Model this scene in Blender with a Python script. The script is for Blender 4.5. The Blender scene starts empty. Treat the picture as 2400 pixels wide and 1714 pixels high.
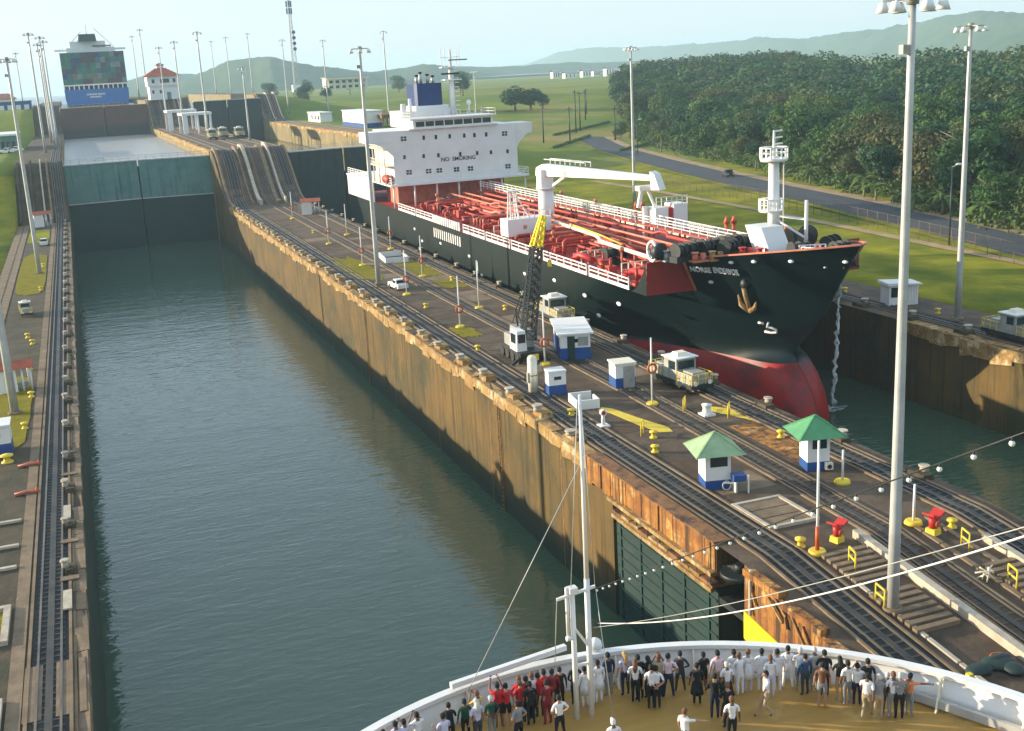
import bpy, math, random
from mathutils import Vector, Matrix, noise
random.seed(11)
S = bpy.context.scene
C = S.collection
PI = math.pi
rad = math.radians

# ------------------------------------------------------------------ camera
CAM_H = 26.4
cam = bpy.data.cameras.new('camera')
cam.sensor_width = 36.0
cam.lens = 40.41
cam.clip_start = 0.3
cam.clip_end = 30000
camo = bpy.data.objects.new('camera', cam)
C.objects.link(camo)
camo.matrix_world = Matrix(((0.933787, 0.135095, -0.331346, 0.0),
                            (-0.354071, 0.215010, -0.910167, 0.0),
                            (-0.051716, 0.967223, 0.248607, CAM_H),
                            (0, 0, 0, 1)))
S.camera = camo

# ------------------------------------------------------------------ world, sun, exposure
SUN_EL, SUN_AZ = rad(11.6), rad(-57.0)      # azimuth clockwise from +Y
w = bpy.data.worlds.new('World')
S.world = w
w.use_nodes = True
wn = w.node_tree.nodes
sky = wn.new('ShaderNodeTexSky')
sky.sky_type = 'NISHITA'
sky.sun_disc = False
sky.sun_elevation = SUN_EL
sky.sun_rotation = SUN_AZ
sky.air_density = 1.0
sky.dust_density = 1.0
sky.ozone_density = 1.0
veil = wn.new('ShaderNodeMix')                # even pale veil of humid air over the whole sky
veil.data_type = 'RGBA'
veil.inputs['Factor'].default_value = 0.80
veil.inputs['B'].default_value = (1.92, 2.36, 2.82, 1)
w.node_tree.links.new(sky.outputs[0], veil.inputs['A'])
w.node_tree.links.new(veil.outputs['Result'], wn['Background'].inputs[0])
wn['Background'].inputs[1].default_value = 0.15
sd = bpy.data.lights.new('sun', 'SUN')
sd.energy = 3.8
sd.angle = rad(0.6)
sd.color = (1.0, 0.85, 0.62)
so = bpy.data.objects.new('sun', sd)
C.objects.link(so)
SUNV = Vector((math.sin(SUN_AZ) * math.cos(SUN_EL), math.cos(SUN_AZ) * math.cos(SUN_EL), math.sin(SUN_EL)))
so.rotation_euler = SUNV.to_track_quat('Z', 'Y').to_euler()
so.location = (-60, 40, 80)
vs = S.view_settings
vs.view_transform = 'Standard'
vs.look = 'None'
vs.exposure = 1.28
vs.gamma = 1.0
vs.use_curve_mapping = False
S.cycles.use_denoising = True
S.cycles.denoiser = 'OPENIMAGEDENOISE'
S.cycles.max_bounces = 6
S.cycles.volume_bounces = 1
S.cycles.transparent_max_bounces = 12
S.cycles.use_adaptive_sampling = True
S.cycles.adaptive_threshold = 0.02
S.cycles.caustics_reflective = False
S.cycles.caustics_refractive = False

# ------------------------------------------------------------------ materials
MATS = {}
def M(name, c1, c2=None, scale=0.5, rough=0.8, metal=0.0, bump=0.0, bscale=None, stain=None, streak=None,
      stretch=(1, 1, 1), low_band=None, spec=0.4, detail=5.0, ramp=(0.35, 0.68), coat=0.0):
    """noise blended colours; stain=(colour, scale, lo, hi); streak=(colour, lo, hi): vertical runs; wet=(colour, z0, z1)"""
    if name in MATS:
        return MATS[name]
    m = bpy.data.materials.new(name)
    m.use_nodes = True
    nt = m.node_tree
    N, Lk = nt.nodes, nt.links
    b = N['Principled BSDF']
    b.inputs['Roughness'].default_value = rough
    b.inputs['Metallic'].default_value = metal
    b.inputs['Specular IOR Level'].default_value = spec
    if coat:
        b.inputs['Coat Weight'].default_value = coat
    c1 = (*c1, 1)
    if c2 is None and not (stain or streak or low_band or bump):
        b.inputs['Base Color'].default_value = c1
        MATS[name] = m
        return m
    geo = N.new('ShaderNodeNewGeometry')
    def vec(st):
        mp = N.new('ShaderNodeMapping')
        mp.inputs['Scale'].default_value = st
        Lk.new(geo.outputs['Position'], mp.inputs['Vector'])
        return mp.outputs[0]
    def noi(st, sc, det=detail, rg=0.62):
        n = N.new('ShaderNodeTexNoise')
        n.inputs['Scale'].default_value = sc
        n.inputs['Detail'].default_value = det
        n.inputs['Roughness'].default_value = rg
        Lk.new(vec(st), n.inputs['Vector'])
        return n.outputs['Fac']
    def rng(sock, lo, hi):
        r = N.new('ShaderNodeMapRange')
        r.inputs['From Min'].default_value = lo
        r.inputs['From Max'].default_value = hi
        Lk.new(sock, r.inputs['Value'])
        return r.outputs[0]
    def mix(f, a, bcol):
        x = N.new('ShaderNodeMix')
        x.data_type = 'RGBA'
        Lk.new(f, x.inputs['Factor'])
        if isinstance(a, tuple): x.inputs['A'].default_value = a
        else: Lk.new(a, x.inputs['A'])
        x.inputs['B'].default_value = (*bcol, 1)
        return x.outputs['Result']
    col = c1
    if c2 is not None:
        col = mix(rng(noi(stretch, scale), *ramp), col, c2)
    if stain:
        col = mix(rng(noi((1, 1, 1), stain[1], 8.0, 0.7), stain[2], stain[3]), col, stain[0])
    if streak:
        col = mix(rng(noi((1.6, 1.6, 0.06), 1.0, 6.0, 0.7), streak[1], streak[2]), col, streak[0])
    if low_band:  # second colour takes over from z0 down to z1
        sp = N.new('ShaderNodeSeparateXYZ')
        Lk.new(geo.outputs['Position'], sp.inputs[0])
        ad = N.new('ShaderNodeMath'); ad.operation = 'MULTIPLY_ADD'
        ad.inputs[1].default_value = 1.6
        Lk.new(noi((1, 1, 0.3), 0.35), ad.inputs[0])
        Lk.new(sp.outputs['Z'], ad.inputs[2])
        col = mix(rng(ad.outputs[0], low_band[1] + 0.8, low_band[2] + 0.8), col, low_band[0])
    if isinstance(col, tuple): b.inputs['Base Color'].default_value = col
    else: Lk.new(col, b.inputs['Base Color'])
    if bump:
        bp = N.new('ShaderNodeBump')
        bp.inputs['Strength'].default_value = min(1.0, bump)
        bp.inputs['Distance'].default_value = 0.15
        Lk.new(noi((1, 1, 1), bscale or scale * 4, 6.0, 0.7), bp.inputs['Height'])
        Lk.new(bp.outputs[0], b.inputs['Normal'])
    MATS[name] = m
    return m

M('concrete_top', (0.078, 0.052, 0.032), (0.145, 0.100, 0.064), 0.35, 0.85, bump=0.5, bscale=3, stain=((0.026, 0.022, 0.015), 0.16, 0.50, 0.68))
M('concrete_moss', (0.052, 0.042, 0.024), (0.100, 0.074, 0.044), 0.4, 0.9, bump=0.5, bscale=3, stain=((0.030, 0.040, 0.018), 0.25, 0.50, 0.66))
M('wall_shade', (0.020, 0.045, 0.035), (0.040, 0.060, 0.040), 0.25, 0.7, bump=0.4, bscale=1.5, streak=((0.010, 0.022, 0.018), 0.5, 0.7))  # dark teal puts the left chamber wall's shade into its colour
M('concrete_pale', (0.165, 0.112, 0.066), (0.26, 0.19, 0.12), 0.8, 0.85, bump=0.4, bscale=4, stain=((0.16, 0.12, 0.085), 0.5, 0.5, 0.7))
M('concrete_light', (0.40, 0.34, 0.26), (0.56, 0.49, 0.39), 1.2, 0.8, bump=0.3, bscale=5, stain=((0.25, 0.20, 0.15), 0.7, 0.55, 0.75))
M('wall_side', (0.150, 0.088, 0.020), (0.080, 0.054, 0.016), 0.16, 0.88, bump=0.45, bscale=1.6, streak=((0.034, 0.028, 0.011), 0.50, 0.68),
  stain=((0.045, 0.044, 0.017), 0.10, 0.48, 0.64), low_band=((0.018, 0.035, 0.020), -7.6, -9.6))  # dark green low band paints in the opposite wall's cast shadow
M('wall_high', (0.30, 0.225, 0.10), (0.18, 0.15, 0.075), 0.2, 0.88, bump=0.4, bscale=1.5, streak=((0.06, 0.06, 0.035), 0.50, 0.68))
M('coping', (0.42, 0.26, 0.090), (0.20, 0.11, 0.036), 0.9, 0.88, bump=0.9, bscale=3.5, streak=((0.12, 0.07, 0.03), 0.54, 0.70), stain=((0.66, 0.52, 0.30), 0.8, 0.52, 0.66))
M('rust_wall', (0.42, 0.185, 0.036), (0.20, 0.070, 0.016), 0.8, 0.85, bump=0.7, bscale=3, streak=((0.07, 0.035, 0.02), 0.47, 0.60), stain=((0.62, 0.42, 0.16), 0.7, 0.55, 0.68))
M('rust_dark', (0.17, 0.075, 0.03), (0.30, 0.15, 0.06), 1.4, 0.8, bump=0.6, bscale=5, stain=((0.04, 0.03, 0.025), 0.9, 0.5, 0.65))
M('track_bed', (0.010, 0.015, 0.015), (0.024, 0.025, 0.023), 0.5, 0.75, bump=0.3, bscale=4, stain=((0.065, 0.045, 0.028), 0.35, 0.56, 0.72))
M('track_bed_brown', (0.070, 0.040, 0.021), (0.120, 0.070, 0.037), 0.5, 0.85, bump=0.3, bscale=4, stain=((0.045, 0.038, 0.03), 0.4, 0.5, 0.7))
M('rail_steel', (0.13, 0.12, 0.11), (0.24, 0.19, 0.14), 0.5, 0.42, metal=0.6)
M('rack_steel', (0.045, 0.045, 0.045), (0.10, 0.085, 0.07), 0.6, 0.55, metal=0.4)
M('grass', (0.17, 0.185, 0.014), (0.33, 0.29, 0.022), 0.13, 0.95, bump=0.8, bscale=2.2, stain=((0.085, 0.12, 0.014), 0.06, 0.46, 0.66), spec=0.1)
M('grass_far', (0.105, 0.165, 0.022), (0.21, 0.23, 0.032), 0.02, 0.95, stain=((0.30, 0.235, 0.080), 0.008, 0.53, 0.64), spec=0.1, bump=0.6, bscale=0.5)
M('grass_yellow', (0.26, 0.20, 0.018), (0.15, 0.16, 0.018), 0.7, 0.95, bump=0.8, bscale=4, spec=0.1)
M('asphalt', (0.040, 0.045, 0.052), (0.062, 0.067, 0.074), 0.3, 0.8, bump=0.2, bscale=4, stain=((0.045, 0.045, 0.047), 0.1, 0.5, 0.7))
M('dirt', (0.30, 0.20, 0.10), (0.42, 0.30, 0.16), 0.2, 0.95, bump=0.4, bscale=2)
M('white_paint', (0.80, 0.80, 0.78), (0.70, 0.69, 0.66), 0.7, 0.45, stain=((0.42, 0.36, 0.30), 0.9, 0.66, 0.80))
M('white_wall', (0.80, 0.79, 0.76), (0.74, 0.73, 0.70), 0.5, 0.6, streak=((0.52, 0.49, 0.44), 0.60, 0.80))
M('ship_white', (0.80, 0.79, 0.77), (0.72, 0.71, 0.69), 0.4, 0.4, streak=((0.58, 0.50, 0.42), 0.62, 0.82), bump=0.08, bscale=0.6)
M('cream', (0.80, 0.74, 0.60), (0.72, 0.66, 0.52), 0.5, 0.5)
M('blue_paint', (0.018, 0.085, 0.30), (0.014, 0.06, 0.22), 0.8, 0.5, stain=((0.05, 0.09, 0.16), 1.1, 0.58, 0.75))
M('blue_ship', (0.012, 0.14, 0.44), (0.010, 0.105, 0.34), 0.3, 0.45, streak=((0.02, 0.05, 0.14), 0.55, 0.75))
M('blue_funnel', (0.008, 0.035, 0.15), (0.006, 0.028, 0.12), 0.5, 0.4)
M('green_roof', (0.075, 0.27, 0.115), (0.10, 0.32, 0.15), 1.0, 0.55, stain=((0.26, 0.36, 0.20), 0.9, 0.6, 0.78))
M('green_roof_pale', (0.34, 0.45, 0.26), (0.24, 0.37, 0.20), 1.0, 0.6, stain=((0.12, 0.27, 0.14), 0.8, 0.56, 0.75))
M('red_roof', (0.45, 0.105, 0.045), (0.32, 0.075, 0.04), 0.8, 0.75, stain=((0.20, 0.07, 0.05), 0.7, 0.55, 0.75))
M('red_paint', (0.50, 0.028, 0.022), (0.36, 0.02, 0.02), 1.2, 0.5)
M('orange_red', (0.55, 0.12, 0.04), (0.45, 0.08, 0.03), 1.2, 0.5)
M('yellow_paint', (0.80, 0.60, 0.045), (0.66, 0.46, 0.04), 1.2, 0.55, stain=((0.35, 0.22, 0.06), 1.5, 0.62, 0.78))
M('yellow_bright', (0.85, 0.68, 0.015), (0.78, 0.60, 0.015), 0.8, 0.55, stain=((0.50, 0.30, 0.04), 0.9, 0.68, 0.85))
M('deck_red', (0.36, 0.028, 0.018), (0.25, 0.018, 0.014), 0.35, 0.6, bump=0.2, bscale=2, stain=((0.15, 0.02, 0.016), 0.4, 0.54, 0.72))
M('pipe_red', (0.46, 0.055, 0.030), (0.33, 0.030, 0.020), 0.6, 0.5)
M('pipe_pink', (0.62, 0.22, 0.13), (0.45, 0.12, 0.07), 0.8, 0.5)
M('hull_black', (0.0015, 0.0095, 0.0105), (0.003, 0.013, 0.0135), 0.15, 0.36, streak=((0.006, 0.017, 0.016), 0.54, 0.74), spec=0.45, bump=0.06, bscale=0.3)
M('hull_red', (0.40, 0.020, 0.016), (0.27, 0.018, 0.016), 0.3, 0.5, stain=((0.11, 0.030, 0.028), 0.3, 0.48, 0.66))
M('boot_red', (0.62, 0.035, 0.018), (0.52, 0.03, 0.018), 0.4, 0.5)
M('dark_metal', (0.020, 0.028, 0.030), (0.045, 0.05, 0.05), 1.2, 0.5, metal=0.3)
M('black_rubber', (0.012, 0.012, 0.013), (0.03, 0.03, 0.03), 2, 0.7)
M('grey_metal', (0.30, 0.30, 0.28), (0.42, 0.40, 0.36), 1.2, 0.5, metal=0.2, stain=((0.18, 0.15, 0.12), 1.5, 0.55, 0.75))
M('galvanised', (0.42, 0.43, 0.42), (0.55, 0.55, 0.53), 0.8, 0.45, metal=0.25)
M('loco_silver', (0.28, 0.29, 0.28), (0.40, 0.40, 0.38), 1.4, 0.5, metal=0.25, stain=((0.20, 0.18, 0.15), 1.6, 0.54, 0.72))
M('glass_dark', (0.012, 0.03, 0.034), None, rough=0.08, spec=0.7)
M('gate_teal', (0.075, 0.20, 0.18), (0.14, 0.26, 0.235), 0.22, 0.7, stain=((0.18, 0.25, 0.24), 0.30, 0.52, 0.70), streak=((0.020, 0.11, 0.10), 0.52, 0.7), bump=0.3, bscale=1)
M('gate_wet_shade', (0.003, 0.030, 0.028), (0.005, 0.042, 0.038), 0.3, 0.6)  # wet stain and deep chamber shade, both held in this colour
M('gate_brown', (0.13, 0.058, 0.040), (0.085, 0.046, 0.038), 0.2, 0.7, low_band=((0.035, 0.04, 0.035), 14.2, 11.8), streak=((0.08, 0.05, 0.04), 0.53, 0.7))
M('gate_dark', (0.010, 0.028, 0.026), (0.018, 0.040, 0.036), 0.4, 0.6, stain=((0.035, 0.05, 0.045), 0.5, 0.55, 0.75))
M('deck_tan', (0.44, 0.255, 0.062), (0.35, 0.195, 0.045), 0.4, 0.55, stretch=(0.25, 2.5, 1), stain=((0.60, 0.40, 0.15), 0.5, 0.55, 0.75))
M('lamp_glass', (0.75, 0.76, 0.74), None, rough=0.2)
M('skin', (0.40, 0.22, 0.14), None, rough=0.6)
M('skin_dark', (0.16, 0.08, 0.05), None, rough=0.6)
M('foam', (0.55, 0.60, 0.60), None, rough=0.6)

def water_mat(name, base, bstr, rough=0.05):
    m = bpy.data.materials.new(name); m.use_nodes = True
    N, Lk = m.node_tree.nodes, m.node_tree.links
    b = N['Principled BSDF']
    b.inputs['Base Color'].default_value = (*base, 1)
    b.inputs['Roughness'].default_value = rough
    b.inputs['IOR'].default_value = 1.5
    b.inputs['Specular IOR Level'].default_value = 0.5
    g = N.new('ShaderNodeNewGeometry')
    h = None
    for sc, st, wgt in ((0.62, (0.34, 1.0, 1), 1.0), (1.9, (0.42, 1.0, 1), 0.70), (0.10, (0.7, 1, 1), 1.6)):
        mp = N.new('ShaderNodeMapping'); mp.inputs['Scale'].default_value = st
        mp.inputs['Rotation'].default_value = (0, 0, 0.22)
        Lk.new(g.outputs['Position'], mp.inputs['Vector'])
        n = N.new('ShaderNodeTexNoise'); n.inputs['Scale'].default_value = sc
        n.inputs['Detail'].default_value = 2.5; n.inputs['Roughness'].default_value = 0.5
        n.inputs['Distortion'].default_value = 0.4
        Lk.new(mp.outputs[0], n.inputs['Vector'])
        ma = N.new('ShaderNodeMath'); ma.operation = 'MULTIPLY_ADD'; ma.inputs[1].default_value = wgt
        Lk.new(n.outputs['Fac'], ma.inputs[0])
        if h is None: ma.inputs[2].default_value = 0.0
        else: Lk.new(h, ma.inputs[2])
        h = ma.outputs[0]
    bp = N.new('ShaderNodeBump'); bp.inputs['Strength'].default_value = bstr
    bp.inputs['Distance'].default_value = 0.25
    Lk.new(h, bp.inputs['Height']); Lk.new(bp.outputs[0], b.inputs['Normal'])
    MATS[name] = m
    return m
water_mat('water_lock', (0.052, 0.096, 0.062), 0.26)
water_mat('water_glare', (0.34, 0.33, 0.31), 0.25, 0.3)  # pale base colour stands in for sky glare on the water
water_mat('water_lake', (0.10, 0.12, 0.13), 0.05, 0.25)

# ------------------------------------------------------------------ mesh builder
WC = set()
class MB:
    def __init__(self):
        self.v, self.f, self.mi, self.sm = [], [], [], []
    def quad(self, *p, mi=0, sm=False):
        n = len(self.v); self.v += [tuple(q) for q in p]
        self.f.append(tuple(range(n, n + len(p)))); self.mi.append(mi); self.sm.append(sm)
        return self
    def hexa(self, p, mi=0):                     # 8 corners: bottom ring 0-3, top ring 4-7 (ccw)
        n = len(self.v); self.v += [tuple(q) for q in p]
        for f in ((3, 2, 1, 0), (4, 5, 6, 7), (0, 1, 5, 4), (1, 2, 6, 5), (2, 3, 7, 6), (3, 0, 4, 7)):
            self.f.append(tuple(n + i for i in f)); self.mi.append(mi); self.sm.append(False)
        return self
    def box(self, x0, x1, y0, y1, z0, z1, mi=0, taper=0.0):
        t = taper
        return self.hexa([(x0, y0, z0), (x1, y0, z0), (x1, y1, z0), (x0, y1, z0),
                          (x0 + t, y0 + t, z1), (x1 - t, y0 + t, z1), (x1 - t, y1 - t, z1), (x0 + t, y1 - t, z1)], mi)
    def bar(self, a, b, w_, h_=None, mi=0, up=(0, 0, 1)):   # rectangular bar between two points
        a, b = Vector(a), Vector(b); d = (b - a)
        if d.length < 1e-6: return self
        d.normalize(); u = Vector(up)
        if abs(d.dot(u)) > 0.98: u = Vector((0, 1, 0))
        s = d.cross(u).normalized(); u = s.cross(d).normalized()
        s *= w_ / 2; u *= (h_ or w_) / 2
        return self.hexa([a - s - u, a + s - u, b + s - u, b - s - u, a - s + u, a + s + u, b + s + u, b - s + u], mi)
    def cyl(self, a, b, r0, r1=None, seg=10, mi=0, cap=True, sm=True):
        a, b = Vector(a), Vector(b); r1 = r0 if r1 is None else r1
        d = (b - a).normalized(); u = Vector((0, 0, 1)) if abs(d.z) < 0.95 else Vector((1, 0, 0))
        s = d.cross(u).normalized(); u = s.cross(d)
        n = len(self.v)
        for c, r in ((a, r0), (b, r1)):
            for i in range(seg):
                t = 2 * PI * i / seg
                self.v.append(tuple(c + s * (math.cos(t) * r) + u * (math.sin(t) * r)))
        for i in range(seg):
            j = (i + 1) % seg
            self.f.append((n + i, n + seg + i, n + seg + j, n + j)); self.mi.append(mi); self.sm.append(sm)
        if cap:
            self.f.append(tuple(n + i for i in range(seg))); self.mi.append(mi); self.sm.append(False)
            self.f.append(tuple(n + seg + i for i in reversed(range(seg)))); self.mi.append(mi); self.sm.append(False)
        return self
    def tube(self, pts, r, seg=6, mi=0):
        pts = [Vector(p) for p in pts]
        rr = r if isinstance(r, (list, tuple)) else [r] * len(pts)
        n0 = len(self.v); prev = None
        for k, p in enumerate(pts):
            d = (pts[min(k + 1, len(pts) - 1)] - pts[max(k - 1, 0)]).normalized()
            if prev is None:
                u = Vector((0, 0, 1)) if abs(d.z) < 0.9 else Vector((1, 0, 0))
            else: u = prev
            s = d.cross(u)
            if s.length < 1e-5: s = d.cross(Vector((0.3, 0.8, 0.5)))
            s.normalize(); u = s.cross(d).normalized(); prev = u
            for i in range(seg):
                t = 2 * PI * i / seg
                self.v.append(tuple(p + s * (math.cos(t) * rr[k]) + u * (math.sin(t) * rr[k])))
        for k in range(len(pts) - 1):
            for i in range(seg):
                j = (i + 1) % seg; a = n0 + k * seg; b = a + seg
                self.f.append((a + i, b + i, b + j, a + j)); self.mi.append(mi); self.sm.append(True)
        self.f.append(tuple(n0 + i for i in range(seg))); self.mi.append(mi); self.sm.append(False)
        e = n0 + (len(pts) - 1) * seg
        self.f.append(tuple(e + i for i in reversed(range(seg)))); self.mi.append(mi); self.sm.append(False)
        return self
    def prism(self, poly, z0, z1, mi=0, top=None):   # poly ccw (x,y)
        n = len(self.v); k = len(poly)
        self.v += [(x, y, z0) for x, y in poly] + [(x, y, z1) for x, y in poly]
        for i in range(k):
            j = (i + 1) % k
            self.f.append((n + i, n + j, n + k + j, n + k + i)); self.mi.append(mi); self.sm.append(False)
        self.f.append(tuple(n + k + i for i in range(k))); self.mi.append(mi if top is None else top); self.sm.append(False)
        self.f.append(tuple(n + i for i in reversed(range(k)))); self.mi.append(mi); self.sm.append(False)
        return self
    def ball(self, c, r, seg=10, rings=6, mi=0, sc=(1, 1, 1)):
        n = len(self.v)
        for i in range(rings + 1):
            p = PI * i / rings
            for j in range(seg):
                t = 2 * PI * j / seg
                self.v.append((c[0] + r * sc[0] * math.sin(p) * math.cos(t), c[1] + r * sc[1] * math.sin(p) * math.sin(t), c[2] + r * sc[2] * math.cos(p)))
        for i in range(rings):
            for j in range(seg):
                k = (j + 1) % seg
                self.f.append((n + i * seg + j, n + (i + 1) * seg + j, n + (i + 1) * seg + k, n + i * seg + k)); self.mi.append(mi); self.sm.append(True)
        return self
    def grid(self, rows, mi=0, sm=True, close=False):    # rows: list of lists of points
        n = len(self.v); m = len(rows[0])
        for r in rows: self.v += [tuple(p) for p in r]
        for i in range(len(rows) - 1):
            for j in range(m if close else m - 1):
                k = (j + 1) % m
                self.f.append((n + i * m + j, n + i * m + k, n + (i + 1) * m + k, n + (i + 1) * m + j)); self.mi.append(mi); self.sm.append(sm)
        return self
    def lathe(self, prof, c=(0, 0, 0), seg=14, mi=0):    # prof: (r, z)
        rows = [[(c[0] + r * math.cos(2 * PI * j / seg), c[1] + r * math.sin(2 * PI * j / seg), c[2] + z) for j in range(seg)] for r, z in prof]
        return self.grid(rows, mi, True, True)
    def mesh(self, name, mats):
        me = bpy.data.meshes.new(name)
        me.from_pydata(self.v, [], self.f)
        for m in (mats if isinstance(mats, (list, tuple)) else [mats]):
            me.materials.append(MATS[m] if isinstance(m, str) else m)
        me.polygons.foreach_set('material_index', self.mi)
        me.polygons.foreach_set('use_smooth', self.sm)
        me.update()
        return me
    def build(self, name, mats, parent=None, loc=None, rz=0.0):
        o = bpy.data.objects.new(name, self.mesh(name, mats))
        C.objects.link(o)
        if parent is not None:
            o.parent = parent
            if parent.name in WC: o.location = -parent.location
        if loc is not None: o.location = loc
        if rz: o.rotation_euler = (0, 0, rz)
        return o

def tag(o, label=None, cat=None, group=None, kind=None):
    if label: o['label'] = label
    if cat: o['category'] = cat
    if group: o['group'] = group
    if kind: o['kind'] = kind
    return o
def thing(name, label, cat, loc=(0, 0, 0), rz=0.0, group=None):
    o = bpy.data.objects.new(name, None)
    o.empty_display_size = 0.3
    C.objects.link(o); o.location = loc; o.rotation_euler = (0, 0, rz)
    return tag(o, label, cat, group)
def wthing(name, label, cat, loc, group=None):      # a thing whose parts are given in world coordinates
    o = thing(name, label, cat, loc, 0, group); WC.add(o.name); return o
def copy_tree(o, parent=None):
    c = o.copy(); C.objects.link(c)
    if parent is not None: c.parent = parent
    for ch in o.children: copy_tree(ch, c)
    return c
def inst(name, me, parent=None, loc=(0, 0, 0), rz=0.0, sc=None):
    o = bpy.data.objects.new(name, me); C.objects.link(o)
    if parent is not None:
        o.parent = parent
        if parent.name in WC: loc = Vector(loc) - parent.location
    o.location = loc; o.rotation_euler = (0, 0, rz)
    if sc: o.scale = sc
    return o
def text(name, body, size, mat, parent, matrix, extrude=0.01, align='CENTER', sx=1.0):
    cu = bpy.data.curves.new(name, 'FONT')
    cu.body = body; cu.size = size; cu.extrude = extrude; cu.align_x = align; cu.align_y = 'CENTER'
    cu.resolution_u = 3; cu.offset = size * 0.012
    cu.materials.append(MATS[mat])
    o0 = bpy.data.objects.new(name, cu); C.objects.link(o0)
    me = bpy.data.meshes.new_from_object(o0)
    bpy.data.objects.remove(o0)
    o = bpy.data.objects.new(name, me); C.objects.link(o)
    if parent is not None: o.parent = parent
    o.matrix_local = matrix @ Matrix.Diagonal((sx, 1, 1, 1))
    return o
def sstep(t):
    t = max(0.0, min(1.0, t)); return t * t * (3 - 2 * t)
def rnd(a, b): return random.uniform(a, b)
# ================================================================== SETTING
XL, XR, XC, XD = -2.7, 30.8, 48.3, 75.6        # chamber edges: left chamber XL..XR, right lane XC..XD
WL, WR = -13.0, 84.5                            # outer faces of the side walls
def zlev(y):
    if y < 264: return 0.0
    if y < 288: return 11.3 * sstep((y - 264) / 24)
    if y < 492: return 11.3
    if y < 515: return 11.3 + 10.7 * sstep((y - 492) / 23)
    return 22.0
def zcen(y):
    return -0.11 * (50 - y) if y < 50 else zlev(y)
YBR = [-25, 0, 15, 28, 36, 43, 49.7, 52.6, 66.2, 70, 100, 140, 180, 220, 264, 267, 270, 273, 276, 279, 282, 285, 288, 340, 400, 450, 492, 496, 500, 504, 508, 512, 515, 560, 620, 700, 800]

def hgt(x, y):
    if WL + 0.005 < x < WR - 0.005 and y < 805: return -18.0
    n = noise.noise(Vector((x * 0.013, y * 0.013, 0.3))) * 1.0
    if x <= WL + 0.01:
        h = 11.3 * sstep((y - 240) / 62) + 9.5 * sstep((y - 440) / 70)
        if y > 700: h -= 14 * sstep((y - 700) / 90)
        far = sstep((-13 - x) / 200)
        return h - 0.06 + n * 0.5 * sstep((-15 - x) / 20) + 2 * far * n
    t = sstep((x - 92) / 45)
    a = 11.3 * sstep((y - 266) / 55) + 9.0 * sstep((y - 470) / 90)
    b = 13.5 * sstep((y - 330) / 300)
    h = a * (1 - t) + b * t - 0.06
    h += n * 0.5 * sstep((x - 88) / 20) * (0.35 if y < 280 and x < 125 else 1)
    if y > 60:
        h += 11 * sstep((x - 175 - max(0, y - 300) * 0.45) / 190) * sstep((620 - y) / 200)
    if y > 1500: h -= 3 * sstep((y - 1500) / 1200)
    return h
def axis(segs):
    out = []
    for a, b, n in segs:
        out += [a + (b - a) * i / n for i in range(n)]
    return out + [segs[-1][1]]
gx = axis([(-5200, -1200, 8), (-1200, -200, 10), (-200, -40, 10), (-40, WL, 6), (WL, WL + 0.01, 1), (WL + 0.01, WR - 0.01, 4), (WR - 0.01, WR, 1), (WR, 160, 24), (160, 420, 26), (420, 1500, 18), (1500, 6500, 12)])
gy = axis([(-300, 60, 8), (60, 340, 56), (340, 640, 30), (640, 804, 8), (804, 806, 1), (806, 1500, 16), (1500, 7500, 14)])
g = MB()
g.grid([[(x, y, hgt(x, y)) for x in gx] for y in gy], 0)
for k, f in enumerate(g.f):
    cx = sum(g.v[i][0] for i in f) / 4; cy = sum(g.v[i][1] for i in f) / 4
    if cy > 285 or cx > 165 or cx < -200: g.mi[k] = 1
tag(g.build('ground', ['grass', 'grass_far']), kind='structure')

# ---- water
def sheet(name, x0, x1, y0, y1, z, mat):
    return tag(MB().quad((x0, y0, z), (x1, y0, z), (x1, y1, z), (x0, y1, z)).build(name, mat), kind='structure')
sheet('water_lower_chamber', XL - 0.1, XR + 2.6, -40, 296, -10.5, 'water_lock')
sheet('water_right_lane', XC - 0.1, XD + 0.1, -40, 283.5, -8.0, 'water_lock')
sheet('water_upper_chamber', XL - 0.1, XR + 0.1, 294, 506, 8.7, 'water_glare')
sheet('water_right_upper', XC - 0.1, XD + 0.1, 284, 500, 4.5, 'water_lock')
sheet('water_top_chamber', XL - 0.1, XR + 0.1, 506, 805, 20.2, 'water_glare')
sheet('water_right_top', XC - 0.1, XD + 0.1, 500, 805, 17.5, 'water_glare')
sheet('lake', -5000, 60, 790, 7000, 19.0, 'water_lake')
sheet('far_lake', 250, 1500, 2300, 3300, 15.5, 'water_lake')

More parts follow.
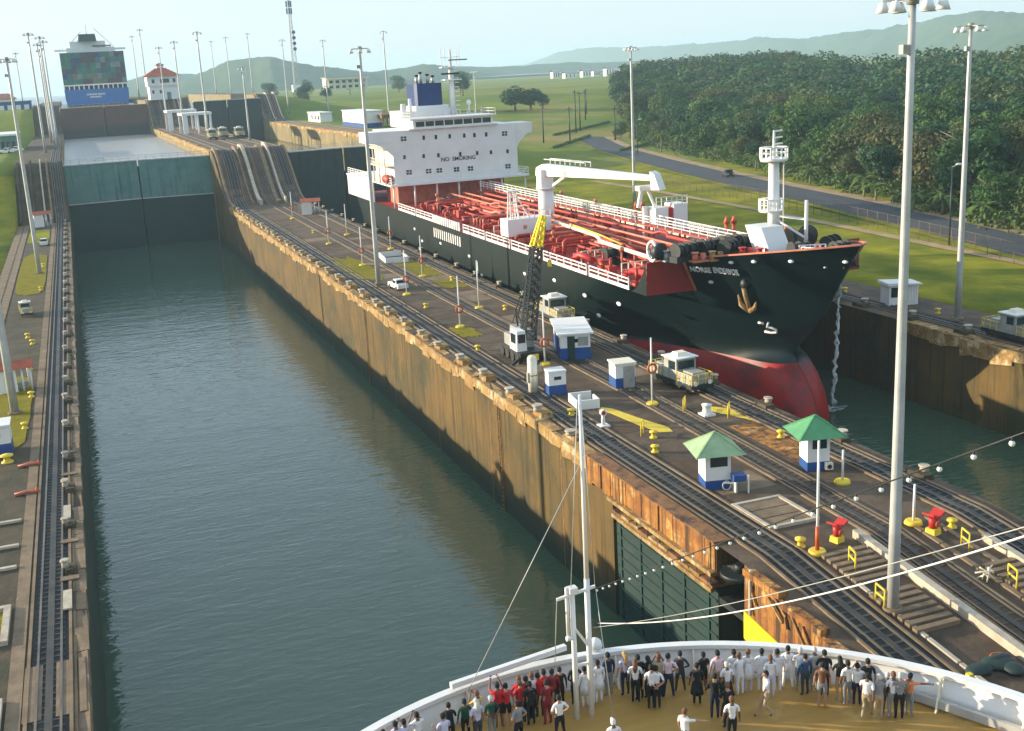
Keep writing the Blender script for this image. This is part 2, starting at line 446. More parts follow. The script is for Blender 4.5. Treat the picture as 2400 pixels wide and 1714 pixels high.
# ---- lock walls
def wall_body(name, x0, x1, zf, left_side, right_side, label, recess=False):
    t = thing(name, label, 'lock wall')
    top, sl, sr = MB(), MB(), MB()
    for a, b in zip(YBR[:-1], YBR[1:]):
        za, zb = zf(a), zf(b)
        top.quad((x0, a, za), (x1, a, za), (x1, b, zb), (x0, b, zb))
        lo = -14
        if not (recess and a >= 49.6 and b <= 66.3):
            sl.quad((x0, b, lo), (x0, a, lo), (x0, a, za), (x0, b, zb), mi=1 if b > 290 else 0)
        sr.quad((x1, a, lo), (x1, b, lo), (x1, b, zb), (x1, a, za), mi=1 if b > 290 else 0)
    top.quad((x0, YBR[0], -14), (x1, YBR[0], -14), (x1, YBR[0], zf(YBR[0])), (x0, YBR[0], zf(YBR[0])))
    if recess:
        d = 33.2
        za, zb = zf(49.7), zf(52.6)
        # gate recess: back wall, ceiling, ends
        sl.quad((d, 66.2, -14), (d, 52.6, -14), (d, 52.6, -1.7), (d, 66.2, -1.7))
        sl.quad((x0, 52.6, -1.7), (x0, 66.2, -1.7), (d, 66.2, -1.7), (d, 52.6, -1.7))
        sl.quad((x0, 66.2, -14), (d, 66.2, -14), (d, 66.2, -1.7), (x0, 66.2, -1.7))
        sl.quad((x0, 66.2, -1.7), (x0, 52.6, -1.7), (x0, 52.6, 0), (x0, 66.2, 0))
        # machinery pocket, open to the top edge
        sl.quad((d, 52.6, -14), (d, 49.7, -14), (d, 49.7, za), (d, 52.6, zb))
        sl.quad((x0, 49.7, -14), (x0, 49.7, za), (d, 49.7, za), (d, 49.7, -14))
        sl.quad((d, 52.6, -1.7), (d, 52.6, 0), (x0, 52.6, 0), (x0, 52.6, -1.7))
    top.build('wall_top', 'concrete_top' if not recess else 'concrete_top', t)
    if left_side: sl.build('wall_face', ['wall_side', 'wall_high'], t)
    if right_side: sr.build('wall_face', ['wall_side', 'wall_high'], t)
    return t
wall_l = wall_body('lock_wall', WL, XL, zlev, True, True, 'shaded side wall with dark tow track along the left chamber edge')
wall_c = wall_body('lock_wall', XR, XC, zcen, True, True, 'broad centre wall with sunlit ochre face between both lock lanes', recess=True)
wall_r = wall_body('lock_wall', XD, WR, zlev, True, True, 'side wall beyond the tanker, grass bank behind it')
[o_ for o_ in wall_l.children if o_.name.startswith('wall_top')][0].data.materials[0] = MATS['concrete_moss']
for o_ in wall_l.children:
    if o_.name.startswith('wall_face'): o_.data.materials[0] = MATS['wall_shade']

# coping stones along the sunlit edge of the centre wall, uneven and broken
def stone_mesh(k, mat='coping'):
    b = MB(); r = random.Random(k)
    L = 1.0
    p = []
    for z in (0, 1):
        for (x, y) in ((0, 0), (1, 0), (1, L), (0, L)):
            p.append((x + r.uniform(-0.12, 0.10) * (1 - x), y + r.uniform(-0.02, 0.02), z + (r.uniform(-0.12, 0.06) if z else r.uniform(-0.3, 0.2) * (1 - x))))
    b.hexa(p); return b.mesh('coping_stone', mat)
STONES = [stone_mesh(k) for k in range(9)]
STONES_P = [stone_mesh(40 + k, 'concrete_pale') for k in range(4)]
def coping(parent, x, sx, y0, y1, zf, h=0.95, wid=0.85, step=(1.7, 3.4), mats=STONES):
    y = y0
    while y < y1 - 0.3:
        L = min(rnd(*step), y1 - y)
        hh = h * rnd(0.75, 1.3)
        o = inst('coping_stone', random.choice(mats), parent, (x, y + 0.02, zf(y) - hh + rnd(0.02, 0.10)), 0, (sx * wid * rnd(0.9, 1.15), L - 0.05, hh))
        y += L
coping(wall_c, XR - 0.16, 1, 70, 263, zcen)
coping(wall_r, XD - 0.16, 1, 40, 92, zlev, 1.15, 1.2)
coping(wall_r, XD - 0.12, 1, 290, 470, zlev, 1.0, 1.0, (4, 8))
coping(wall_c, XR - 0.14, 1, 290, 470, zcen, 0.9, 0.9, (4, 8))
coping(wall_l, XL + 0.10, -1, 28, 262, zlev, 0.5, 0.55, (2.2, 4.0), STONES_P)
# edge chocks: low rounded concrete blocks sitting on the edge
def chock_mesh(mats):
    b = MB()
    b.box(-0.55, 0.55, -0.9, 0.9, 0, 0.42, 0, 0.08)
    b.cyl((-0.45, 0, 0.42), (-0.45, 0, 0.78), 0.34, 0.30, 10, 1)
    b.cyl((-0.45, 0, 0.78), (-0.45, 0, 0.9), 0.44, 0.40, 10, 1)
    return b.mesh('edge_chock', mats)
CH1, CH2 = chock_mesh(['coping', 'concrete_light']), chock_mesh(['concrete_moss', 'concrete_light'])
y = 74.0
while y < 262:
    inst('edge_chock', CH1, wall_c, (XR + 0.85, y, 0.0), 0, (1, 1, rnd(0.8, 1.2))); y += rnd(5.6, 7.4)
y = 66.0
while y < 262:
    inst('edge_chock', CH2, wall_l, (XL - 0.62, y, 0.0), 0, (0.62, rnd(0.6, 0.9), rnd(0.7, 1.0))); y += rnd(6.5, 9.0)
y = 60.0
while y < 250:
    inst('edge_chock', CH2, wall_r, (XD + 1.0, y, 0.0), PI, (1, 1, 0.9)); y += rnd(6.5, 9.0)
y = 56.0
while y < 258:
    inst('edge_chock', CH2, wall_c, (XC - 0.7, y, zcen(y)), PI, (0.8, 1, 0.8)); y += rnd(7.5, 10.0)
# joints on the ochre face: thin vertical recess lines shown as dark strips set in the wall
jb = MB()
for y in (75.0, 91.0, 107.0, 124.0, 141.0, 158.0, 176.0, 195.0, 215.0, 236.0):
    jb.box(XR - 0.012, XR + 0.1, y, y + 0.14, -12, -1.1)
jb.build('expansion_joint', 'rust_dark', wall_c)
lad = MB()
for y in (88.3, 136.0):
    for s in (-0.25, 0.25): lad.bar((XR - 0.12, y + s, -11), (XR - 0.12, y + s, -1.0), 0.06)
    for k in range(24): lad.bar((XR - 0.12, y - 0.25, -10.8 + k * 0.4), (XR - 0.12, y + 0.25, -10.8 + k * 0.4), 0.05)
lad.build('wall_ladder', 'rust_dark', wall_c)

# rusty fascia plates above the gate recess
yy = 70.0; k = 0
while yy > 52.8:
    L = min(rnd(0.55, 1.5), yy - 52.65)
    b = MB(); d = rnd(0.03, 0.16)
    b.box(XR - d, XR + 0.02, yy - L + 0.03, yy - 0.02, -1.7 - rnd(-0.1, 0.25), 0.05 + rnd(-0.03, 0.05))
    b.build('fascia_plate', 'rust_wall', wall_c); yy -= L; k += 1
MB().box(XR - 0.35, XR + 0.5, 52.7, 66.4, -1.98, -1.72).build('fascia_ledge', 'coping', wall_c)
MB().box(XR - 0.2, XR + 0.9, 52.6, 70.0, 0.06, 0.16).build('fascia_cap', 'rust_dark', wall_c)
# rusty return wall with yellow band in front of the pocket
b = MB()
b.quad((XR - 0.02, 49.65, -14), (XR - 0.02, 28, -14), (XR - 0.02, 28, zcen(28)), (XR - 0.02, 49.65, zcen(49.65)))
b.build('rusty_face', 'rust_wall', wall_c)
b = MB()
b.hexa([(XR - 0.10, 43.9, -4.9), (XR - 0.03, 43.9, -4.9), (XR - 0.03, 49.6, -4.35), (XR - 0.10, 49.6, -4.35), (XR - 0.10, 43.9, -3.35), (XR - 0.03, 43.9, -3.35), (XR - 0.03, 49.6, -2.75), (XR - 0.10, 49.6, -2.75)])
tag(b.build('yellow_band', 'yellow_bright', wall_c), 'bright yellow painted band low on the rusty wall end')
for i in range(26):
    y = rnd(33, 49.2); z = zcen(y)
    b = MB(); b.bar((XR - 0.08, y, z - rnd(0.1, 0.6)), (XR - 0.08 - rnd(0, 0.12), y - rnd(0.3, 1.6), z - rnd(0.8, 2.6)), rnd(0.06, 0.16))
    b.build('rust_strip', 'coping' if i % 3 else 'rust_dark', wall_c)
b = MB()
for i in range(5): b.box(XR - 0.3, XR + 0.25, 49.6 - (i + 1) * 3.6, 49.6 - i * 3.6 - 0.2, zcen(48 - i * 3.6) - 0.25, zcen(48 - i * 3.6) + 0.12)
b.build('edge_beam', 'rust_wall', wall_c)
# pocket machinery (dark sheave and arm)
b = MB()
b.cyl((31.4, 51.1, -1.4), (31.4, 51.1, -1.15), 1.1, 1.1, 18)
b.cyl((31.4, 51.1, -1.15), (31.4, 51.1, -0.7), 0.35, 0.3, 12)
b.bar((31.4, 51.3, -1.0), (31.0, 54.5, -2.2), 0.35, 0.3)
b.box(30.9, 33.0, 49.8, 52.5, -3.6, -3.2)
b.box(32.2, 33.1, 49.9, 52.4, -1.8, -0.3)
b.build('gate_machinery', 'dark_metal', wall_c)
b = MB(); b.tube([(30.7, 48.9, 0.0), (30.62, 48.8, -1.0), (30.68, 48.9, -1.9), (30.62, 48.8, -2.6)], 0.10)
b.build('drain_pipe', 'concrete_light', wall_c)

# ---- ramps: raised kerb walls on the inclines (centre and left wall)
def strip(mb, x0, x1, y0, y1, zf, h0, h1, n=None, skew=0.0, mi=0):
    n = n or max(1, int(abs(y1 - y0) / 3))
    pts = [y0 + (y1 - y0) * i / n for i in range(n + 1)]
    for a, b_ in zip(pts[:-1], pts[1:]):
        sa, sb = skew * (a - y0), skew * (b_ - y0)
        za, zb = zf(a), zf(b_)
        mb.hexa([(x0 + sa, a, za + h0), (x1 + sa, a, za + h0), (x1 + sb, b_, zb + h0), (x0 + sb, b_, zb + h0),
                 (x0 + sa, a, za + h1), (x1 + sa, a, za + h1), (x1 + sb, b_, zb + h1), (x0 + sb, b_, zb + h1)], mi)
    return mb
for x, wd, hh, m in ((31.3, 0.5, 0.7, 'concrete_pale'), (36.2, 0.35, 0.8, 'concrete_pale'), (37.6, 0.7, 1.1, 'concrete_light'), (41.6, 0.9, 0.7, 'concrete_pale'), (43.4, 0.4, 1.3, 'concrete_light'), (47.6, 0.5, 0.6, 'concrete_pale')):
    strip(MB(), x, x + wd, 263, 291, zcen, -0.1, hh, 28).build('ramp_kerb', m, wall_c)
    strip(MB(), x, x + wd, 491, 517, zcen, -0.1, hh, 22).build('ramp_kerb', m, wall_c)
for x, wd, hh, m in ((-3.2, 0.3, 0.6, 'concrete_moss'), (-6.3, 0.4, 0.9, 'concrete_pale'), (-7.6, 0.3, 0.8, 'concrete_light'), (-9.9, 0.5, 0.9, 'concrete_moss'), (-12.6, 0.5, 0.7, 'concrete_moss')):
    strip(MB(), x, x + wd, 263, 291, zlev, -0.1, hh, 28).build('ramp_kerb', m, wall_l)
    strip(MB(), x, x + wd, 491, 517, zlev, -0.1, hh, 22).build('ramp_kerb', m, wall_l)
for x, wd, hh, m in ((76.2, 0.5, 0.7, 'concrete_pale'), (80.4, 0.4, 0.7, 'concrete_light'), (83.8, 0.5, 0.7, 'concrete_light')):
    strip(MB(), x, x + wd, 263, 291, zlev, -0.1, hh, 28).build('ramp_kerb', m, wall_r)
    strip(MB(), x, x + wd, 491, 517, zlev, -0.1, hh, 22).build('ramp_kerb', m, wall_r)

# ---- tow tracks
def track(label, path, zf, wbed, bed, y0, y1, gauge=1.5, teeth_to=140):
    """path: x as a function of y"""
    t = thing('tow_track', label, 'rail track')
    ys = [y0]
    while ys[-1] < y1: ys.append(min(y1, ys[-1] + (1.5 if (263 < ys[-1] < 290 or 490 < ys[-1] < 516 or ys[-1] < 75) else 6)))
    def rib(name, off, wd, h0, h1, mat, kind=None):
        mb = MB(); rows = []
        for y in ys:
            x, z = path(y) + off, zf(y)
            rows.append([(x - wd / 2, y, z + h0), (x - wd / 2, y, z + h1), (x + wd / 2, y, z + h1), (x + wd / 2, y, z + h0)])
        mb.grid(rows, sm=False)
        return mb.build(name, mat, t)
    rib('track_bed', 0, wbed, -0.02, 0.03, bed)
    rib('rail', -gauge / 2, 0.11, 0.03, 0.13, 'rail_steel')
    rib('rail', gauge / 2, 0.11, 0.03, 0.13, 'rail_steel')
    rib('rack_bar', 0, 0.34, 0.03, 0.09, 'rack_steel')
    rib('track_kerb', -wbed / 2, 0.16, 0.0, 0.12, 'concrete_pale')
    rib('track_kerb', wbed / 2, 0.16, 0.0, 0.12, 'concrete_pale')
    mb = MB(); y = y0 + 0.3
    while y < teeth_to:
        x, z = path(y), zf(y)
        mb.box(x - gauge / 2 - 0.15, x + gauge / 2 + 0.15, y, y + 0.16, z + 0.031, z + 0.055); y += 0.62
    tag(mb.build('crossbars', 'rack_steel', t), kind='stuff')
    return t
def px_near(y):
    return 33.2 if y > 110 or y < 45 else 33.2 + 0.0 * y
track('dark tow track beside the sunlit edge of the centre wall', lambda y: 33.25 if y < 255 else 33.25 + 0.9 * sstep((y - 255) / 25), zcen, 2.5, 'track_bed', 8, 560)
track('brown rusty return track down the middle of the centre wall', lambda y: 40.4 + 0.5 * math.sin((y - 60) * 0.06) * (1 if 34 < y < 112 else 0), zcen, 2.1, 'track_bed_brown', 8, 560)
track('tow track on the centre wall edge along the tanker', lambda y: 46.2, zcen, 2.3, 'track_bed', 8, 560)
track('narrow dark tow track beside the left chamber edge', lambda y: -4.35, zlev, 1.9, 'track_bed', 0, 560, 1.05)
track('tow track on the side wall below the grass bank', lambda y: 78.4, zlev, 2.4, 'track_bed', 20, 560, 1.5, 120)
track('pale return track climbing the ramp by the grass bank', lambda y: 82.4, zlev, 1.6, 'track_bed_brown', 180, 560, 1.3, 181)

# ---- paving, kerbs, patches (parts of the walls)
def patch(parent, name, poly, z, mat, th=0.03):
    return MB().prism(poly, z, z + th).build(name, mat, parent)
def ragged(x0, x1, y0, y1, n=26, a=0.10):
    out = []
    for i in range(n):
        t = 2 * PI * i / n; c, q = math.cos(t), math.sin(t); m_ = max(abs(c), abs(q)) ** 0.75
        k = 1 - a * random.random()
        out.append(((x0 + x1) / 2 + (x1 - x0) / 2 * c / m_ * k, (y0 + y1) / 2 + (y1 - y0) / 2 * q / m_ * k))
    return out
def rect(x0, x1, y0, y1): return [(x0, y0), (x1, y0), (x1, y1), (x0, y1)]
strip(MB(), -6.15, -5.5, 5, 262, zlev, -0.02, 0.07).build('edge_band', 'concrete_pale', wall_l)
strip(MB(), -3.30, -3.12, 5, 262, zlev, -0.02, 0.10).build('edge_band', 'concrete_moss', wall_l)
strip(MB(), -12.9, -10.6, 118, 262, zlev, -0.02, 0.05).build('foot_path', 'concrete_pale', wall_l)
strip(MB(), -11.75, -11.6, 118, 262, zlev, 0.05, 0.07).build('path_line', 'concrete_moss', wall_l)
for (a, b_) in ((168, 214), (228, 252)):
    patch(wall_l, 'grass_patch', ragged(-10.4, -6.3, a, b_), 0.02, 'grass_yellow' if a < 200 else 'grass')
patch(wall_l, 'grass_patch', ragged(-13.2, -6.3, 92, 120), 0.02, 'grass_yellow')
for (x0, x1) in ((-5.45, -4.65), (-4.05, -3.3), (-3.05, -2.75)):
    patch(wall_l, 'concrete_slab', rect(x0, x1, 49.5, 54.8), 0.06, 'concrete_pale')
for y in (76.0, 61.8): patch(wall_l, 'cover_plate', rect(-3.75, -3.3, y - 1.2, y + 1.3), 0.13, 'concrete_light', 0.08)
for y in (64.6, 70.5, 84.0, 89.5): patch(wall_l, 'cross_slab', rect(-3.9, -2.9, y, y + 0.55), 0.12, 'concrete_pale', 0.06)
for (x0, x1, y0, y1) in ((-9, -6.35, 58, 62.5), (-9, -6.3, 44, 52)):
    f = MB()
    for (a, b_, c, d) in ((x0, x1, y0, y0 + 0.35), (x0, x1, y1 - 0.35, y1), (x1 - 0.35, x1, y0 + 0.36, y1 - 0.36)): f.box(a, b_, c, d, 0, 0.25)
    f.build('pit_kerb', 'concrete_light', wall_l)
    patch(wall_l, 'pit_floor', rect(x0, x1 - 0.4, y0 + 0.4, y1 - 0.4), 0.02, 'grass_yellow')
for y in (68, 71.5, 76): patch(wall_l, 'kerb_bar', rect(-9, -6.3, y, y + 0.3), 0.03, 'concrete_light', 0.15)
for p in (([(33.8, 150), (37.0, 150), (37.8, 171), (35.8, 173)]), ([(41.6, 148), (44.6, 148), (45.0, 161), (42.2, 162)]), ([(42.2, 138), (44.8, 138), (44.6, 143.5), (42.0, 144)]), ([(34.9, 110.5), (36.9, 110.5), (37.0, 115), (35.3, 115)])):
    patch(wall_c, 'grass_patch', ragged(min(q[0] for q in p) - .3, max(q[0] for q in p) + .3, min(q[1] for q in p) - 1, max(q[1] for q in p) + 1, 30, 0.3), 0.02, 'grass_yellow')
patch(wall_c, 'yellow_painted_patch', [(36.0, 79.6), (36.5, 78.4), (37.0, 74.6), (37.6, 72.2), (38.5, 71.9), (38.7, 73.0), (37.9, 76.0), (37.2, 79.4), (36.6, 80.2)], 0.012, 'yellow_paint', 0.012)
patch(wall_c, 'yellow_painted_patch', [(43.2, 75.6), (44.7, 72.0), (45.2, 70.6), (45.7, 71.6), (45.5, 73.8), (44.6, 75.4), (43.6, 76.6)], 0.012, 'yellow_paint', 0.012)
patch(wall_c, 'rust_stained_slab', rect(42.6, 44.8, 61.5, 71), 0.012, 'rust_wall', 0.012)
f = MB()
for (a, b_, c, d) in ((34.5, 37.9, 56.9, 57.15), (34.5, 37.9, 52.9, 53.15), (34.5, 34.75, 53.16, 56.89), (37.65, 37.9, 53.16, 56.89)): f.box(a, b_, c, d, 0, 0.18)
f.build('pit_kerb', 'concrete_light', wall_c)
for i in range(3): patch(wall_c, 'pit_cover', rect(34.8, 37.6, 53.25 + i * 1.22, 54.4 + i * 1.22), 0.03, 'concrete_pale', 0.05 + 0.02 * i)
# pale kerbs running down the near slope
strip(MB(), 38.0, 38.45, 14, 50, zcen, -0.05, 0.45, 30, 0.0).build('sloping_kerb', 'concrete_light', wall_c)
strip(MB(), 44.4, 44.8, 14, 47, zcen, -0.05, 0.40, 30).build('sloping_kerb', 'concrete_light', wall_c)
strip(MB(), 38.5, 39.2, 14, 47, zcen, 0.0, 0.05, 30).build('dry_grass_strip', 'rust_wall', wall_c)
for x0 in (41.9, 43.3):
    y = 16.0
    while y < 50:
        L = 1.5; strip(MB(), x0, x0 + 0.32, y, y + L - 0.1, zcen, 0, 0.10, 1).build('paver', 'concrete_pale', wall_c); y += L
for x0 in (35.05, ):
    y = 14.0
    while y < 46:
        L = 2.2; strip(MB(), x0, x0 + 0.22, y, y + L - 0.12, zcen, 0, 0.12, 1).build('paver', 'concrete_light', wall_c); y += L
# stair flights beside the tracks
for (x0, x1, ys, n) in ((35.0, 37.8, 48.6, 6), (34.9, 37.5, 44.3, 7), (42.3, 44.3, 44.5, 6)):
    for i in range(n):
        y = ys - i * 0.55
        MB().box(x0, x1, y - 0.20, y + 0.16, zcen(y) - 0.1, zcen(y) + 0.22).build('stair_step', 'concrete_pale', wall_c)
# slab joints across the centre wall top: each paving slab between the tracks
for (x0, x1) in ((34.75, 39.2), (41.6, 44.9)):
    y = 58.0 if x0 > 40 else 59.0
    while y < 200:
        L = rnd(2.4, 4.6)
        m = random.choice(['concrete_top', 'concrete_top', 'concrete_pale', 'concrete_moss', 'track_bed_brown'])
        if random.random() < 0.85:
            patch(wall_c, 'paving_slab', rect(x0 + rnd(0, 0.3), x1 - rnd(0, 0.3), y, y + L - 0.08), 0.001, m, 0.009)
        y += L

# ---- road beyond the fence
RP = [(101, 55), (108.5, 85), (115.5, 112), (122, 142), (127.5, 172), (133, 205), (141, 246), (151.5, 292), (164, 345), (178, 395)]
def road_pt(i, off):
    a = Vector(RP[max(i - 1, 0)]); b_ = Vector(RP[min(i + 1, len(RP) - 1)])
    d = (b_ - a).normalized(); n = Vector((d.y, -d.x))
    p = Vector(RP[i]) + n * off
    return p
def road_strip(o0, o1, dz, zof=0.0):
    rows = []
    for i in range(len(RP) - 1):
        for s in range(6):
            t = s / 6
            r = []
            for o in (o0, o1):
                p = road_pt(i, o).lerp(road_pt(i + 1, o), t)
                c = road_pt(i, 0).lerp(road_pt(i + 1, 0), t)
                r.append((p.x, p.y, hgt(c.x, c.y) + dz))
            rows.append(r)
    return MB().grid(rows, sm=True)
tag(road_strip(-4.8, 4.8, 0.16).build('road', 'asphalt'), kind='structure')
tag(road_strip(4.8, 8.0, 0.13).build('road_verge', 'dirt'), kind='structure')
tag(road_strip(-6.4, -4.8, 0.13).build('road_shoulder', 'grass'), kind='structure')
# tan path between the bank and the fence
rows = [[(x0, y, hgt(x0, y) + 0.10), (x0 + 2.0, y, hgt(x0 + 2, y) + 0.10)] for x0, y in [(104.0, 60), (105.5, 80), (106.5, 100), (108, 125), (110, 150), (112, 185), (113, 215), (113, 250)]]
tag(MB().grid(rows).build('path', 'dirt'), kind='structure')

# ================================================================== GATES
def gate(label, xa, xb, y0, zbot, ztop, vee, mats, split=None, rail=True, name='lock_gate'):
    t = thing(name, label, 'lock gate', (0, 0, 0))
    xm = (xa + xb) / 2
    for (p, q) in (((xa, y0), (xm - 0.15, y0 + vee)), ((xm + 0.15, y0 + vee), (xb, y0))):
        d = (Vector(q) - Vector(p)); L = d.length; d.normalize(); n = Vector((-d.y, d.x)) * 1.6
        P = lambda u, v: Vector(p) + d * u + n * v
        lo = zbot if split is None else split
        mb = MB(); c = [P(0, 0), P(L, 0), P(L, 1), P(0, 1)]
        mb.hexa([(v.x, v.y, lo) for v in c] + [(v.x, v.y, ztop) for v in c])
        leaf = mb.build('gate_leaf', mats[0], t)
        if split is not None:
            mb = MB(); mb.hexa([(v.x, v.y, zbot) for v in c] + [(v.x, v.y, split) for v in c]); mb.build('dark_lower_leaf', mats[1], t)  # lower leaf: wet tone with shade painted into it
            mb = MB(); c2 = [P(0, -0.15), P(L, -0.15), P(L, 0), P(0, 0)]
            mb.hexa([(v.x, v.y, split - 0.12) for v in c2] + [(v.x, v.y, split + 0.12) for v in c2]); mb.build('sill_beam', 'galvanised', leaf)
        nx = 6
        zz = lo; rows = 4
        for r in range(rows):
            for k in range(nx):
                u0, u1 = L * k / nx + 0.06, L * (k + 1) / nx - 0.06
                z0_, z1_ = lo + (ztop - lo) * r / rows + 0.07, lo + (ztop - lo) * (r + 1) / rows - 0.07
                dd = -0.05 - 0.05 * ((k * 3 + r * 5) % 4) / 3
                c2 = [P(u0, dd / 1.6), P(u1, dd / 1.6), P(u1, 0), P(u0, 0)]
                MB().hexa([(v.x, v.y, z0_) for v in c2] + [(v.x, v.y, z1_) for v in c2]).build('gate_plate', mats[0], leaf)
        wk = MB(); c2 = [P(0, -0.15), P(L, -0.15), P(L, 1.1), P(0, 1.1)]
        wk.hexa([(v.x, v.y, ztop + 0.002) for v in c2] + [(v.x, v.y, ztop + 0.25) for v in c2]); wk.build('walkway', mats[2], leaf)
        if rail:
            for side in (-0.1, 1.0):
                rb = MB()
                m = int(L / 1.8)
                for k in range(m + 1):
                    v = P(L * k / m, side); rb.bar((v.x, v.y, ztop + 0.25), (v.x, v.y, ztop + 1.25), 0.06)
                for h in (0.75, 1.25):
                    a, b_ = P(0, side), P(L, side); rb.bar((a.x, a.y, ztop + h), (b_.x, b_.y, ztop + h), 0.05)
                rb.build('handrail', 'galvanised', leaf)
    return t
gate('pair of teal mitre gates closing the lower left chamber', XL, XR, 291.5, -12, 10.0, 2.2, ('gate_teal', 'gate_wet_shade', 'galvanised'), 1.0)
gate('brown mitre gates below the blue container ship', XL, XR, 503.5, 4, 20.6, 2.0, ('gate_brown', 'gate_wet_shade', 'coping'), None)
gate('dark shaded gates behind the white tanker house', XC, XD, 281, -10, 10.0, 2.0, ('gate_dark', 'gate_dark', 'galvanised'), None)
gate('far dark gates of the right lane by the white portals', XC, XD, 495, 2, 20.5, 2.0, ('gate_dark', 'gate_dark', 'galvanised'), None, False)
# open leaf folded in the near recess
gt = thing('open_gate_leaf', 'dark gate leaf folded into the recess under the rusty fascia', 'lock gate')
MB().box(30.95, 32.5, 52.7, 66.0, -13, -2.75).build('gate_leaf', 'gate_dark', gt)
b = MB(); b.box(30.55, 32.3, 52.7, 65.6, -2.72, -2.55); b.build('walkway', 'rust_dark', gt)
b = MB(); b.box(30.45, 30.70, 52.7, 65.7, -2.95, -2.70); b.build('fender_beam', 'coping', gt)
for k in range(10):
    y0 = 52.8 + k * 1.30
    b = MB(); b.box(30.50, 31.0 + rnd(0, 0.2), y0, y0 + 1.15, -2.53, -2.45 + rnd(0, 0.12)); b.build('walkway_plank', 'coping' if k % 3 else 'rust_dark', gt)
b = MB()
for k in range(9): b.bar((30.62, 53.0 + k * 1.55, -2.5), (30.62, 53.0 + k * 1.55, -2.0), 0.05)
b.build('rail_post', 'dark_metal', gt)
b = MB()
for k in range(13):
    z = -3.6 - k * 0.75; b.box(30.88, 30.96, 52.8, 65.8, z - 0.08, z + 0.08)
for k in range(5): b.box(30.86, 30.96, 53.6 + k * 2.9, 53.85 + k * 2.9, -13, -2.8)
b.build('leaf_rib', 'gate_wet_shade', gt)
# ================================================================== TANKER
TX = 62.4
tk = wthing('tanker', 'black hulled tanker with white house, red piping deck and red bow bulb', 'ship', (TX, 150, -8))
def lerp_tab(t, x):
    if x <= t[0][0]: return t[0][1]
    for (a, b), (c, d) in zip(t[:-1], t[1:]):
        if x <= c: return b + (d - b) * (x - a) / (c - a)
    return t[-1][1]
STEM = [(-13, 90), (-9, 87.6), (-7, 87.6), (-5, 88.4), (-3.5, 89.6), (-2.4, 91), (-1.5, 92), (0, 90.2), (3, 87), (7, 84.3), (10.4, 81.7)]
TT = [(0, 0), (.02, .04), (.05, .09), (.12, .20), (.2, .30), (.376, .455), (.527, .56), (.69, .72), (.80, .85), (.91, .965), (1.0, 1.0)]
TB = [(0, 0), (.01, .09), (.03, .16), (.08, .22), (.16, .27), (.28, .36), (.45, .52), (.62, .72), (.80, .90), (.93, .985), (1.0, 1.0)]
def hb(y, z):
    ys = lerp_tab(STEM, z); L = 18.9 + (10.4 - z) * 0.75
    h = 12.4 * lerp_tab(TT if z > -1.6 else TB, (y - ys) / L)
    if y > 208:
        u = (y - 208) / 18
        h *= 1 - (0.10 + 0.30 * max(0, (4.5 - z) / 16)) * u * u
    return h
def sheer(y): return 4.5 if y >= 98.3 else 7.8 + (98.3 - y) / 17.4 * 2.6
YS = [80.9, 81.1, 81.5, 82.2, 83.2, 84.6, 86.2, 88, 90, 92, 94, 96, 97.4, 98.3, 100, 102, 104, 107, 111, 118, 130, 150, 170, 190, 205, 212, 219, 226]
UB = [0, .004, .012, .028, .055, .09, .14, .2, .28, .37, .47, .57, .67, .76, .84, .91, .96, 1.0]
def hull_rows(z_list, ys):
    out = []
    aft = [y for y in ys if y > 104]; end = 104.0 if aft else max(ys)
    for z in z_list:
        row = []
        st = lerp_tab(STEM, z(82) if callable(z) else z)
        for y in [st + (end - st) * u for u in UB] + aft:
            zz = z(y) if callable(z) else z
            row.append((y, zz, 0.02 if y == st else hb(max(y, lerp_tab(STEM, zz)), zz)))
        out.append(row)
    return out
def hull_mesh(z_list, ys):
    mb = MB(); R_ = hull_rows(z_list, ys)
    for s in (-1, 1):
        rows = [[(TX + s * h, y, z) for (y, z, h) in r] for r in R_]
        if s > 0: rows = rows[::-1]
        mb.grid(rows)
    a = [r[-1] for r in R_]
    for p, q in zip(a[:-1], a[1:]): mb.quad((TX + p[2], p[0], p[1]), (TX - p[2], p[0], p[1]), (TX - q[2], q[0], q[1]), (TX + q[2], q[0], q[1]))
    return mb
hull_mesh([-2.3, -1.2, 0.2, 1.6, 3.0, 4.5], YS).build('hull', 'hull_black', tk)
fy = [y for y in YS if y <= 98.3]
fc = hull_mesh([4.5, lambda y: 4.5 + (sheer(y) - 4.5) * 0.33, lambda y: 4.5 + (sheer(y) - 4.5) * 0.66, sheer], fy)
fc.build('forecastle_side', 'hull_black', tk)
hull_mesh([-13, -11, -9, -8, -7, -6, -5, -4.2, -3.5, -2.9, -2.6, -2.3], sorted(YS + [87.6, 87.8, 88.4, 89, 89.6, 90.5, 91.4, 93])).build('red_bottom', 'hull_red', tk)
# rail strip on top of the forecastle bulwark, and inside of the bulwark
b = MB(); rr = hull_rows([sheer], fy)[0]
for s in (-1, 1):
    for (y0, z0, h0), (y1, z1, h1) in zip(rr[:-1], rr[1:]):
        b.bar((TX + s * h0, y0, z0), (TX + s * h1, y1, z1), 0.28, 0.14)
b.build('bulwark_cap', 'pipe_pink', tk)
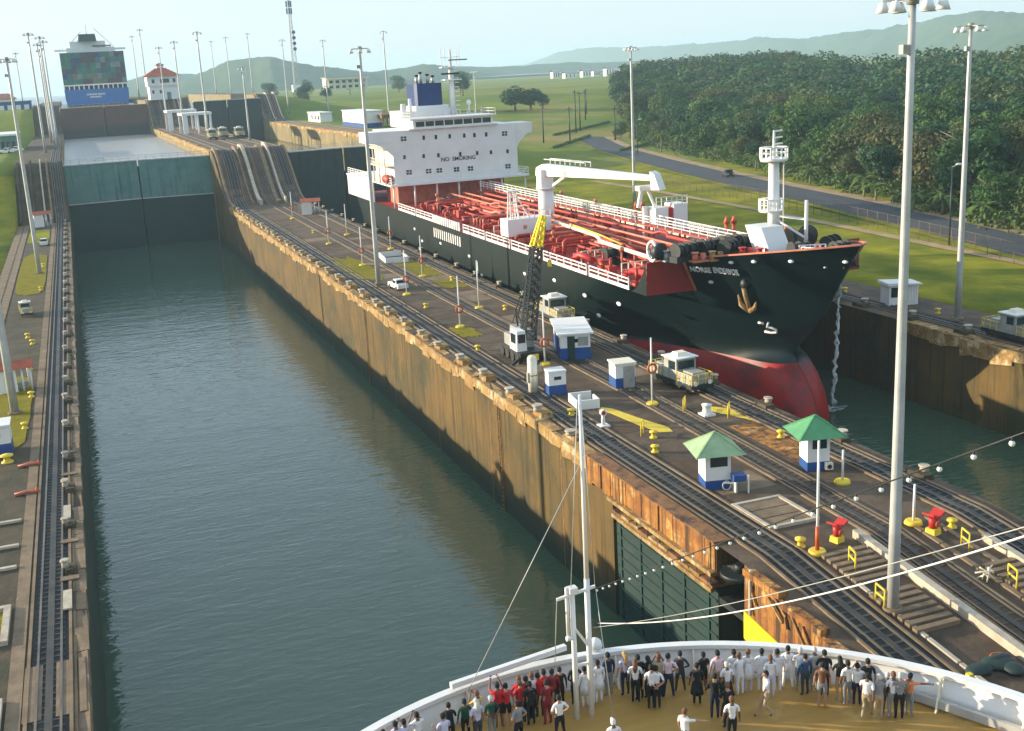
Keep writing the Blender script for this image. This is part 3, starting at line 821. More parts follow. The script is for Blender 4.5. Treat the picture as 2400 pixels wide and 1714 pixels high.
# decks
b = MB(); ys_ = [98.3, 100, 104, 111, 130, 160, 190, 205, 219, 226]
b.grid([[(TX - hb(y, 4.5) + 0.02, y, 4.48), (TX + hb(y, 4.5) - 0.02, y, 4.48)] for y in ys_], sm=False); b.build('main_deck', 'deck_red', tk)
b = MB(); b.grid([[(TX - hb(y, 8) + 0.05, y, 7.75 + 0.02 * (98 - y)), (TX + hb(y, 8) - 0.05, y, 7.75 + 0.02 * (98 - y))] for y in (98.3, 96, 94, 92, 90, 88.5)], sm=False)
b.quad((TX - 12.3, 98.3, 4.5), (TX + 12.3, 98.3, 4.5), (TX + 12.3, 98.3, 7.75), (TX - 12.3, 98.3, 7.75)); b.build('forecastle_deck', 'deck_red', tk)
b = MB()                                                  # curved break of the forecastle on both sides
for s in (-1, 1):
    for k in range(6):
        t0, t1 = k / 6, (k + 1) / 6
        b.quad((TX + s * 12.35, 98.3 + 3.6 * t0, 4.5), (TX + s * 12.35, 98.3 + 3.6 * t1, 4.5), (TX + s * 12.35, 98.3 + 3.6 * t1, 4.5 + 3.3 * (1 - t1) ** 2), (TX + s * 12.35, 98.3 + 3.6 * t0, 4.5 + 3.3 * (1 - t0) ** 2))
b.build('forecastle_break', 'hull_black', tk)
# deck edge rails, panel by panel
def rail_panel(x, y0, y1, z, solid=True, top=1.15, mat='ship_white', parent=tk, xe=None):
    b = MB(); xe = x if xe is None else xe
    n = max(1, int((y1 - y0) / 2.0))
    for k in range(n + 1):
        t = k / n; b.bar((x + (xe - x) * t, y0 + (y1 - y0) * t, z), (x + (xe - x) * t, y0 + (y1 - y0) * t, z + top), 0.12)
    for h in (top, top * 0.66): b.bar((x, y0, z + h), (xe, y1, z + h), 0.12)
    if solid: b.bar((x, y0, z + 0.2), (xe, y1, z + 0.2), 0.07, 0.38)
    else: b.bar((x, y0, z + top * 0.33), (xe, y1, z + top * 0.33), 0.10)
    return b.build('deck_rail', mat, parent)
y = 102.2
while y < 190:
    L = min(rnd(9, 13), 190 - y)
    if not (154.5 < y < 160): rail_panel(TX - 12.32, y, y + L - 0.7, 4.5, True)
    rail_panel(TX + 12.32, y, y + L - 0.7, 4.5, False)
    y += L
for k in range(13):                                       # white boards hung on the rail and marks below them
    y = 168.5 - k * 1.05
    MB().box(TX - 12.50, TX - 12.40, y, y + 0.62, 4.55, 5.75).build('rail_board', 'ship_white', tk)
    MB().box(TX - 12.46, TX - 12.405, y + 0.1, y + 0.5, 2.3, 3.7).build('hull_mark', 'ship_white', tk)
for (y, z) in ((180, 2.3), (176, 0.8), (166, 1.6), (152.5, 1.4), (147.5, -0.6), (131, 2.0), (121.5, 2.6), (113, 2.2), (109.5, 0.6), (104.5, 2.7)):
    MB().ball((TX - 12.40, y, z), 1, 10, 6, 0, (0.06, 0.55, 0.22)).build('scupper_mark', 'ship_white', tk)
MB().box(TX - 12.46, TX - 12.405, 148.9, 149.25, -0.6, 1.1).build('draught_mark', 'ship_white', tk)
def hull_x(y, z): return TX - hb(y, z) - 0.05
def hull_frame(y, z):
    x = hull_x(y, z); ty = Vector((hull_x(y - 0.3, z) - x, -0.3, 0)).normalized(); tz = Vector((hull_x(y, z + 0.3) - x, 0, 0.3)).normalized()
    n = ty.cross(tz).normalized()
    tz = n.cross(ty)
    return Matrix(((ty.x, tz.x, n.x, x - tk.location.x), (ty.y, tz.y, n.y, y - tk.location.y), (ty.z, tz.z, n.z, z - tk.location.z), (0, 0, 0, 1)))
tt = text('name_lettering', 'NORSE', 0.85, 'ship_white', tk, hull_frame(97.3, 6.85), 0.06, 'LEFT', 0.86)
tt2 = text('name_lettering', 'ENDEAVOR', 0.85, 'ship_white', tk, hull_frame(94.9, 6.95), 0.06, 'LEFT', 0.66)
for o_, y_ in ((tt, 96.9), (tt2, 94.35)): o_.location.x -= 0.25
b = MB()                                                  # stockless anchor in its hawse
Fm = hull_frame(92.6, 4.3); Fm = Matrix.Translation(tk.location) @ Fm
L2W = lambda p: Fm @ Vector(p)
b.tube([L2W((0.0, 1.3, 0.25)), L2W((0.1, 0.2, 0.35)), L2W((0.2, -0.9, 0.3))], 0.22, 8)
b.tube([L2W((-0.75, 0.5, 0.3)), L2W((-0.6, -0.5, 0.4)), L2W((0.1, -1.1, 0.35))], [0.08, 0.24, 0.3], 8)
b.tube([L2W((1.1, -0.1, 0.3)), L2W((0.8, -0.8, 0.4)), L2W((0.2, -1.1, 0.35))], [0.08, 0.24, 0.3], 8)
b.build('anchor', 'coping', tk)
b = MB(); b.ball(L2W((0, 1.6, 0.0)), 1, 12, 6, 0, (0.35, 0.5, 0.5)); b.build('hawse_pipe', 'dark_metal', tk)
b = MB()                                                  # painted bow symbol
Fm2 = Matrix.Translation(tk.location) @ hull_frame(92.2, 1.3)
P2 = lambda x, y: Fm2 @ Vector((x, y, 0.03))
b.tube([P2(0.35, 0.75), P2(0.05, 0.15), P2(0.5, 0.1), P2(0.95, -0.15), P2(0.9, -0.5), P2(0.3, -0.6), P2(-0.35, -0.5)], 0.12, 6)
b.tube([P2(-0.75, 0.62), P2(-0.2, 0.55)], 0.12, 6)
b.build('bow_symbol', 'ship_white', tk)
for (y, z) in ((96.0, 5.6), (92.8, 7.9), (90.4, 8.2), (87.0, 8.5), (83.4, 8.6)):
    b = MB(); Fq = Matrix.Translation(tk.location) @ hull_frame(y, z); c = Fq @ Vector((0, 0, 0))
    b.ball(c, 1, 10, 6, 0, (0.22, 0.35, 0.16)); b.build('fairlead', 'ship_white', tk)
# wash water falling from the far hawse
wj = MB()
for k in range(9):
    r = random.Random(k); z0 = 6.4 - k * 1.55
    for q_ in range(3): wj.tube([(65.0 + k * 0.3 + r.uniform(-.2, .2), 88.3 + k * 0.48 + r.uniform(-.2, .2), z0 - j * 0.42) for j in range(5)], [0.02, 0.06 + 0.012 * k, 0.09, 0.07 + 0.012 * k, 0.02], 6)
tag(wj.build('water_jet', 'foam'), 'thin stream of wash water falling beside the tanker bow', 'water jet')
fo = MB()
for k in range(14):
    r = random.Random(90 + k); cx_, cy_ = 67.7 + r.uniform(-1.1, 1.1), 92.6 + r.uniform(-1.1, 0.9)
    n_ = 9; fo.prism([(cx_ + (0.25 + 0.3 * r.random()) * math.cos(2 * PI * i / n_) * r.uniform(0.6, 1.3), cy_ + 0.22 * math.sin(2 * PI * i / n_) * r.uniform(0.5, 1.3)) for i in range(n_)], -7.99, -7.975)
tag(fo.build('splash_foam', 'foam'), 'patch of white foam on the water beside the bow', 'foam', kind='stuff')

# ---------------- accommodation house
HF = 193.0
house = MB(); house.box(50.8, 73.4, HF, 206, 8.46, 17.4); hs = house.build('house_block', 'ship_white', tk)
b = MB(); b.box(49.7, 75.0, HF - 1.2, 226, 8.15, 8.45); b.build('boat_deck', 'ship_white', tk)
b = MB(); b.box(52.5, 72.5, 198, 206, 4.5, 8.15); b.build('lower_house_front', 'pipe_pink', tk)
b = MB()
for x in (50.3, 54, 58, 62, 66, 70, 74.4): b.cyl((x, HF - 0.6, 4.5), (x, HF - 0.6, 8.15), 0.16, 0.16, 8)
b.build('deck_pillar', 'ship_white', tk)
for s, (xa, xb) in ((-1, (46.4, 50.8)), (1, (73.4, 76.4))):   # bridge wings with bracketed undersides
    b = MB(); b.box(xa, xb, HF - 0.05, HF + 5.5, 15.6, 17.4)
    ex, ix = (xa, xb) if s < 0 else (xb, xa)
    n_ = 6
    for k in range(n_):
        t0, t1 = k / n_, (k + 1) / n_
        f = lambda t: 15.6 - 2.6 * (1 - math.sqrt(max(0, 1 - (1 - t) ** 2)))
        x0_, x1_ = ex + (ix - ex) * t0, ex + (ix - ex) * t1
        z0_, z1_ = 15.6 - 2.4 * t0 ** 2.2, 15.6 - 2.4 * t1 ** 2.2
        p_ = [(x0_, HF + 0.0, z0_), (x1_, HF + 0.0, z1_), (x1_, HF + 0.6, z1_), (x0_, HF + 0.6, z0_), (x0_, HF + 0.0, 15.59), (x1_, HF + 0.0, 15.59), (x1_, HF + 0.6, 15.59), (x0_, HF + 0.6, 15.59)]
        b.hexa(p_)
    b.build('bridge_wing', 'ship_white', tk)
b = MB(); b.box(53.8, 69.9, HF - 0.5, 201, 17.405, 17.6); b.box(54.6, 69.0, HF - 0.25, 200.5, 17.6, 19.0); wh = b.build('wheelhouse', 'ship_white', tk)
b = MB(); b.box(54.0, 69.6, HF - 0.7, 201, 19.0, 19.22); b.build('wheelhouse_roof', 'ship_white', wh)
for k in range(8):
    x0_ = 55.1 + k * 1.72
    MB().box(x0_, x0_ + 1.5, HF - 0.30, HF - 0.22, 17.85, 18.68).build('window_pane', 'glass_dark', wh)
def window(x, z, wd, ht, cross=False):
    o = MB().box(x - wd / 2, x + wd / 2, HF - 0.06, HF + 0.01, z - ht / 2, z + ht / 2).build('window', 'glass_dark', hs)
    if cross:
        MB().box(x - 0.04, x + 0.04, HF - 0.09, HF - 0.061, z - ht / 2, z + ht / 2).box(x - wd / 2, x + wd / 2, HF - 0.085, HF - 0.062, z - 0.04, z + 0.04).build('mullion', 'ship_white', o)
X_ = lambda d: 50.8 + (d - 862) * 0.0778
for d in (888, 1124): window(X_(d), 16.05 - (d - 888) * 0.0015, 0.95, 0.75, True)
for d in (934, 962, 994, 1028, 1052, 1080): window(X_(d), 16.05 - (d - 888) * 0.0015, 0.42, 0.72)
for d in (887, 931, 965, 1016, 1056, 1089, 1129): window(X_(d), 12.95 - (d - 888) * 0.0015, 0.42, 0.66)
for d in (895, 940, 965, 1005, 1038, 1128): window(X_(d), 10.35 - (d - 888) * 0.0015, 0.95, 0.75, True)
text('no_smoking_lettering', 'NO  SMOKING', 0.95, 'black_rubber', tk, Matrix.Translation((X_(1011) - TX, HF - 0.03 - 150, 12.0 + 8)) @ Matrix.Rotation(PI / 2, 4, 'X'), 0.02)
for z in (11.4, 14.3):
    b = MB(); b.box(49.2, 50.79, HF + 0.3, 206, z, z + 0.16)
    b.build('side_gallery', 'cream', tk)
    b = MB()
    for k in range(8): b.bar((49.25, HF + 0.4 + k * 1.75, z + 0.16), (49.25, HF + 0.4 + k * 1.75, z + 1.2), 0.09)
    for h in (0.65, 1.2): b.bar((49.25, HF + 0.3, z + h), (49.25, 206, z + h), 0.09)
    b.build('gallery_rail', 'cream', tk)
b = MB()
for k in range(4): b.cyl((49.35, HF + 0.6 + k * 4, 8.45), (49.35, HF + 0.6 + k * 4, 15.6), 0.10, 0.10, 6)
b.build('gallery_post', 'cream', tk)
b = MB(); b.ball((50.0, HF + 2.4, 9.3), 1, 12, 8, 0, (0.75, 2.2, 0.8)); b.build('rescue_boat', 'red_paint', tk)
b = MB(); b.box(49.75, 49.98, 205, 225.5, 4.5, 8.14); b.build('stern_bulwark', 'ship_white', tk)
rail_panel(49.9, HF - 1, 225, 8.45, False); rail_panel(74.9, HF - 1, 225, 8.45, False)
b = MB()
n_ = 14
for k in range(n_ + 1):
    x = 49.9 + 25 * k / n_
    b.bar((x, HF - 1.1, 8.45), (x, HF - 1.1, 9.5), 0.07)
for h in (0.5, 1.05): b.bar((49.9, HF - 1.1, 8.45 + h), (74.9, HF - 1.1, 8.45 + h), 0.07)
b.build('deck_rail', 'ship_white', tk)
# monkey island rails, funnel, radar mast
b = MB()
for k in range(13): b.bar((54.1 + k * 1.28, HF - 0.6, 19.2), (54.1 + k * 1.28, HF - 0.6, 20.2), 0.06)
for h in (0.5, 1.0): b.bar((54.1, HF - 0.6, 19.2 + h), (69.5, HF - 0.6, 19.2 + h), 0.06); b.bar((54.1, HF - 0.6, 19.2 + h), (54.1, 200.5, 19.2 + h), 0.06); b.bar((69.5, HF - 0.6, 19.2 + h), (69.5, 200.5, 19.2 + h), 0.06)
b.build('roof_rail', 'ship_white', tk)
b = MB(); b.box(56, 66, 203, 213, 17.4, 20.2); b.box(58.4, 64.6, 203.5, 210, 20.2, 21.0); b.build('engine_casing', 'ship_white', tk)
b = MB(); b.prism([(59.0, 204), (63.6, 204), (63.9, 205), (63.9, 210), (63.0, 211), (59.6, 211), (58.7, 210), (58.7, 205)], 21.0, 24.9); fn = b.build('funnel', 'blue_funnel', tk)
for (x, y, h) in ((59.6, 206, 1.2), (60.6, 207, 1.7), (61.8, 206.5, 1.3), (62.9, 207, 1.0), (61, 209, 1.1)): MB().cyl((x, y, 24.9), (x, y, 24.9 + h), 0.32, 0.30, 10).build('exhaust_pipe', 'galvanised', fn)
for (x, y, h) in ((59.6, 206, 1.2), (60.6, 207, 1.7), (61.8, 206.5, 1.3), (62.9, 207, 1.0)): MB().cyl((x, y, 24.9 + h), (x, y, 25.25 + h), 0.33, 0.33, 10).build('exhaust_cap', 'black_rubber', fn)
b = MB(); mx, my = 65.2, 203.0
b.cyl((mx, my, 19.2), (mx, my, 27.6), 0.55, 0.42, 12); b.cyl((mx, my, 27.6), (mx, my, 30.6), 0.22, 0.12, 8); ms = b.build('radar_mast', 'ship_white', tk)
b = MB(); b.box(mx - 1.6, mx + 1.6, my - 1.2, my + 1.0, 25.2, 25.4); b.box(mx - 1.9, mx + 1.9, my - 1.0, my + 0.8, 27.4, 27.55); b.build('mast_platform', 'ship_white', ms)
b = MB(); b.box(mx - 2.2, mx + 1.2, my - 1.3, my - 1.05, 26.2, 26.5); b.box(mx - 0.6, mx + 2.9, my - 1.0, my - 0.75, 28.6, 28.8); b.build('radar_scanner', 'dark_metal', ms)
b = MB()
for x in (-1.7, -1.0, 0.2, 1.2, 1.7): b.bar((mx + x, my, 27.5), (mx + x, my, 30.2 + abs(x) * 0.5), 0.10)
for z in range(8): b.bar((mx + 0.5, my - 0.4, 20 + z * 0.8), (mx + 1.3, my - 0.4, 20 + z * 0.8), 0.12)
b.bar((mx - 1.8, my, 29.2), (mx + 1.8, my, 29.2), 0.10)
b.build('aerial', 'ship_white', ms)
b = MB(); b.cyl((55.6, 202, 19.2), (55.6, 202, 21.6), 0.45, 0.4, 10); b.cyl((57.2, 203, 19.2), (57.2, 203, 22.4), 0.35, 0.3, 10); b.cyl((67.6, 201, 19.2), (67.6, 201, 21), 0.2, 0.1, 8); b.ball((67.6, 201, 21.2), 0.5); b.build('ventilator', 'ship_white', tk)

# ---------------- cargo deck
for k, (x, r, z, m) in enumerate(((57.3, .22, 5.5, 'pipe_red'), (58.0, .28, 5.6, 'pipe_pink'), (58.7, .20, 5.5, 'pipe_red'), (59.4, .30, 5.7, 'pipe_red'), (60.1, .22, 5.6, 'pipe_pink'), (60.8, .26, 5.7, 'pipe_red'), (61.6, .34, 5.8, 'pipe_red'), (62.4, .22, 5.6, 'pipe_pink'), (63.1, .28, 5.7, 'pipe_red'), (64.0, .22, 6.5, 'pipe_red'), (59.0, .16, 6.6, 'pipe_pink'), (61.0, .16, 6.7, 'pipe_pink'), (55.6, .18, 5.4, 'pipe_red'), (69.5, .22, 5.5, 'pipe_red'), (71.0, .18, 5.4, 'pipe_pink'))):
    y0_, y1_ = 103 + (k * 7) % 9, 186 + (k * 5) % 6
    pts = [(x, y0_, 4.6), (x, y0_ + 0.6, z)]
    yk = y0_ + 14 + (k * 3) % 8
    while yk < y1_ - 6:
        if (k + int(yk)) % 3 == 0: pts += [(x, yk, z), (x + 0.45, yk + 0.9, z + 0.25), (x + 0.45, yk + 2.6, z + 0.25), (x, yk + 3.5, z)]
        yk += 17
    pts += [(x, y1_, z), (x, y1_ + 0.5, 4.6)]
    MB().tube(pts, r * 0.9, 7).build('deck_pipe', m, tk)
b = MB()
y = 106.0
while y < 188:
    b.box(56.9, 64.5, y, y + 0.3, 5.15, 5.3); 
    for x in (57.0, 60.6, 64.3): b.box(x - 0.1, x + 0.1, y, y + 0.3, 4.5, 5.15)
    y += 5.2
b.build('pipe_support', 'pipe_red', tk)
b = MB(); b.tube([(57.6, 139, 6.9), (57.2, 133, 6.9), (56.6, 124, 6.9), (56.4, 122.5, 6.7), (55.6, 120.8, 6.7), (55.2, 114, 6.7), (55.0, 106.5, 6.6), (55.6, 104.8, 6.9), (56.2, 102.8, 6.9)], 0.24, 8); b.build('deck_pipe', 'cream', tk)
b = MB(); b.tube([(57.2, 133, 7.25), (56.4, 123, 7.2), (55.2, 114, 7.15)], 0.10, 6); b.build('deck_pipe', 'yellow_paint', tk)
# raised catwalk with rails
b = MB(); b.box(65.4, 66.7, 101, 191, 6.75, 6.9)
for y in range(104, 190, 8): b.box(65.6, 65.8, y, y + 0.2, 4.5, 6.75); b.box(66.3, 66.5, y, y + 0.2, 4.5, 6.75)
b.build('catwalk', 'pipe_red', tk)
for x in (65.35, 66.75):
    for (a, c) in ((101, 130), (131, 160), (161, 190)):
        b = MB()
        for k in range(int((c - a) / 2) + 1): b.bar((x, a + k * 2, 6.9), (x, a + k * 2, 8.0), 0.08)
        for h in (0.4, 0.75, 1.1): b.bar((x, a, 6.9 + h), (x, c, 6.9 + h), 0.09)
        b.build('catwalk_rail', 'ship_white', tk)
for x in (67.6, 68.6): MB().tube([(x, 103, 5.9), (x, 140, 5.9), (x + 0.3, 142, 6.1), (x + 0.3, 188, 5.9)], 0.2, 7).build('deck_pipe', 'cream', tk)
# transverse manifold lines, valves, vents and hatches
rr_ = random.Random(5)
for k in range(30):
    y = 126 + k * 1.32 + rr_.uniform(-.2, .2) if k < 26 else 174 + (k - 26) * 3
    xa = rr_.choice((51.6, 52.4, 53.3, 54.2)); xb = rr_.choice((57.3, 59.4, 61.6))
    z = rr_.uniform(5.4, 6.5)
    MB().tube([(xa, y, 4.7), (xa, y, z - 0.25), (xa + 0.3, y, z), (xb - 0.3, y + rr_.uniform(-.3, .3), z), (xb, y, z - 0.4)], rr_.uniform(.13, .24), 7).build('manifold_pipe', rr_.choice(('pipe_red', 'pipe_red', 'pipe_pink')), tk)
for k in range(64):
    y = rr_.uniform(103, 189); x = rr_.choice((rr_.uniform(51.3, 57), rr_.uniform(51.3, 57), rr_.uniform(67.5, 73.5)))
    b = MB(); kind = k % 4
    m = 'pipe_red'
    if kind == 0:
        b.cyl((x, y, 4.5), (x, y, 5.5), 0.55, 0.55, 10); b.cyl((x, y, 5.5), (x, y, 5.62), 0.68, 0.66, 10); nm = 'tank_hatch'
    elif kind == 1:
        b.cyl((x, y, 4.5), (x, y, 6.6), 0.14, 0.12, 8); b.ball((x, y, 6.7), 0.32); nm = 'vent_post'; m = 'pipe_pink'
    elif kind == 2:
        b.cyl((x, y, 4.5), (x, y, 5.6), 0.12, 0.12, 6); b.cyl((x - 0.35, y, 5.7), (x + 0.35, y, 5.7), 0.28, 0.28, 10); b.cyl((x, y, 5.9), (x, y, 6.1), 0.3, 0.3, 10); nm = 'valve'
    else:
        b.box(x - 0.5, x + 0.5, y - 0.6, y + 0.6, 4.5, rr_.uniform(5.0, 5.7), 0, 0.06); b.cyl((x, y, 5.0), (x, y, 6.3), 0.2, 0.16, 8); nm = 'deck_locker'
    b.build(nm, m, tk)
for (x, y) in ((70.5, 140), (71.3, 118), (71.8, 108)):
    b = MB()
    for s in (-0.5, 0.5): b.cyl((x + s, y, 4.5), (x + s, y, 7.6), 0.3, 0.26, 8); b.cyl((x + s, y, 7.6), (x + s, y, 8.4), 0.4, 0.15, 8)
    b.build('vent_mast', 'orange_red', tk)
for (x0_, y0_, dx) in ((52.2, 118.5, 3.4), (52.4, 108.5, 3.2), (51.8, 146.5, 4.5)):
    b = MB()
    for k in range(5): b.bar((x0_ + dx * k / 4, y0_, 4.5), (x0_ + dx * k / 4, y0_, 6.1), 0.12)
    b.bar((x0_, y0_, 6.1), (x0_ + dx, y0_, 6.1), 0.1); b.bar((x0_, y0_, 5.4), (x0_ + dx, y0_, 5.4), 0.08)
    b.build('platform_rail', 'cream', tk)
for (x, y) in ((55.0, 116.8), (56.3, 117.4), (56.6, 184), (58.2, 184.6)):       # mooring winch drums amidships
    b = MB(); b.cyl((x - 0.7, y, 5.7), (x + 0.7, y, 5.7), 0.62, 0.62, 14); b.cyl((x - 0.75, y, 5.7), (x - 0.62, y, 5.7), 0.95, 0.95, 14); b.cyl((x + 0.62, y, 5.7), (x + 0.75, y, 5.7), 0.95, 0.95, 14); b.box(x - 0.9, x + 0.9, y - 0.5, y + 0.5, 4.5, 5.2)
    b.build('mooring_drum', 'dark_metal', tk)
b = MB(); b.tube([(53.2, 109.6, 4.6), (53.2, 107.4, 5.4), (53.3, 104.2, 5.4), (52.9, 102.2, 6.4), (52.0, 101.0, 7.4)], 0.35, 8); b.build('deck_pipe', 'red_paint', tk); MB().tube([(51.7, 120, 4.9), (52.3, 119, 5.7), (52.5, 116, 5.4)], 0.4, 8).build('deck_pipe', 'red_paint', tk)
# manifold platform boxes with towers
b = MB(); b.box(50.9, 57.0, 138.6, 141.4, 5.55, 7.75); b.build('manifold_box', 'ship_white', tk)
b = MB(); b.box(66.4, 68.2, 127.5, 130, 6.0, 8.9); b.box(69.0, 70.9, 127.5, 130, 6.0, 9.2); b.build('manifold_box', 'ship_white', tk)
b = MB(); b.box(68.15, 69.05, 127.8, 129.6, 6.0, 8.8); b.build('manifold_door', 'red_paint', tk)
def lattice_tower(x, y, z0, z1, w0, w1, n=5, mat='ship_white', name='hose_tower'):
    b = MB()
    for sx in (-1, 1):
        for sy in (-1, 1): b.bar((x + sx * w0, y + sy * w0, z0), (x + sx * w1, y + sy * w1, z1), 0.14)
    for k in range(n + 1):
        t = k / n; wv = w0 + (w1 - w0) * t; z = z0 + (z1 - z0) * t
        b.bar((x - wv, y - wv, z), (x + wv, y - wv, z), 0.10); b.bar((x - wv, y + wv, z), (x + wv, y + wv, z), 0.10)
    return b.build(name, mat, tk)
lattice_tower(52.2, 140, 7.75, 11.2, 0.55, 0.35)
b = MB(); b.bar((53.0, 140, 7.8), (52.5, 140, 11.0), 0.2); b.bar((54.4, 140, 7.8), (52.8, 140, 10.6), 0.16); b.box(51.4, 53.2, 139.4, 140.6, 11.2, 11.35); b.build('tower_brace', 'ship_white', tk)
b = MB()
for k in range(9): b.bar((51 + k * 0.74, 138.7, 7.75), (51 + k * 0.74, 138.7, 8.7), 0.08)
b.bar((51, 138.7, 8.7), (57, 138.7, 8.7), 0.08); b.build('platform_rail', 'ship_white', tk)
b = MB()
for k in range(7): b.bar((66.5 + k * 0.72, 127.4, 9.1), (66.5 + k * 0.72, 127.4, 10.2), 0.09)
b.bar((66.5, 127.4, 10.2), (70.9, 127.4, 10.2), 0.09); b.bar((66.5, 127.4, 9.7), (70.9, 127.4, 9.7), 0.07); b.build('platform_rail', 'ship_white', tk)
# hose-handling crane
px, py = 60.6, 149.0
b = MB(); b.cyl((px, py, 4.5), (px, py, 10.2), 1.15, 1.05, 16); b.cyl((px, py, 10.2), (px, py, 10.5), 1.35, 1.3, 16); cr = b.build('deck_crane_pedestal', 'ship_white', tk)
b = MB(); b.box(px - 1.0, px + 0.9, py - 0.9, py + 0.9, 10.5, 12.9, 0, 0.08); b.build('crane_house', 'ship_white', cr)
jt = Vector((66.9, 127.8, 12.5)); jr = Vector((px, py - 0.2, 12.9)); d = (jt - jr).normalized(); sN = d.cross(Vector((0, 0, 1))).normalized() * 0.55
b = MB(); U = Vector((0, 0, 1))
b.hexa([jr - sN - U * 0.9, jr + sN - U * 0.9, jt + sN * 0.7 - U * 0.25, jt - sN * 0.7 - U * 0.25, jr - sN + U * 0.75, jr + sN + U * 0.75, jt + sN * 0.7 + U * 0.35, jt - sN * 0.7 + U * 0.35])
b.hexa([jr - sN - U * 0.9 - d * 1.6, jr + sN - U * 0.9 - d * 1.6, jr + sN - U * 0.9, jr - sN - U * 0.9, jr - sN + U * 0.2 - d * 1.4, jr + sN + U * 0.2 - d * 1.4, jr + sN + U * 0.75, jr - sN + U * 0.75]); b.build('crane_jib', 'ship_white', cr)
b = MB(); b.bar(jr + d * 4.5 - U * 0.6, Vector((px, py, 10.4)) + d * 1.0, 0.35); b.build('jib_ram', 'ship_white', cr)
b = MB()
for k in range(9):
    p_ = jr + d * (0.5 + k * 1.05) + U * 0.75 - sN; b.bar(p_, p_ + U * 0.7, 0.09)
b.bar(jr + d * 0.5 + U * 1.45 - sN, jr + d * 8.9 + U * 1.35 - sN, 0.10)
b.bar(jr + d * 0.5 + U * 1.45 + sN, jr + d * 8.9 + U * 1.35 + sN, 0.10)
b.build('jib_rail', 'ship_white', cr)
b = MB(); b.hexa([jt - sN - d * 0.6 - U * 1.4, jt + sN - d * 0.6 - U * 1.4, jt + sN + d * 0.9 - U * 1.3, jt - sN + d * 0.9 - U * 1.3, jt - sN - d * 0.8 + U * 0.9, jt + sN - d * 0.8 + U * 0.9, jt + sN + d * 0.0 + U * 0.6, jt - sN + d * 0.0 + U * 0.6]); b.build('jib_head', 'ship_white', cr)
b = MB(); rx_, ry_ = 66.0, 129.6
b.bar((rx_ - 0.9, ry_, 8.9), (rx_ - 0.35, ry_, 11.3), 0.4); b.bar((rx_ + 1.4, ry_, 8.9), (rx_ + 0.35, ry_, 11.3), 0.3); b.box(rx_ - 1.0, rx_ + 1.0, ry_ - 0.6, ry_ + 0.6, 11.0, 11.6); b.bar((rx_, ry_, 4.5), (rx_, ry_, 9), 0.5); b.build('jib_rest', 'ship_white', cr)

# ---------------- forecastle fittings
fd = 7.95
b = MB(); b.hexa([(59.3, 90.6, fd), (61.6, 90.6, fd), (61.6, 93.6, fd), (59.3, 93.6, fd), (59.0, 92.2, fd + 3.0), (61.3, 92.2, fd + 3.0), (61.3, 95.0, fd + 3.0), (59.0, 95.0, fd + 3.0)]); b.build('companion_house', 'ship_white', tk)
b = MB(); fx, fyy = 62.2, 95.0
b.cyl((fx, fyy, fd), (fx, fyy, 17.2), 0.62, 0.48, 14); b.cyl((fx, fyy, 17.2), (fx, fyy, 19.6), 0.16, 0.10, 8); fm = b.build('foremast', 'ship_white', tk)
b = MB(); b.cyl((fx, fyy, 16.7), (fx, fyy, 17.0), 1.25, 1.35, 12); b.build('mast_platform', 'ship_white', fm); MB().cyl((fx - 0.6, fyy - 0.4, 12.0), (fx - 0.6, fyy - 0.4, 12.2), 1.1, 1.15, 12).build('mast_platform', 'ship_white', fm)
for z, cx_, cy_, r in ((17.0, fx, fyy, 1.3), (12.2, fx - 0.6, fyy - 0.4, 1.1)):
    b = MB()
    for k in range(8):
        t0, t1 = 2 * PI * k / 8, 2 * PI * (k + 1) / 8
        p0, p1 = Vector((cx_ + r * math.cos(t0), cy_ + r * math.sin(t0), z)), Vector((cx_ + r * math.cos(t1), cy_ + r * math.sin(t1), z))
        b.bar(p0, p0 + U * 1.0, 0.12); b.bar(p0 + U * 1.0, p1 + U * 1.0, 0.12); b.bar(p0 + U * 0.5, p1 + U * 0.5, 0.08)
    b.build('platform_rail', 'ship_white', fm)
b = MB()
for z in (18.3, 18.9, 19.5): b.bar((fx, fyy, z), (fx + 0.9, fyy, z + 0.05), 0.14)
b.cyl((fx + 1.1, fyy, fd), (fx + 1.1, fyy, 16.6), 0.06, 0.06, 6); b.build('mast_light', 'ship_white', fm)
b = MB(); b.cyl((63.7, 91.8, fd), (63.7, 91.8, fd + 5.2), 0.2, 0.16, 8); b.bar((62.3, 94.6, fd + 3.6), (63.7, 91.8, fd + 3.4), 0.18); b.bar((62.3, 94.6, fd + 3.2), (63.7, 91.8, fd + 1.6), 0.16); b.build('derrick_post', 'ship_white', tk)
def winch(x, y, r, rz, mat='dark_metal', wdt=0.8):
    b = MB()
    b.cyl((-wdt, 0, 1.1), (wdt, 0, 1.1), r * 0.7, r * 0.7, 14)
    for s in (-wdt, 0, wdt): b.cyl((s - 0.08, 0, 1.1), (s + 0.08, 0, 1.1), r, r, 14)
    b.box(-wdt - 0.3, wdt + 0.3, -0.5, 0.5, 0, 0.6)
    o = b.build('mooring_winch', mat, tk, (x - TX, y - 150, fd + 8), rz)
for (x, y, r, rz) in ((52.6, 95.9, 0.75, 0.3), (54.3, 96.6, 0.7, 0.2), (55.9, 96.3, 0.8, 0.0), (57.3, 95.2, 0.75, 0.5), (58.3, 96.8, 0.85, 0.1), (64.4, 95.8, 0.9, 0.7), (65.6, 94.6, 1.0, 0.8), (66.6, 95.8, 1.0, 0.9), (65.9, 91.0, 0.7, 0.4), (64.6, 87.8, 0.7, 0.2), (61.4, 89.6, 0.75, 0.0), (60.2, 97.0, 0.7, 0.3)):
    winch(x, y, r, rz)
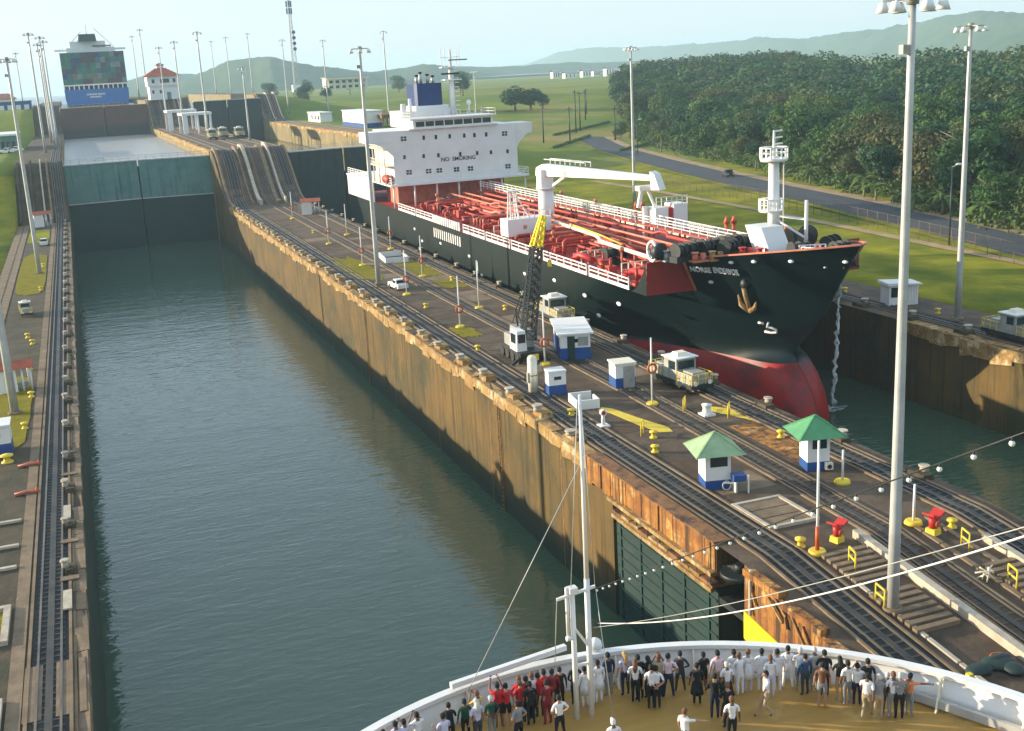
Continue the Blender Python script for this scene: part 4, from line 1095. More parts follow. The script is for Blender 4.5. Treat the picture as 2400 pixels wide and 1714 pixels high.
for (x, y, h, m) in ((51.6, 97.0, 0.9, 'grey_metal'), (53.5, 94.9, 0.8, 'pipe_pink'), (55.2, 94.6, 0.8, 'coping'), (57.9, 93.7, 1.0, 'red_paint'), (58.6, 91.8, 1.1, 'red_paint'), (62.9, 86.3, 1.2, 'pipe_pink'), (62.5, 84.3, 1.0, 'dark_metal'), (61.3, 85.4, 0.9, 'grey_metal'), (66.6, 93.2, 0.9, 'pipe_pink')):
    b = MB(); b.cyl((x, y, fd), (x, y, fd + h), 0.32, 0.28, 10); b.cyl((x + 0.75, y - 0.2, fd), (x + 0.75, y - 0.2, fd + h), 0.32, 0.28, 10); b.cyl((x, y, fd + h), (x, y, fd + h + 0.12), 0.4, 0.4, 10); b.box(x - 0.45, x + 1.2, y - 0.6, y + 0.45, fd, fd + 0.15); b.build('mooring_bitts', m, tk)
b = MB(); b.cyl((50.9, 97.9, fd + 0.9), (51.3, 97.2, fd + 0.9), 0.85, 0.85, 16); b.build('warping_drum', 'dark_metal', tk)
b = MB(); b.tube([(50.45 + 0.2, 98.1 + 0.9 * math.cos(t), fd + 0.9 + 0.95 * math.sin(t)) for t in [PI * 2 * i / 14 for i in range(15)]], 0.16, 6); b.build('drum_ring', 'ship_white', tk)
b = MB(); b.box(51.3, 53.4, 97.3, 98.2, fd - 0.1, fd + 0.8); b.build('white_locker', 'cream', tk)
for (a, c) in (((60.6, 88.0), (61.5, 85.6)), ((60.9, 88.8), (63.2, 88.0))):
    b = MB()
    for k in range(6):
        p_ = Vector((a[0] + (c[0] - a[0]) * k / 5, a[1] + (c[1] - a[1]) * k / 5, fd + 0.2)); b.bar(p_, p_ + U * 1.35, 0.11)
    for h in (0.5, 0.95, 1.35): b.bar((*a, fd + 0.2 + h), (*c, fd + 0.2 + h), 0.09)
    b.build('forecastle_rail', 'ship_white', tk)
# ================================================================== CONTAINER SHIP
cs = wthing('container_ship', 'blue container ship seen from astern beyond the brown gates', 'ship', (14.3, 640, 20))
b = MB(); hw = 14.3
prof = [(-13.6, 21.0), (-14.2, 23.5), (-14.3, 28.0), (14.3, 28.0), (14.2, 23.5), (13.6, 21.0)]
b.grid([[(14.3 + x, y, z) for x, z in prof] for y in (590, 620, 700, 760)], sm=False, close=True)
b.quad(*[(14.3 + x, 590, z) for x, z in reversed(prof)]); b.build('hull', 'blue_ship', cs)
b = MB(); b.box(0.6, 28.0, 592, 760, 18, 21.0); b.build('lower_hull', 'gate_wet_shade', cs)
b = MB(); b.box(0.0, 28.6, 590.3, 592, 29.7, 30.3); b.build('mooring_deck_head', 'white_wall', cs)
for k in range(14): MB().box(-0.05 + k * 2.165, 0.45 + k * 2.165, 590.3, 591, 28.0, 29.7).build('deck_stanchion', 'white_wall', cs)
b = MB(); b.box(0.4, 28.2, 594, 594.4, 28.0, 29.7); b.build('deck_bulkhead', 'gate_dark', cs)
b = MB()
for k, (x0, x1, z0) in enumerate(((9.6, 11.9, 25.2), (12.2, 14.1, 25.2), (14.5, 17.6, 25.2), (11.0, 13.3, 24.0), (13.6, 15.9, 24.0))):
    x = x0
    while x < x1: b.box(x, x + 0.34, 589.95, 589.99, z0, z0 + 0.75); x += 0.5
tag(b.build('stern_lettering', 'cream', cs), kind='stuff')
b = MB(); b.box(3.5, 25.5, 609, 622, 30, 47.5, 0, 0.0); b.box(5.2, 21.5, 609.5, 621, 47.5, 50.4); ch = b.build('house', 'white_wall', cs)
b = MB(); b.box(9.4, 17.6, 606, 614, 50.4, 53.6, 0, 0.4); b.build('funnel', 'gate_dark', cs)
b = MB(); b.box(-1.8, 30.6, 611, 615, 46.2, 47.0); b.build('bridge_wing', 'white_wall', ch)
b = MB(); b.cyl((13.6, 612, 50), (13.6, 612, 58.5), 0.3, 0.12, 6); b.bar((13.6, 612, 54), (9.0, 612, 50.6), 0.35); b.bar((17, 612, 56.5), (25, 612, 48), 0.22); b.bar((11, 612, 55), (6, 612, 50), 0.25); b.build('mast', 'grey_metal', cs)
b = MB(); b.box(15.5, 24.0, 608.6, 609, 47.7, 48.4); b.build('bridge_windows', 'glass_dark', ch)
CONT = [('green', (0.03, 0.20, 0.12)), ('teal', (0.03, 0.16, 0.16)), ('dark blue', (0.02, 0.06, 0.16)), ('maroon', (0.10, 0.05, 0.055)), ('grey', (0.22, 0.25, 0.26)), ('dark slate', (0.05, 0.09, 0.11)), ('olive', (0.16, 0.18, 0.11))]
cme = []
for nm, c in CONT:
    mt = M('container_' + nm.replace(' ', '_'), c, tuple(v * 0.7 for v in c), 0.6, 0.6)
    mb = MB(); mb.box(-1.08, 1.08, 0, 12, 0, 2.4)
    for s in (-1, 1):
        mb.box(s * 0.55 - 0.44, s * 0.55 + 0.44, -0.06, 0, 0.15, 2.25)
        for q in (-0.2, 0.2): mb.bar((s * 0.55 + q, -0.09, 0.15), (s * 0.55 + q, -0.09, 2.25), 0.06)
    cme.append((nm, mb.mesh('shipping_container', mt)))
ORD = 'first second third fourth fifth sixth seventh eighth ninth tenth eleventh twelfth thirteenth'.split()
rc = random.Random(3)
pat = ['1011533510415', '1002333145114', '0025113551115', '2220061151052', '2261066451555', '0101336663034']
for r in range(6):
    for c in range(13):
        k = int(pat[5 - r][c]) if rc.random() < 0.85 else rc.randrange(7)
        k = min(k, 6)
        nm, me = cme[k]
        o = inst('shipping_container', me, None, (14.3 + (c - 6) * 2.19, 592.2, 30.32 + r * 2.42))
        tag(o, f'{nm} shipping container, {ORD[r]} tier above the stern, {ORD[c]} column from the left', 'container', 'containers on the blue ship')

# ================================================================== BUILDINGS
def box_house(name, label, cat, x0, x1, y0, y1, z0, z1, wall, roof, over=0.3, rt=0.25, group=None):
    t = wthing(name, label, cat, ((x0 + x1) / 2, (y0 + y1) / 2, z0), group)
    wl = MB().box(x0, x1, y0, y1, z0, z1).build('wall', wall, t)
    MB().box(x0 - over, x1 + over, y0 - over, y1 + over, z1, z1 + rt).build('roof', roof, t)
    return t, wl
ctl = wthing('control_house', 'white lock control house with red tiled hip roof on the centre wall', 'building', (38.6, 518, 22))
cw = MB().box(33.0, 44.2, 511, 525, 22, 27.6).box(32.4, 44.8, 510.4, 525.6, 27.6, 31.6).build('wall', 'white_wall', ctl)
b = MB(); zr = 31.6
A = [(31.2, 509.2, zr), (46.0, 509.2, zr), (46.0, 526.8, zr), (31.2, 526.8, zr)]; B = [(36.6, 515.5, zr + 3.2), (40.6, 515.5, zr + 3.2), (40.6, 520.5, zr + 3.2), (36.6, 520.5, zr + 3.2)]
for i in range(4): b.quad(A[i], A[(i + 1) % 4], B[(i + 1) % 4], B[i])
b.quad(*B); b.quad(*reversed(A)); rf = b.build('roof', 'red_roof', ctl)
b = MB(); b.box(37.2, 40.0, 516, 520, zr + 3.2, zr + 4.4); b.build('cupola', 'white_wall', rf)
b = MB(); C4 = [(36.6, 515.4, zr + 4.4), (40.6, 515.4, zr + 4.4), (40.6, 520.6, zr + 4.4), (36.6, 520.6, zr + 4.4)]
for i in range(4): b.quad(C4[i], C4[(i + 1) % 4], (38.6, 518, zr + 5.4))
b.build('cupola_roof', 'red_roof', rf)
for (x, wd) in ((34.2, 1.1), (37.6, 3.6), (42.6, 1.1)): MB().box(x, x + wd, 510.32, 510.4, 28.8, 30.4).build('window', 'glass_dark', cw)
for x in (34.0, 37.0): MB().box(x, x + 0.8, 510.92, 511, 24.6, 26.0).build('window', 'glass_dark', cw)
MB().box(39.8, 41.4, 510.92, 511, 22, 25.0).build('door', 'gate_teal', cw)
def portal(label, x0, x1, y0, y1, z0, z1):
    t = wthing('open_shed', label, 'shed', ((x0 + x1) / 2, (y0 + y1) / 2, z0))
    MB().box(x0, x1, y0, y1, z1, z1 + 0.8).build('roof', 'white_wall', t)
    for x, y, wd in ((x0 + 0.2, y0 + 0.2, 1.6), (x1 - 0.9, y0 + 0.2, 0.7), (x0 + 0.2, y1 - 1, 0.8), (x1 - 0.9, y1 - 1, 0.7), ((x0 + x1) / 2, y0 + 0.2, 0.5)):
        MB().box(x, x + wd, y, y + 0.7, z0, z1).build('post', 'white_wall', t)
portal('white open shed roof on posts beneath the control house', 33.2, 43.6, 438, 452, 11.3, 17.9)
portal('second white open shed, nearer the teal gates', 35.2, 45.0, 404, 420, 11.3, 17.3)
t, wl = box_house('white_warehouse', 'long white warehouse with blue base beyond the tanker house', 'building', 85.5, 91.5, 357, 387, 11.3, 16.3, 'white_wall', 'white_wall', 0.3, 0.2)
MB().box(85.3, 91.6, 356.9, 387.1, 11.3, 12.7).build('blue_base', 'blue_paint', wl); MB().box(91.3, 91.65, 360, 362, 11.3, 14).build('door', 'glass_dark', wl)
t, wl = box_house('small_warehouse', 'small white shed left of the white warehouse', 'building', 87, 91.5, 432, 455, 11.3, 14.6, 'white_wall', 'white_wall')
for k in range(3): MB().box(86.92, 87, 434 + k * 6, 436 + k * 6, 12.2, 13.8).build('window', 'glass_dark', wl)
t, wl = box_house('brown_canopy', 'brown open canopy just right of the white warehouse', 'shed', 90, 97, 352, 372, 14.0, 15.0, 'rust_dark', 'coping')
for x in (90.3, 96.5):
    for y in (352.5, 362, 371): MB().box(x, x + 0.3, y, y + 0.3, hgt(95, 360) - 0.3, 14.0).build('post', 'rust_dark', t)
t, wl = box_house('colonnade_building', 'pale two storey building with columns on the far meadow', 'building', 168, 196, 800, 815, 19.5, 27.5, 'cream', 'grey_metal', 1.0, 0.5)
for k in range(7): MB().box(168.4 + k * 4.4, 169.0 + k * 4.4, 797.5, 798.1, 19.5, 27.0).build('column', 'white_wall', t)
MB().box(167.5, 196.5, 796.8, 800, 26.4, 27.4).build('porch_roof', 'cream', t)
for k in range(6):
    for z in (20.6, 24.0): MB().box(169.6 + k * 4.4, 172.0 + k * 4.4, 799.9, 800, z, z + 1.7).build('window', 'gate_dark', wl)
t, wl = box_house('grey_building', 'grey building with white roof edge beside the left grass bank', 'building', -22.5, -15.0, 366, 392, 10.8, 15.6, 'gate_teal', 'white_wall', 0.5, 0.5)
for k in range(5): MB().box(-22 + k * 1.45, -21 + k * 1.45, 365.93, 366, 12, 14).build('window', 'glass_dark', wl)
t, wl = box_house('red_roof_house', 'white house with dark red roof at the far left edge', 'building', -42, -30.0, 800, 815, 19.0, 25.0, 'white_wall', 'red_roof', 1.0, 0.4)
b = MB(); b.quad((-43, 799, 25.4), (-29, 799, 25.4), (-33, 807, 28.6), (-39, 807, 28.6)); b.quad((-29, 799, 25.4), (-29, 816, 25.4), (-33, 807, 28.6)); b.quad((-43, 816, 25.4), (-43, 799, 25.4), (-39, 807, 28.6)); b.quad((-29, 816, 25.4), (-43, 816, 25.4), (-39, 807, 28.6), (-33, 807, 28.6)); b.build('hip_roof', 'red_roof', t)
for k in range(4): MB().box(-41 + k * 2.6, -40 + k * 2.6, 799.9, 800, 21.5, 23).build('window', 'glass_dark', wl)
t, wl = box_house('blue_shed', 'long low blue shed far left behind the lamp posts', 'shed', -32, -14.5, 560, 572, 20.5, 24.2, 'blue_paint', 'gate_teal')
for k in range(5): MB().box(-31 + k * 3.4, -29 + k * 3.4, 559.93, 560, 20.6, 22.8).build('door', 'white_wall', wl)
# far row of houses below the hills
rh = random.Random(8)
for k in range(9):
    a = 0.395 + k * 0.0135 + rh.uniform(-.003, .003); Y = 1330 + rh.uniform(-60, 60); X = Y * a + 40
    z = hgt(X, Y); wd, hh_ = rh.uniform(8, 15), rh.uniform(5, 9)
    lab = ['low white house in the far row below the hills, first from the meadow', 'second pale house of the far row below the hills', 'third pale house of the far row below the hills', 'fourth pale house of the far row below the hills', 'fifth pale house of the far row below the hills', 'sixth pale house of the far row below the hills', 'seventh pale house of the far row below the hills', 'eighth pale house of the far row below the hills', 'last pale house of the far row, beside the tall lamp'][k]
    t = wthing('far_house', lab, 'house', (X, Y, z), 'houses below the hills')
    wl = MB().box(X - wd / 2, X + wd / 2, Y, Y + 9, z, z + hh_).build('wall', 'white_wall', t)
    b = MB(); b.quad((X - wd / 2 - 1, Y - 1, z + hh_), (X + wd / 2 + 1, Y - 1, z + hh_), (X + wd / 2 + 1, Y + 4.5, z + hh_ + 3), (X - wd / 2 - 1, Y + 4.5, z + hh_ + 3)); b.quad((X + wd / 2 + 1, Y + 10, z + hh_), (X - wd / 2 - 1, Y + 10, z + hh_), (X - wd / 2 - 1, Y + 4.5, z + hh_ + 3), (X + wd / 2 + 1, Y + 4.5, z + hh_ + 3)); b.build('roof', 'grey_metal', t)
    for q in range(3): MB().box(X - wd / 2 + 1 + q * wd / 3, X - wd / 2 + 2.5 + q * wd / 3, Y - 0.1, Y, z + 1.5, z + hh_ - 1.2).build('window', 'glass_dark', wl)
t, wl = box_house('long_far_shed', 'long low brown roofed shed in the haze above the wood', 'shed', 590, 690, 1050, 1070, hgt(640, 1050), hgt(640, 1050) + 5, 'cream', 'rust_dark', 2, 1.2)

# ================================================================== LAMPS, POLES, TOWER
def lamp_post(label, x, y, z, h, r=0.34, seg=12):
    t = thing('high_mast_lamp', label, 'lamp post', (x, y, z), 0, 'high mast floodlights')
    b = MB(); b.tube([(0, 0, h * k_ / 6) for k_ in range(7)], [r * (1 - 0.5 * k_ / 6) for k_ in range(7)], seg); b.build('mast', 'galvanised', t)
    MB().cyl((0, 0, 0), (0, 0, 0.25), r * 1.6, r * 1.6, seg).build('base_plate', 'concrete_pale', t)
    b = MB(); rr = 1.25
    for k in range(6):
        t0 = 2 * PI * k / 6 + 0.3
        b.bar((0, 0, h), (rr * math.cos(t0), rr * math.sin(t0), h - 0.05), 0.10)
    b.cyl((0, 0, h - 0.25), (0, 0, h + 0.25), r * 0.9, r * 0.9, 10); b.build('crown', 'grey_metal', t)
    for k in range(6):
        t0 = 2 * PI * k / 6 + 0.3; cx, cy = rr * math.cos(t0), rr * math.sin(t0)
        MB().cyl((cx, cy, h - 0.55), (cx * 1.02, cy * 1.02, h - 0.1), 0.33, 0.16, 10).build('floodlight', 'lamp_glass', t)
    b = MB(); b.box(-0.55, -0.2, -0.15, 0.15, h * 0.92, h * 0.92 + 0.4); b.build('camera_box', 'grey_metal', t)
    return t
for (x, y, z, h, r, lab) in (
    (35.2, 43.0, None, 29.3, 0.31, 'thick near lamp mast rising past the green roofed kiosks'),
    (80.2, 89.7, 0, 28.2, 0.34, 'tall lamp mast on the grass by the white hut beyond the bow'),
    (98.3, 197.2, 0, 29.3, 0.34, 'tall lamp mast behind the tanker crane jib'),
    (35.2, 146.3, 0, 30.0, 0.34, 'tall lamp mast on the centre wall crossing the white tanker house'),
    (-7.3, 188.8, 0, 31.8, 0.34, 'tall lamp mast on yellow grass of the left wall'),
    (-7.7, 104.2, 0, 31.0, 0.36, 'nearest lamp mast of the left wall, beside the red roofed hut'),
    (38.0, 356, 11.3, 30.4, 0.34, 'lamp mast on the upper centre wall by the white sheds'),
    (46.6, 332, 11.3, 19.5, 0.30, 'shorter lamp mast above the centre ramp'),
    (87.6, 500, None, 30.0, 0.34, 'lamp mast at the far right lane ramp, near the aerial tower'),
    (100.5, 480, None, 31.0, 0.34, 'lamp mast behind the small white shed'),
    (106, 404, None, 32.5, 0.34, 'lamp mast behind the white warehouse'),
    (158, 461, None, 21.5, 0.32, 'lamp mast on the meadow right of the tanker funnel'),
    (-7.0, 340, 11.3, 31, 0.34, 'tallest lamp mast above the left ramp'),
    (-6.2, 410, 11.3, 31, 0.34, 'lamp mast of the left cluster, second from the ramp'),
    (-4.6, 362, 11.3, 31, 0.34, 'lamp mast of the left cluster closest to the chamber'),
    (-6.4, 464, 11.3, 31, 0.34, 'shortest looking lamp mast of the left cluster'),
    (-4.2, 390, 11.3, 31, 0.34, 'lamp mast left of the container ship stern'),
    (-19, 600, None, 24, 0.34, 'lamp mast by the long blue shed'),
    (35.6, 636, 22, 31, 0.34, 'faint lamp mast right of the container ship'),
    (35.6, 569, 22, 31, 0.34, 'lamp mast between container ship and control house'),
    (37.0, 490, 11.3, 31, 0.34, 'lamp mast rising behind the red control house roof'),
    (38.4, 437, 11.3, 31, 0.34, 'lamp mast just right of the control house'),
    (82, 700, None, 31, 0.34, 'far lamp mast over the left hump of the dark hill'),
    (90, 612, None, 31, 0.34, 'far lamp mast over the dark hill crest'),
    (84, 650, None, 31, 0.34, 'faint far lamp mast beside the hill crest one')):
    if z is None: z = zcen(y) if x < 60 else hgt(max(x, 92.2), y) if x > 60 else hgt(x, y)
    lamp_post(lab, x, y, z, h, r)
# aerial tower
tw = thing('aerial_tower', 'tall blue and white telecom lattice tower with panel antennas', 'tower', (163.2, 888.7, 20))
b = MB(); H_ = 68; n_ = 17
for k in range(n_):
    z0_, z1_ = H_ * k / n_, H_ * (k + 1) / n_; a0, a1 = 2.6 - 1.9 * k / n_, 2.6 - 1.9 * (k + 1) / n_
    c0 = [(a0 * math.cos(2 * PI * i / 3), a0 * math.sin(2 * PI * i / 3), z0_) for i in range(3)]; c1 = [(a1 * math.cos(2 * PI * i / 3), a1 * math.sin(2 * PI * i / 3), z1_) for i in range(3)]
    for i in range(3): b.bar(c0[i], c1[i], 0.42); b.bar(c0[i], c1[(i + 1) % 3], 0.22); b.bar(c1[i], c1[(i + 1) % 3], 0.22)
b.build('lattice', 'galvanised', tw)
for k in range(9):
    a = 2 * PI * (k % 3) / 3 + 0.4; z = 55 + 5 * (k // 3); MB().box(1.9 * math.cos(a) - 0.5, 1.9 * math.cos(a) + 0.5, 1.9 * math.sin(a) - 0.4, 1.9 * math.sin(a) + 0.4, z, z + 4.2).build('panel_antenna', 'blue_funnel', tw)
for k in range(4): MB().cyl((1.4, -1.6, 30 + k * 4), (1.4, -2.2, 30 + k * 4), 1.3, 1.3, 12).build('dish_antenna', 'blue_funnel', tw)
b = MB(); b.box(-3, 3, -3, 3, -1, 4); b.build('base_hut', 'white_wall', tw)
# power poles on the meadow
for (x, y, h, lab) in ((179, 407, 16, 'tall dark power pole at the wood edge'), (183, 412, 15, 'dark power pole beside the tallest one'), (166, 383, 12, 'shorter dark power pole nearer the tanker crane'), (155, 381, 14, 'dark pole with lamp between round tree and meadow'), (202, 449, 12, 'faint power pole on the green field'), (212, 470, 11, 'farthest faint power pole on the green field'), (178.5, 372, 12, 'dark power pole standing by the hedge line')):
    t = thing('power_pole', lab, 'pole', (x, y, hgt(x, y) - 0.2), 0, 'power poles on the meadow')
    MB().cyl((0, 0, 0), (0, 0, h), 0.28, 0.18, 8).build('pole', 'dark_metal', t)
    MB().bar((-1.2, 0, h - 0.8), (1.2, 0, h - 0.8), 0.2).build('cross_arm', 'dark_metal', t)
    for s in (-1.0, 0, 1.0): MB().cyl((s, 0, h - 0.7), (s, 0, h - 0.3), 0.1, 0.1, 6).build('insulator', 'grey_metal', t)
for (x, y, h, lab) in ((110.7, 126.1, 10.8, 'dark street light with white head beside the fence'), (160, 318, 10, 'dark thin street light beyond the tanker crane jib')):
    t = thing('street_light', lab, 'street light', (x, y, hgt(x, y) - 0.1), 0)
    MB().cyl((0, 0, 0), (0, 0, h), 0.13, 0.09, 8).build('post', 'dark_metal', t)
    MB().bar((0, 0, h), (0.9, 0, h + 0.3), 0.1).build('arm', 'galvanised', t)
    MB().ball((1.1, 0, h + 0.3), 1, 10, 6, 0, (0.55, 0.3, 0.16)).build('lamp_head', 'lamp_glass', t)
# thin white signal posts with red rings on the centre wall
def sig_post(label, x, y, h=5.5, ring=0.42, redfoot=False, grp='white signal posts on the centre wall'):
    t = thing('signal_post', label, 'post', (x, y, zcen(y)), 0, grp)
    MB().cyl((0, 0, 0), (0, 0, 0.22), 0.55, 0.45, 10).build('base', 'yellow_paint', t)
    MB().cyl((0, 0, 0.2), (0, 0, h), 0.085, 0.065, 8).build('shaft', 'white_paint', t)
    if ring:
        b = MB(); b.tube([(0.36 * math.cos(2 * PI * i / 12), -0.10, h * ring + 0.36 * math.sin(2 * PI * i / 12)) for i in range(13)], 0.10, 6); b.build('lifebuoy', 'orange_red', t)
    if redfoot: MB().cyl((0, 0, 0.23), (0, 0, 1.6), 0.12, 0.12, 8).build('red_foot', 'orange_red', t)
for (x, y, h, ring, rf, lab) in (
    (36.4, 136.8, 5.6, 0.36, False, 'white post with red ring beside the small white truck'), (41.8, 148.3, 5.6, 0.4, False, 'white post on yellow grass behind the small truck'),
    (36.2, 115.0, 5.6, 0.36, False, 'white post with red ring left of the lattice crane'), (41.3, 123.5, 5.6, None, False, 'plain white post standing close to the tanker hull'),
    (37.6, 188.9, 5.6, 0.4, False, 'white post right of the red roofed hut, second row'), (42.7, 197.9, 5.4, None, False, 'plain white post by the dark water behind the tanker stern'),
    (37.1, 163.1, 5.6, 0.4, False, 'white post left of the tall centre lamp mast'), (40.4, 78.8, 5.5, 0.55, False, 'white post with red ring before the grey locomotive'),
    (37.9, 95.2, 5.6, 0.38, False, 'white post with red ring behind the white tank'), (35.1, 49.2, 6.5, None, True, 'tall white post with red foot near the red capstan'),
    (42.7, 57.3, 2.2, None, False, 'short white post beside the green kiosk'), (42.2, 50.0, 2.4, None, False, 'short pale post beside the red hooded valve'), (39.0, 230, 5.4, 0.4, False, 'white post left of the red roofed hut on the centre wall'), (44.8, 176, 5.2, 0.5, False, 'white post with red ring behind the white stair pit')):
    sig_post(lab, x, y, h, ring, rf)
# fence with posts and mesh
FP = [(99, 78), (103.6, 95), (108.0, 113.8), (112, 136), (115.5, 159.6), (118, 185), (120, 212), (121, 240)]
ft = thing('mesh_fence', 'tall pale mesh fence between grass bank and road', 'fence')
msh = MB()
for (a, c) in zip(FP[:-1], FP[1:]):
    a, c = Vector(a), Vector(c); L = (c - a).length; n_ = int(L / 2.8)
    for k in range(n_):
        p = a.lerp(c, k / n_); z = hgt(p.x, p.y)
        MB().cyl((p.x, p.y, z - 0.1), (p.x, p.y, z + 2.7), 0.05, 0.045, 6).build('fence_post', 'concrete_pale', ft)
        q = a.lerp(c, (k + 1) / n_); zq = hgt(q.x, q.y)
        for h in (0.15, 1.4, 2.6): msh.bar((p.x, p.y, z + h), (q.x, q.y, zq + h), 0.025)
        for j in range(9):
            s_ = p.lerp(q, j / 9); msh.bar((s_.x, s_.y, z + 0.1), (s_.x, s_.y, z + 2.6), 0.012)
    b = MB(); 
tag(msh.build('fence_mesh', 'concrete_pale', ft), kind='stuff')
for (x, y) in ((110.5, 118), (111.3, 118.6)):
    pass

# ================================================================== HUTS AND KIOSKS
def two_tone_hut(name, label, x, y, rz, wx, wy, h, roof='white_wall', blue=0.42, door=None, over=0.12, z=0.0, slope=0.0, win=True, open_front=False):
    t = thing(name, label, 'hut', (x, y, z), rz)
    lo = MB().box(-wx / 2, wx / 2, -wy / 2, wy / 2, 0, h * blue).build('lower_wall', 'blue_paint', t)
    up = MB().box(-wx / 2 + 0.004, wx / 2 - 0.004, -wy / 2 + 0.004, wy / 2 - 0.004, h * blue, h).build('upper_wall', 'white_wall', t)
    b = MB(); b.hexa([(-wx / 2 - over, -wy / 2 - over, h), (wx / 2 + over, -wy / 2 - over, h + slope), (wx / 2 + over, wy / 2 + over, h + slope), (-wx / 2 - over, wy / 2 + over, h), (-wx / 2 - over, -wy / 2 - over, h + 0.14), (wx / 2 + over, -wy / 2 - over, h + 0.14 + slope), (wx / 2 + over, wy / 2 + over, h + 0.14 + slope), (-wx / 2 - over, wy / 2 + over, h + 0.14)]); b.build('roof', roof, t)
    if win: MB().box(-wx * 0.18, wx * 0.22, -wy / 2 - 0.02, -wy / 2 + 0.01, h * 0.68, h * 0.82).build('window', 'glass_dark', up)
    if door: MB().box(door[0], door[1], -wy / 2 - 0.03, -wy / 2 + 0.01, 0.05, h * 0.92).build('door', door[2], t)
    return t
bh = two_tone_hut('long_hut', 'long white and blue hut with flat white roof beside the lattice crane', 42.0, 98.4, -0.30, 2.8, 6.6, 2.5, 'white_wall', 0.48, (-0.75, -0.05, 'gate_dark'), 0.3)
MB().box(0.25, 1.2, -3.34, -3.29, 1.35, 2.2).build('window', 'grey_metal', bh)
for k in range(3): MB().box(-1.45, -1.40, -2.2 + k * 1.6, -1.2 + k * 1.6, 0.1, 1.9).build('side_shutter', 'blue_paint', bh)
two_tone_hut('small_hut', 'small white and blue hut with grey door right of the long hut', 40.8, 85.0, -0.12, 1.75, 1.75, 2.1, 'cream', 0.45, (-0.2, 0.8, 'grey_metal'), 0.10, win=False)
two_tone_hut('small_hut', 'narrow white and blue hut with vent, beside the white tank', 35.0, 85.8, -0.1, 1.5, 1.3, 2.0, 'white_wall', 0.45, None, 0.05)
tkp = thing('water_tank', 'upright white cylindrical tank beside the narrow blue hut', 'tank', (33.55, 87.2, 0))
b = MB(); b.cyl((0, 0, 0), (0, 0, 2.9), 0.42, 0.42, 14); b.ball((0, 0, 2.9), 0.42, 14, 8, 0, (1, 1, 0.8)); b.build('shell', 'cream', tkp)
MB().cyl((0, 0, 1.5), (0, 0, 1.58), 0.46, 0.46, 14).build('band', 'coping', tkp); b = MB(); b.tube([(0.4, -0.1, 2.2), (0.75, -0.2, 2.4), (0.9, -0.2, 1.9)], 0.07); b.build('outlet_pipe', 'galvanised', tkp); MB().box(-0.5, -0.43, -0.15, 0.15, 0.9, 1.8).build('gauge_box', 'grey_metal', tkp)
def kiosk(label, x, y, rz, roofm, sz=1.65, extra='blue'):
    t = thing('guard_kiosk', label, 'kiosk', (x, y, 0), rz)
    h = 2.55; s = sz / 2
    lo = MB().box(-s, s, -s, s, 0, 0.62).build('lower_wall', 'blue_paint', t)
    up = MB()
    up.box(-s, -s + 0.09, -s, s, 0.62, h); up.box(-s + 0.09, s, s - 0.09, s, 0.62, h)
    up.box(-s + 0.09, -s + 0.32, -s, -s + 0.09, 0.62, h); up.box(s - 0.2, s, -s, -s + 0.09, 0.62, h); up.box(-s + 0.32, s - 0.2, -s, -s + 0.09, 0.62, 1.5); up.box(s - 0.09, s, -s + 0.09, s - 0.09, 0.62, 1.5)
    up.build('upper_wall', 'white_wall', t)
    MB().box(-s + 0.32, s - 0.2, -s + 0.03, -s + 0.05, 1.5, h).build('window', 'glass_dark', t)
    r = 1.6
    b = MB(); A = [(-r, -r, h - 0.12), (r, -r, h - 0.12), (r, r, h - 0.12), (-r, r, h - 0.12)]
    for i in range(4): b.quad(A[i], A[(i + 1) % 4], (0, 0, h + 1.05))
    b.quad(*reversed(A)); b.build('roof', roofm, t)
    b = MB()
    for p in A: b.bar(p, (0, 0, h + 1.07), 0.09)
    b.build('roof_ridge', roofm, t)
    b = MB()
    if extra == 'blue':
        MB().box(0.75, 1.55, -1.75, -1.0, 0.75, 1.15).build('blue_tarp', 'blue_paint', t)
        b.box(0.85, 0.95, -1.7, -1.1, 0, 0.75); b.box(1.6, 1.68, -1.9, -1.82, 0, 1.2); b.bar((0.2, -1.3, 0.6), (0.8, -1.5, 0.6), 0.08); b.build('stand', 'white_paint', t)
        MB().tube([(0.45 + 0.26 * math.cos(2 * PI * i / 12), -1.15, 0.35 + 0.3 * math.sin(2 * PI * i / 12)) for i in range(13)], 0.05, 6).build('hose_coil', 'galvanised', t)
    else:
        MB().box(0.35, 0.85, -1.15, -0.83, 0.15, 0.6).build('air_conditioner', 'cream', t)
        MB().cyl((0.6, -1.16, 0.37), (0.6, -1.19, 0.37), 0.15, 0.15, 12).build('fan_grille', 'dark_metal', t)
kiosk('guard kiosk with faded pale green pyramid roof and blue tarp', 35.5, 60.8, -0.25, 'green_roof_pale')
kiosk('guard kiosk with deep green pyramid roof and air conditioner', 42.9, 60.6, -0.25, 'green_roof', 1.5, 'ac')
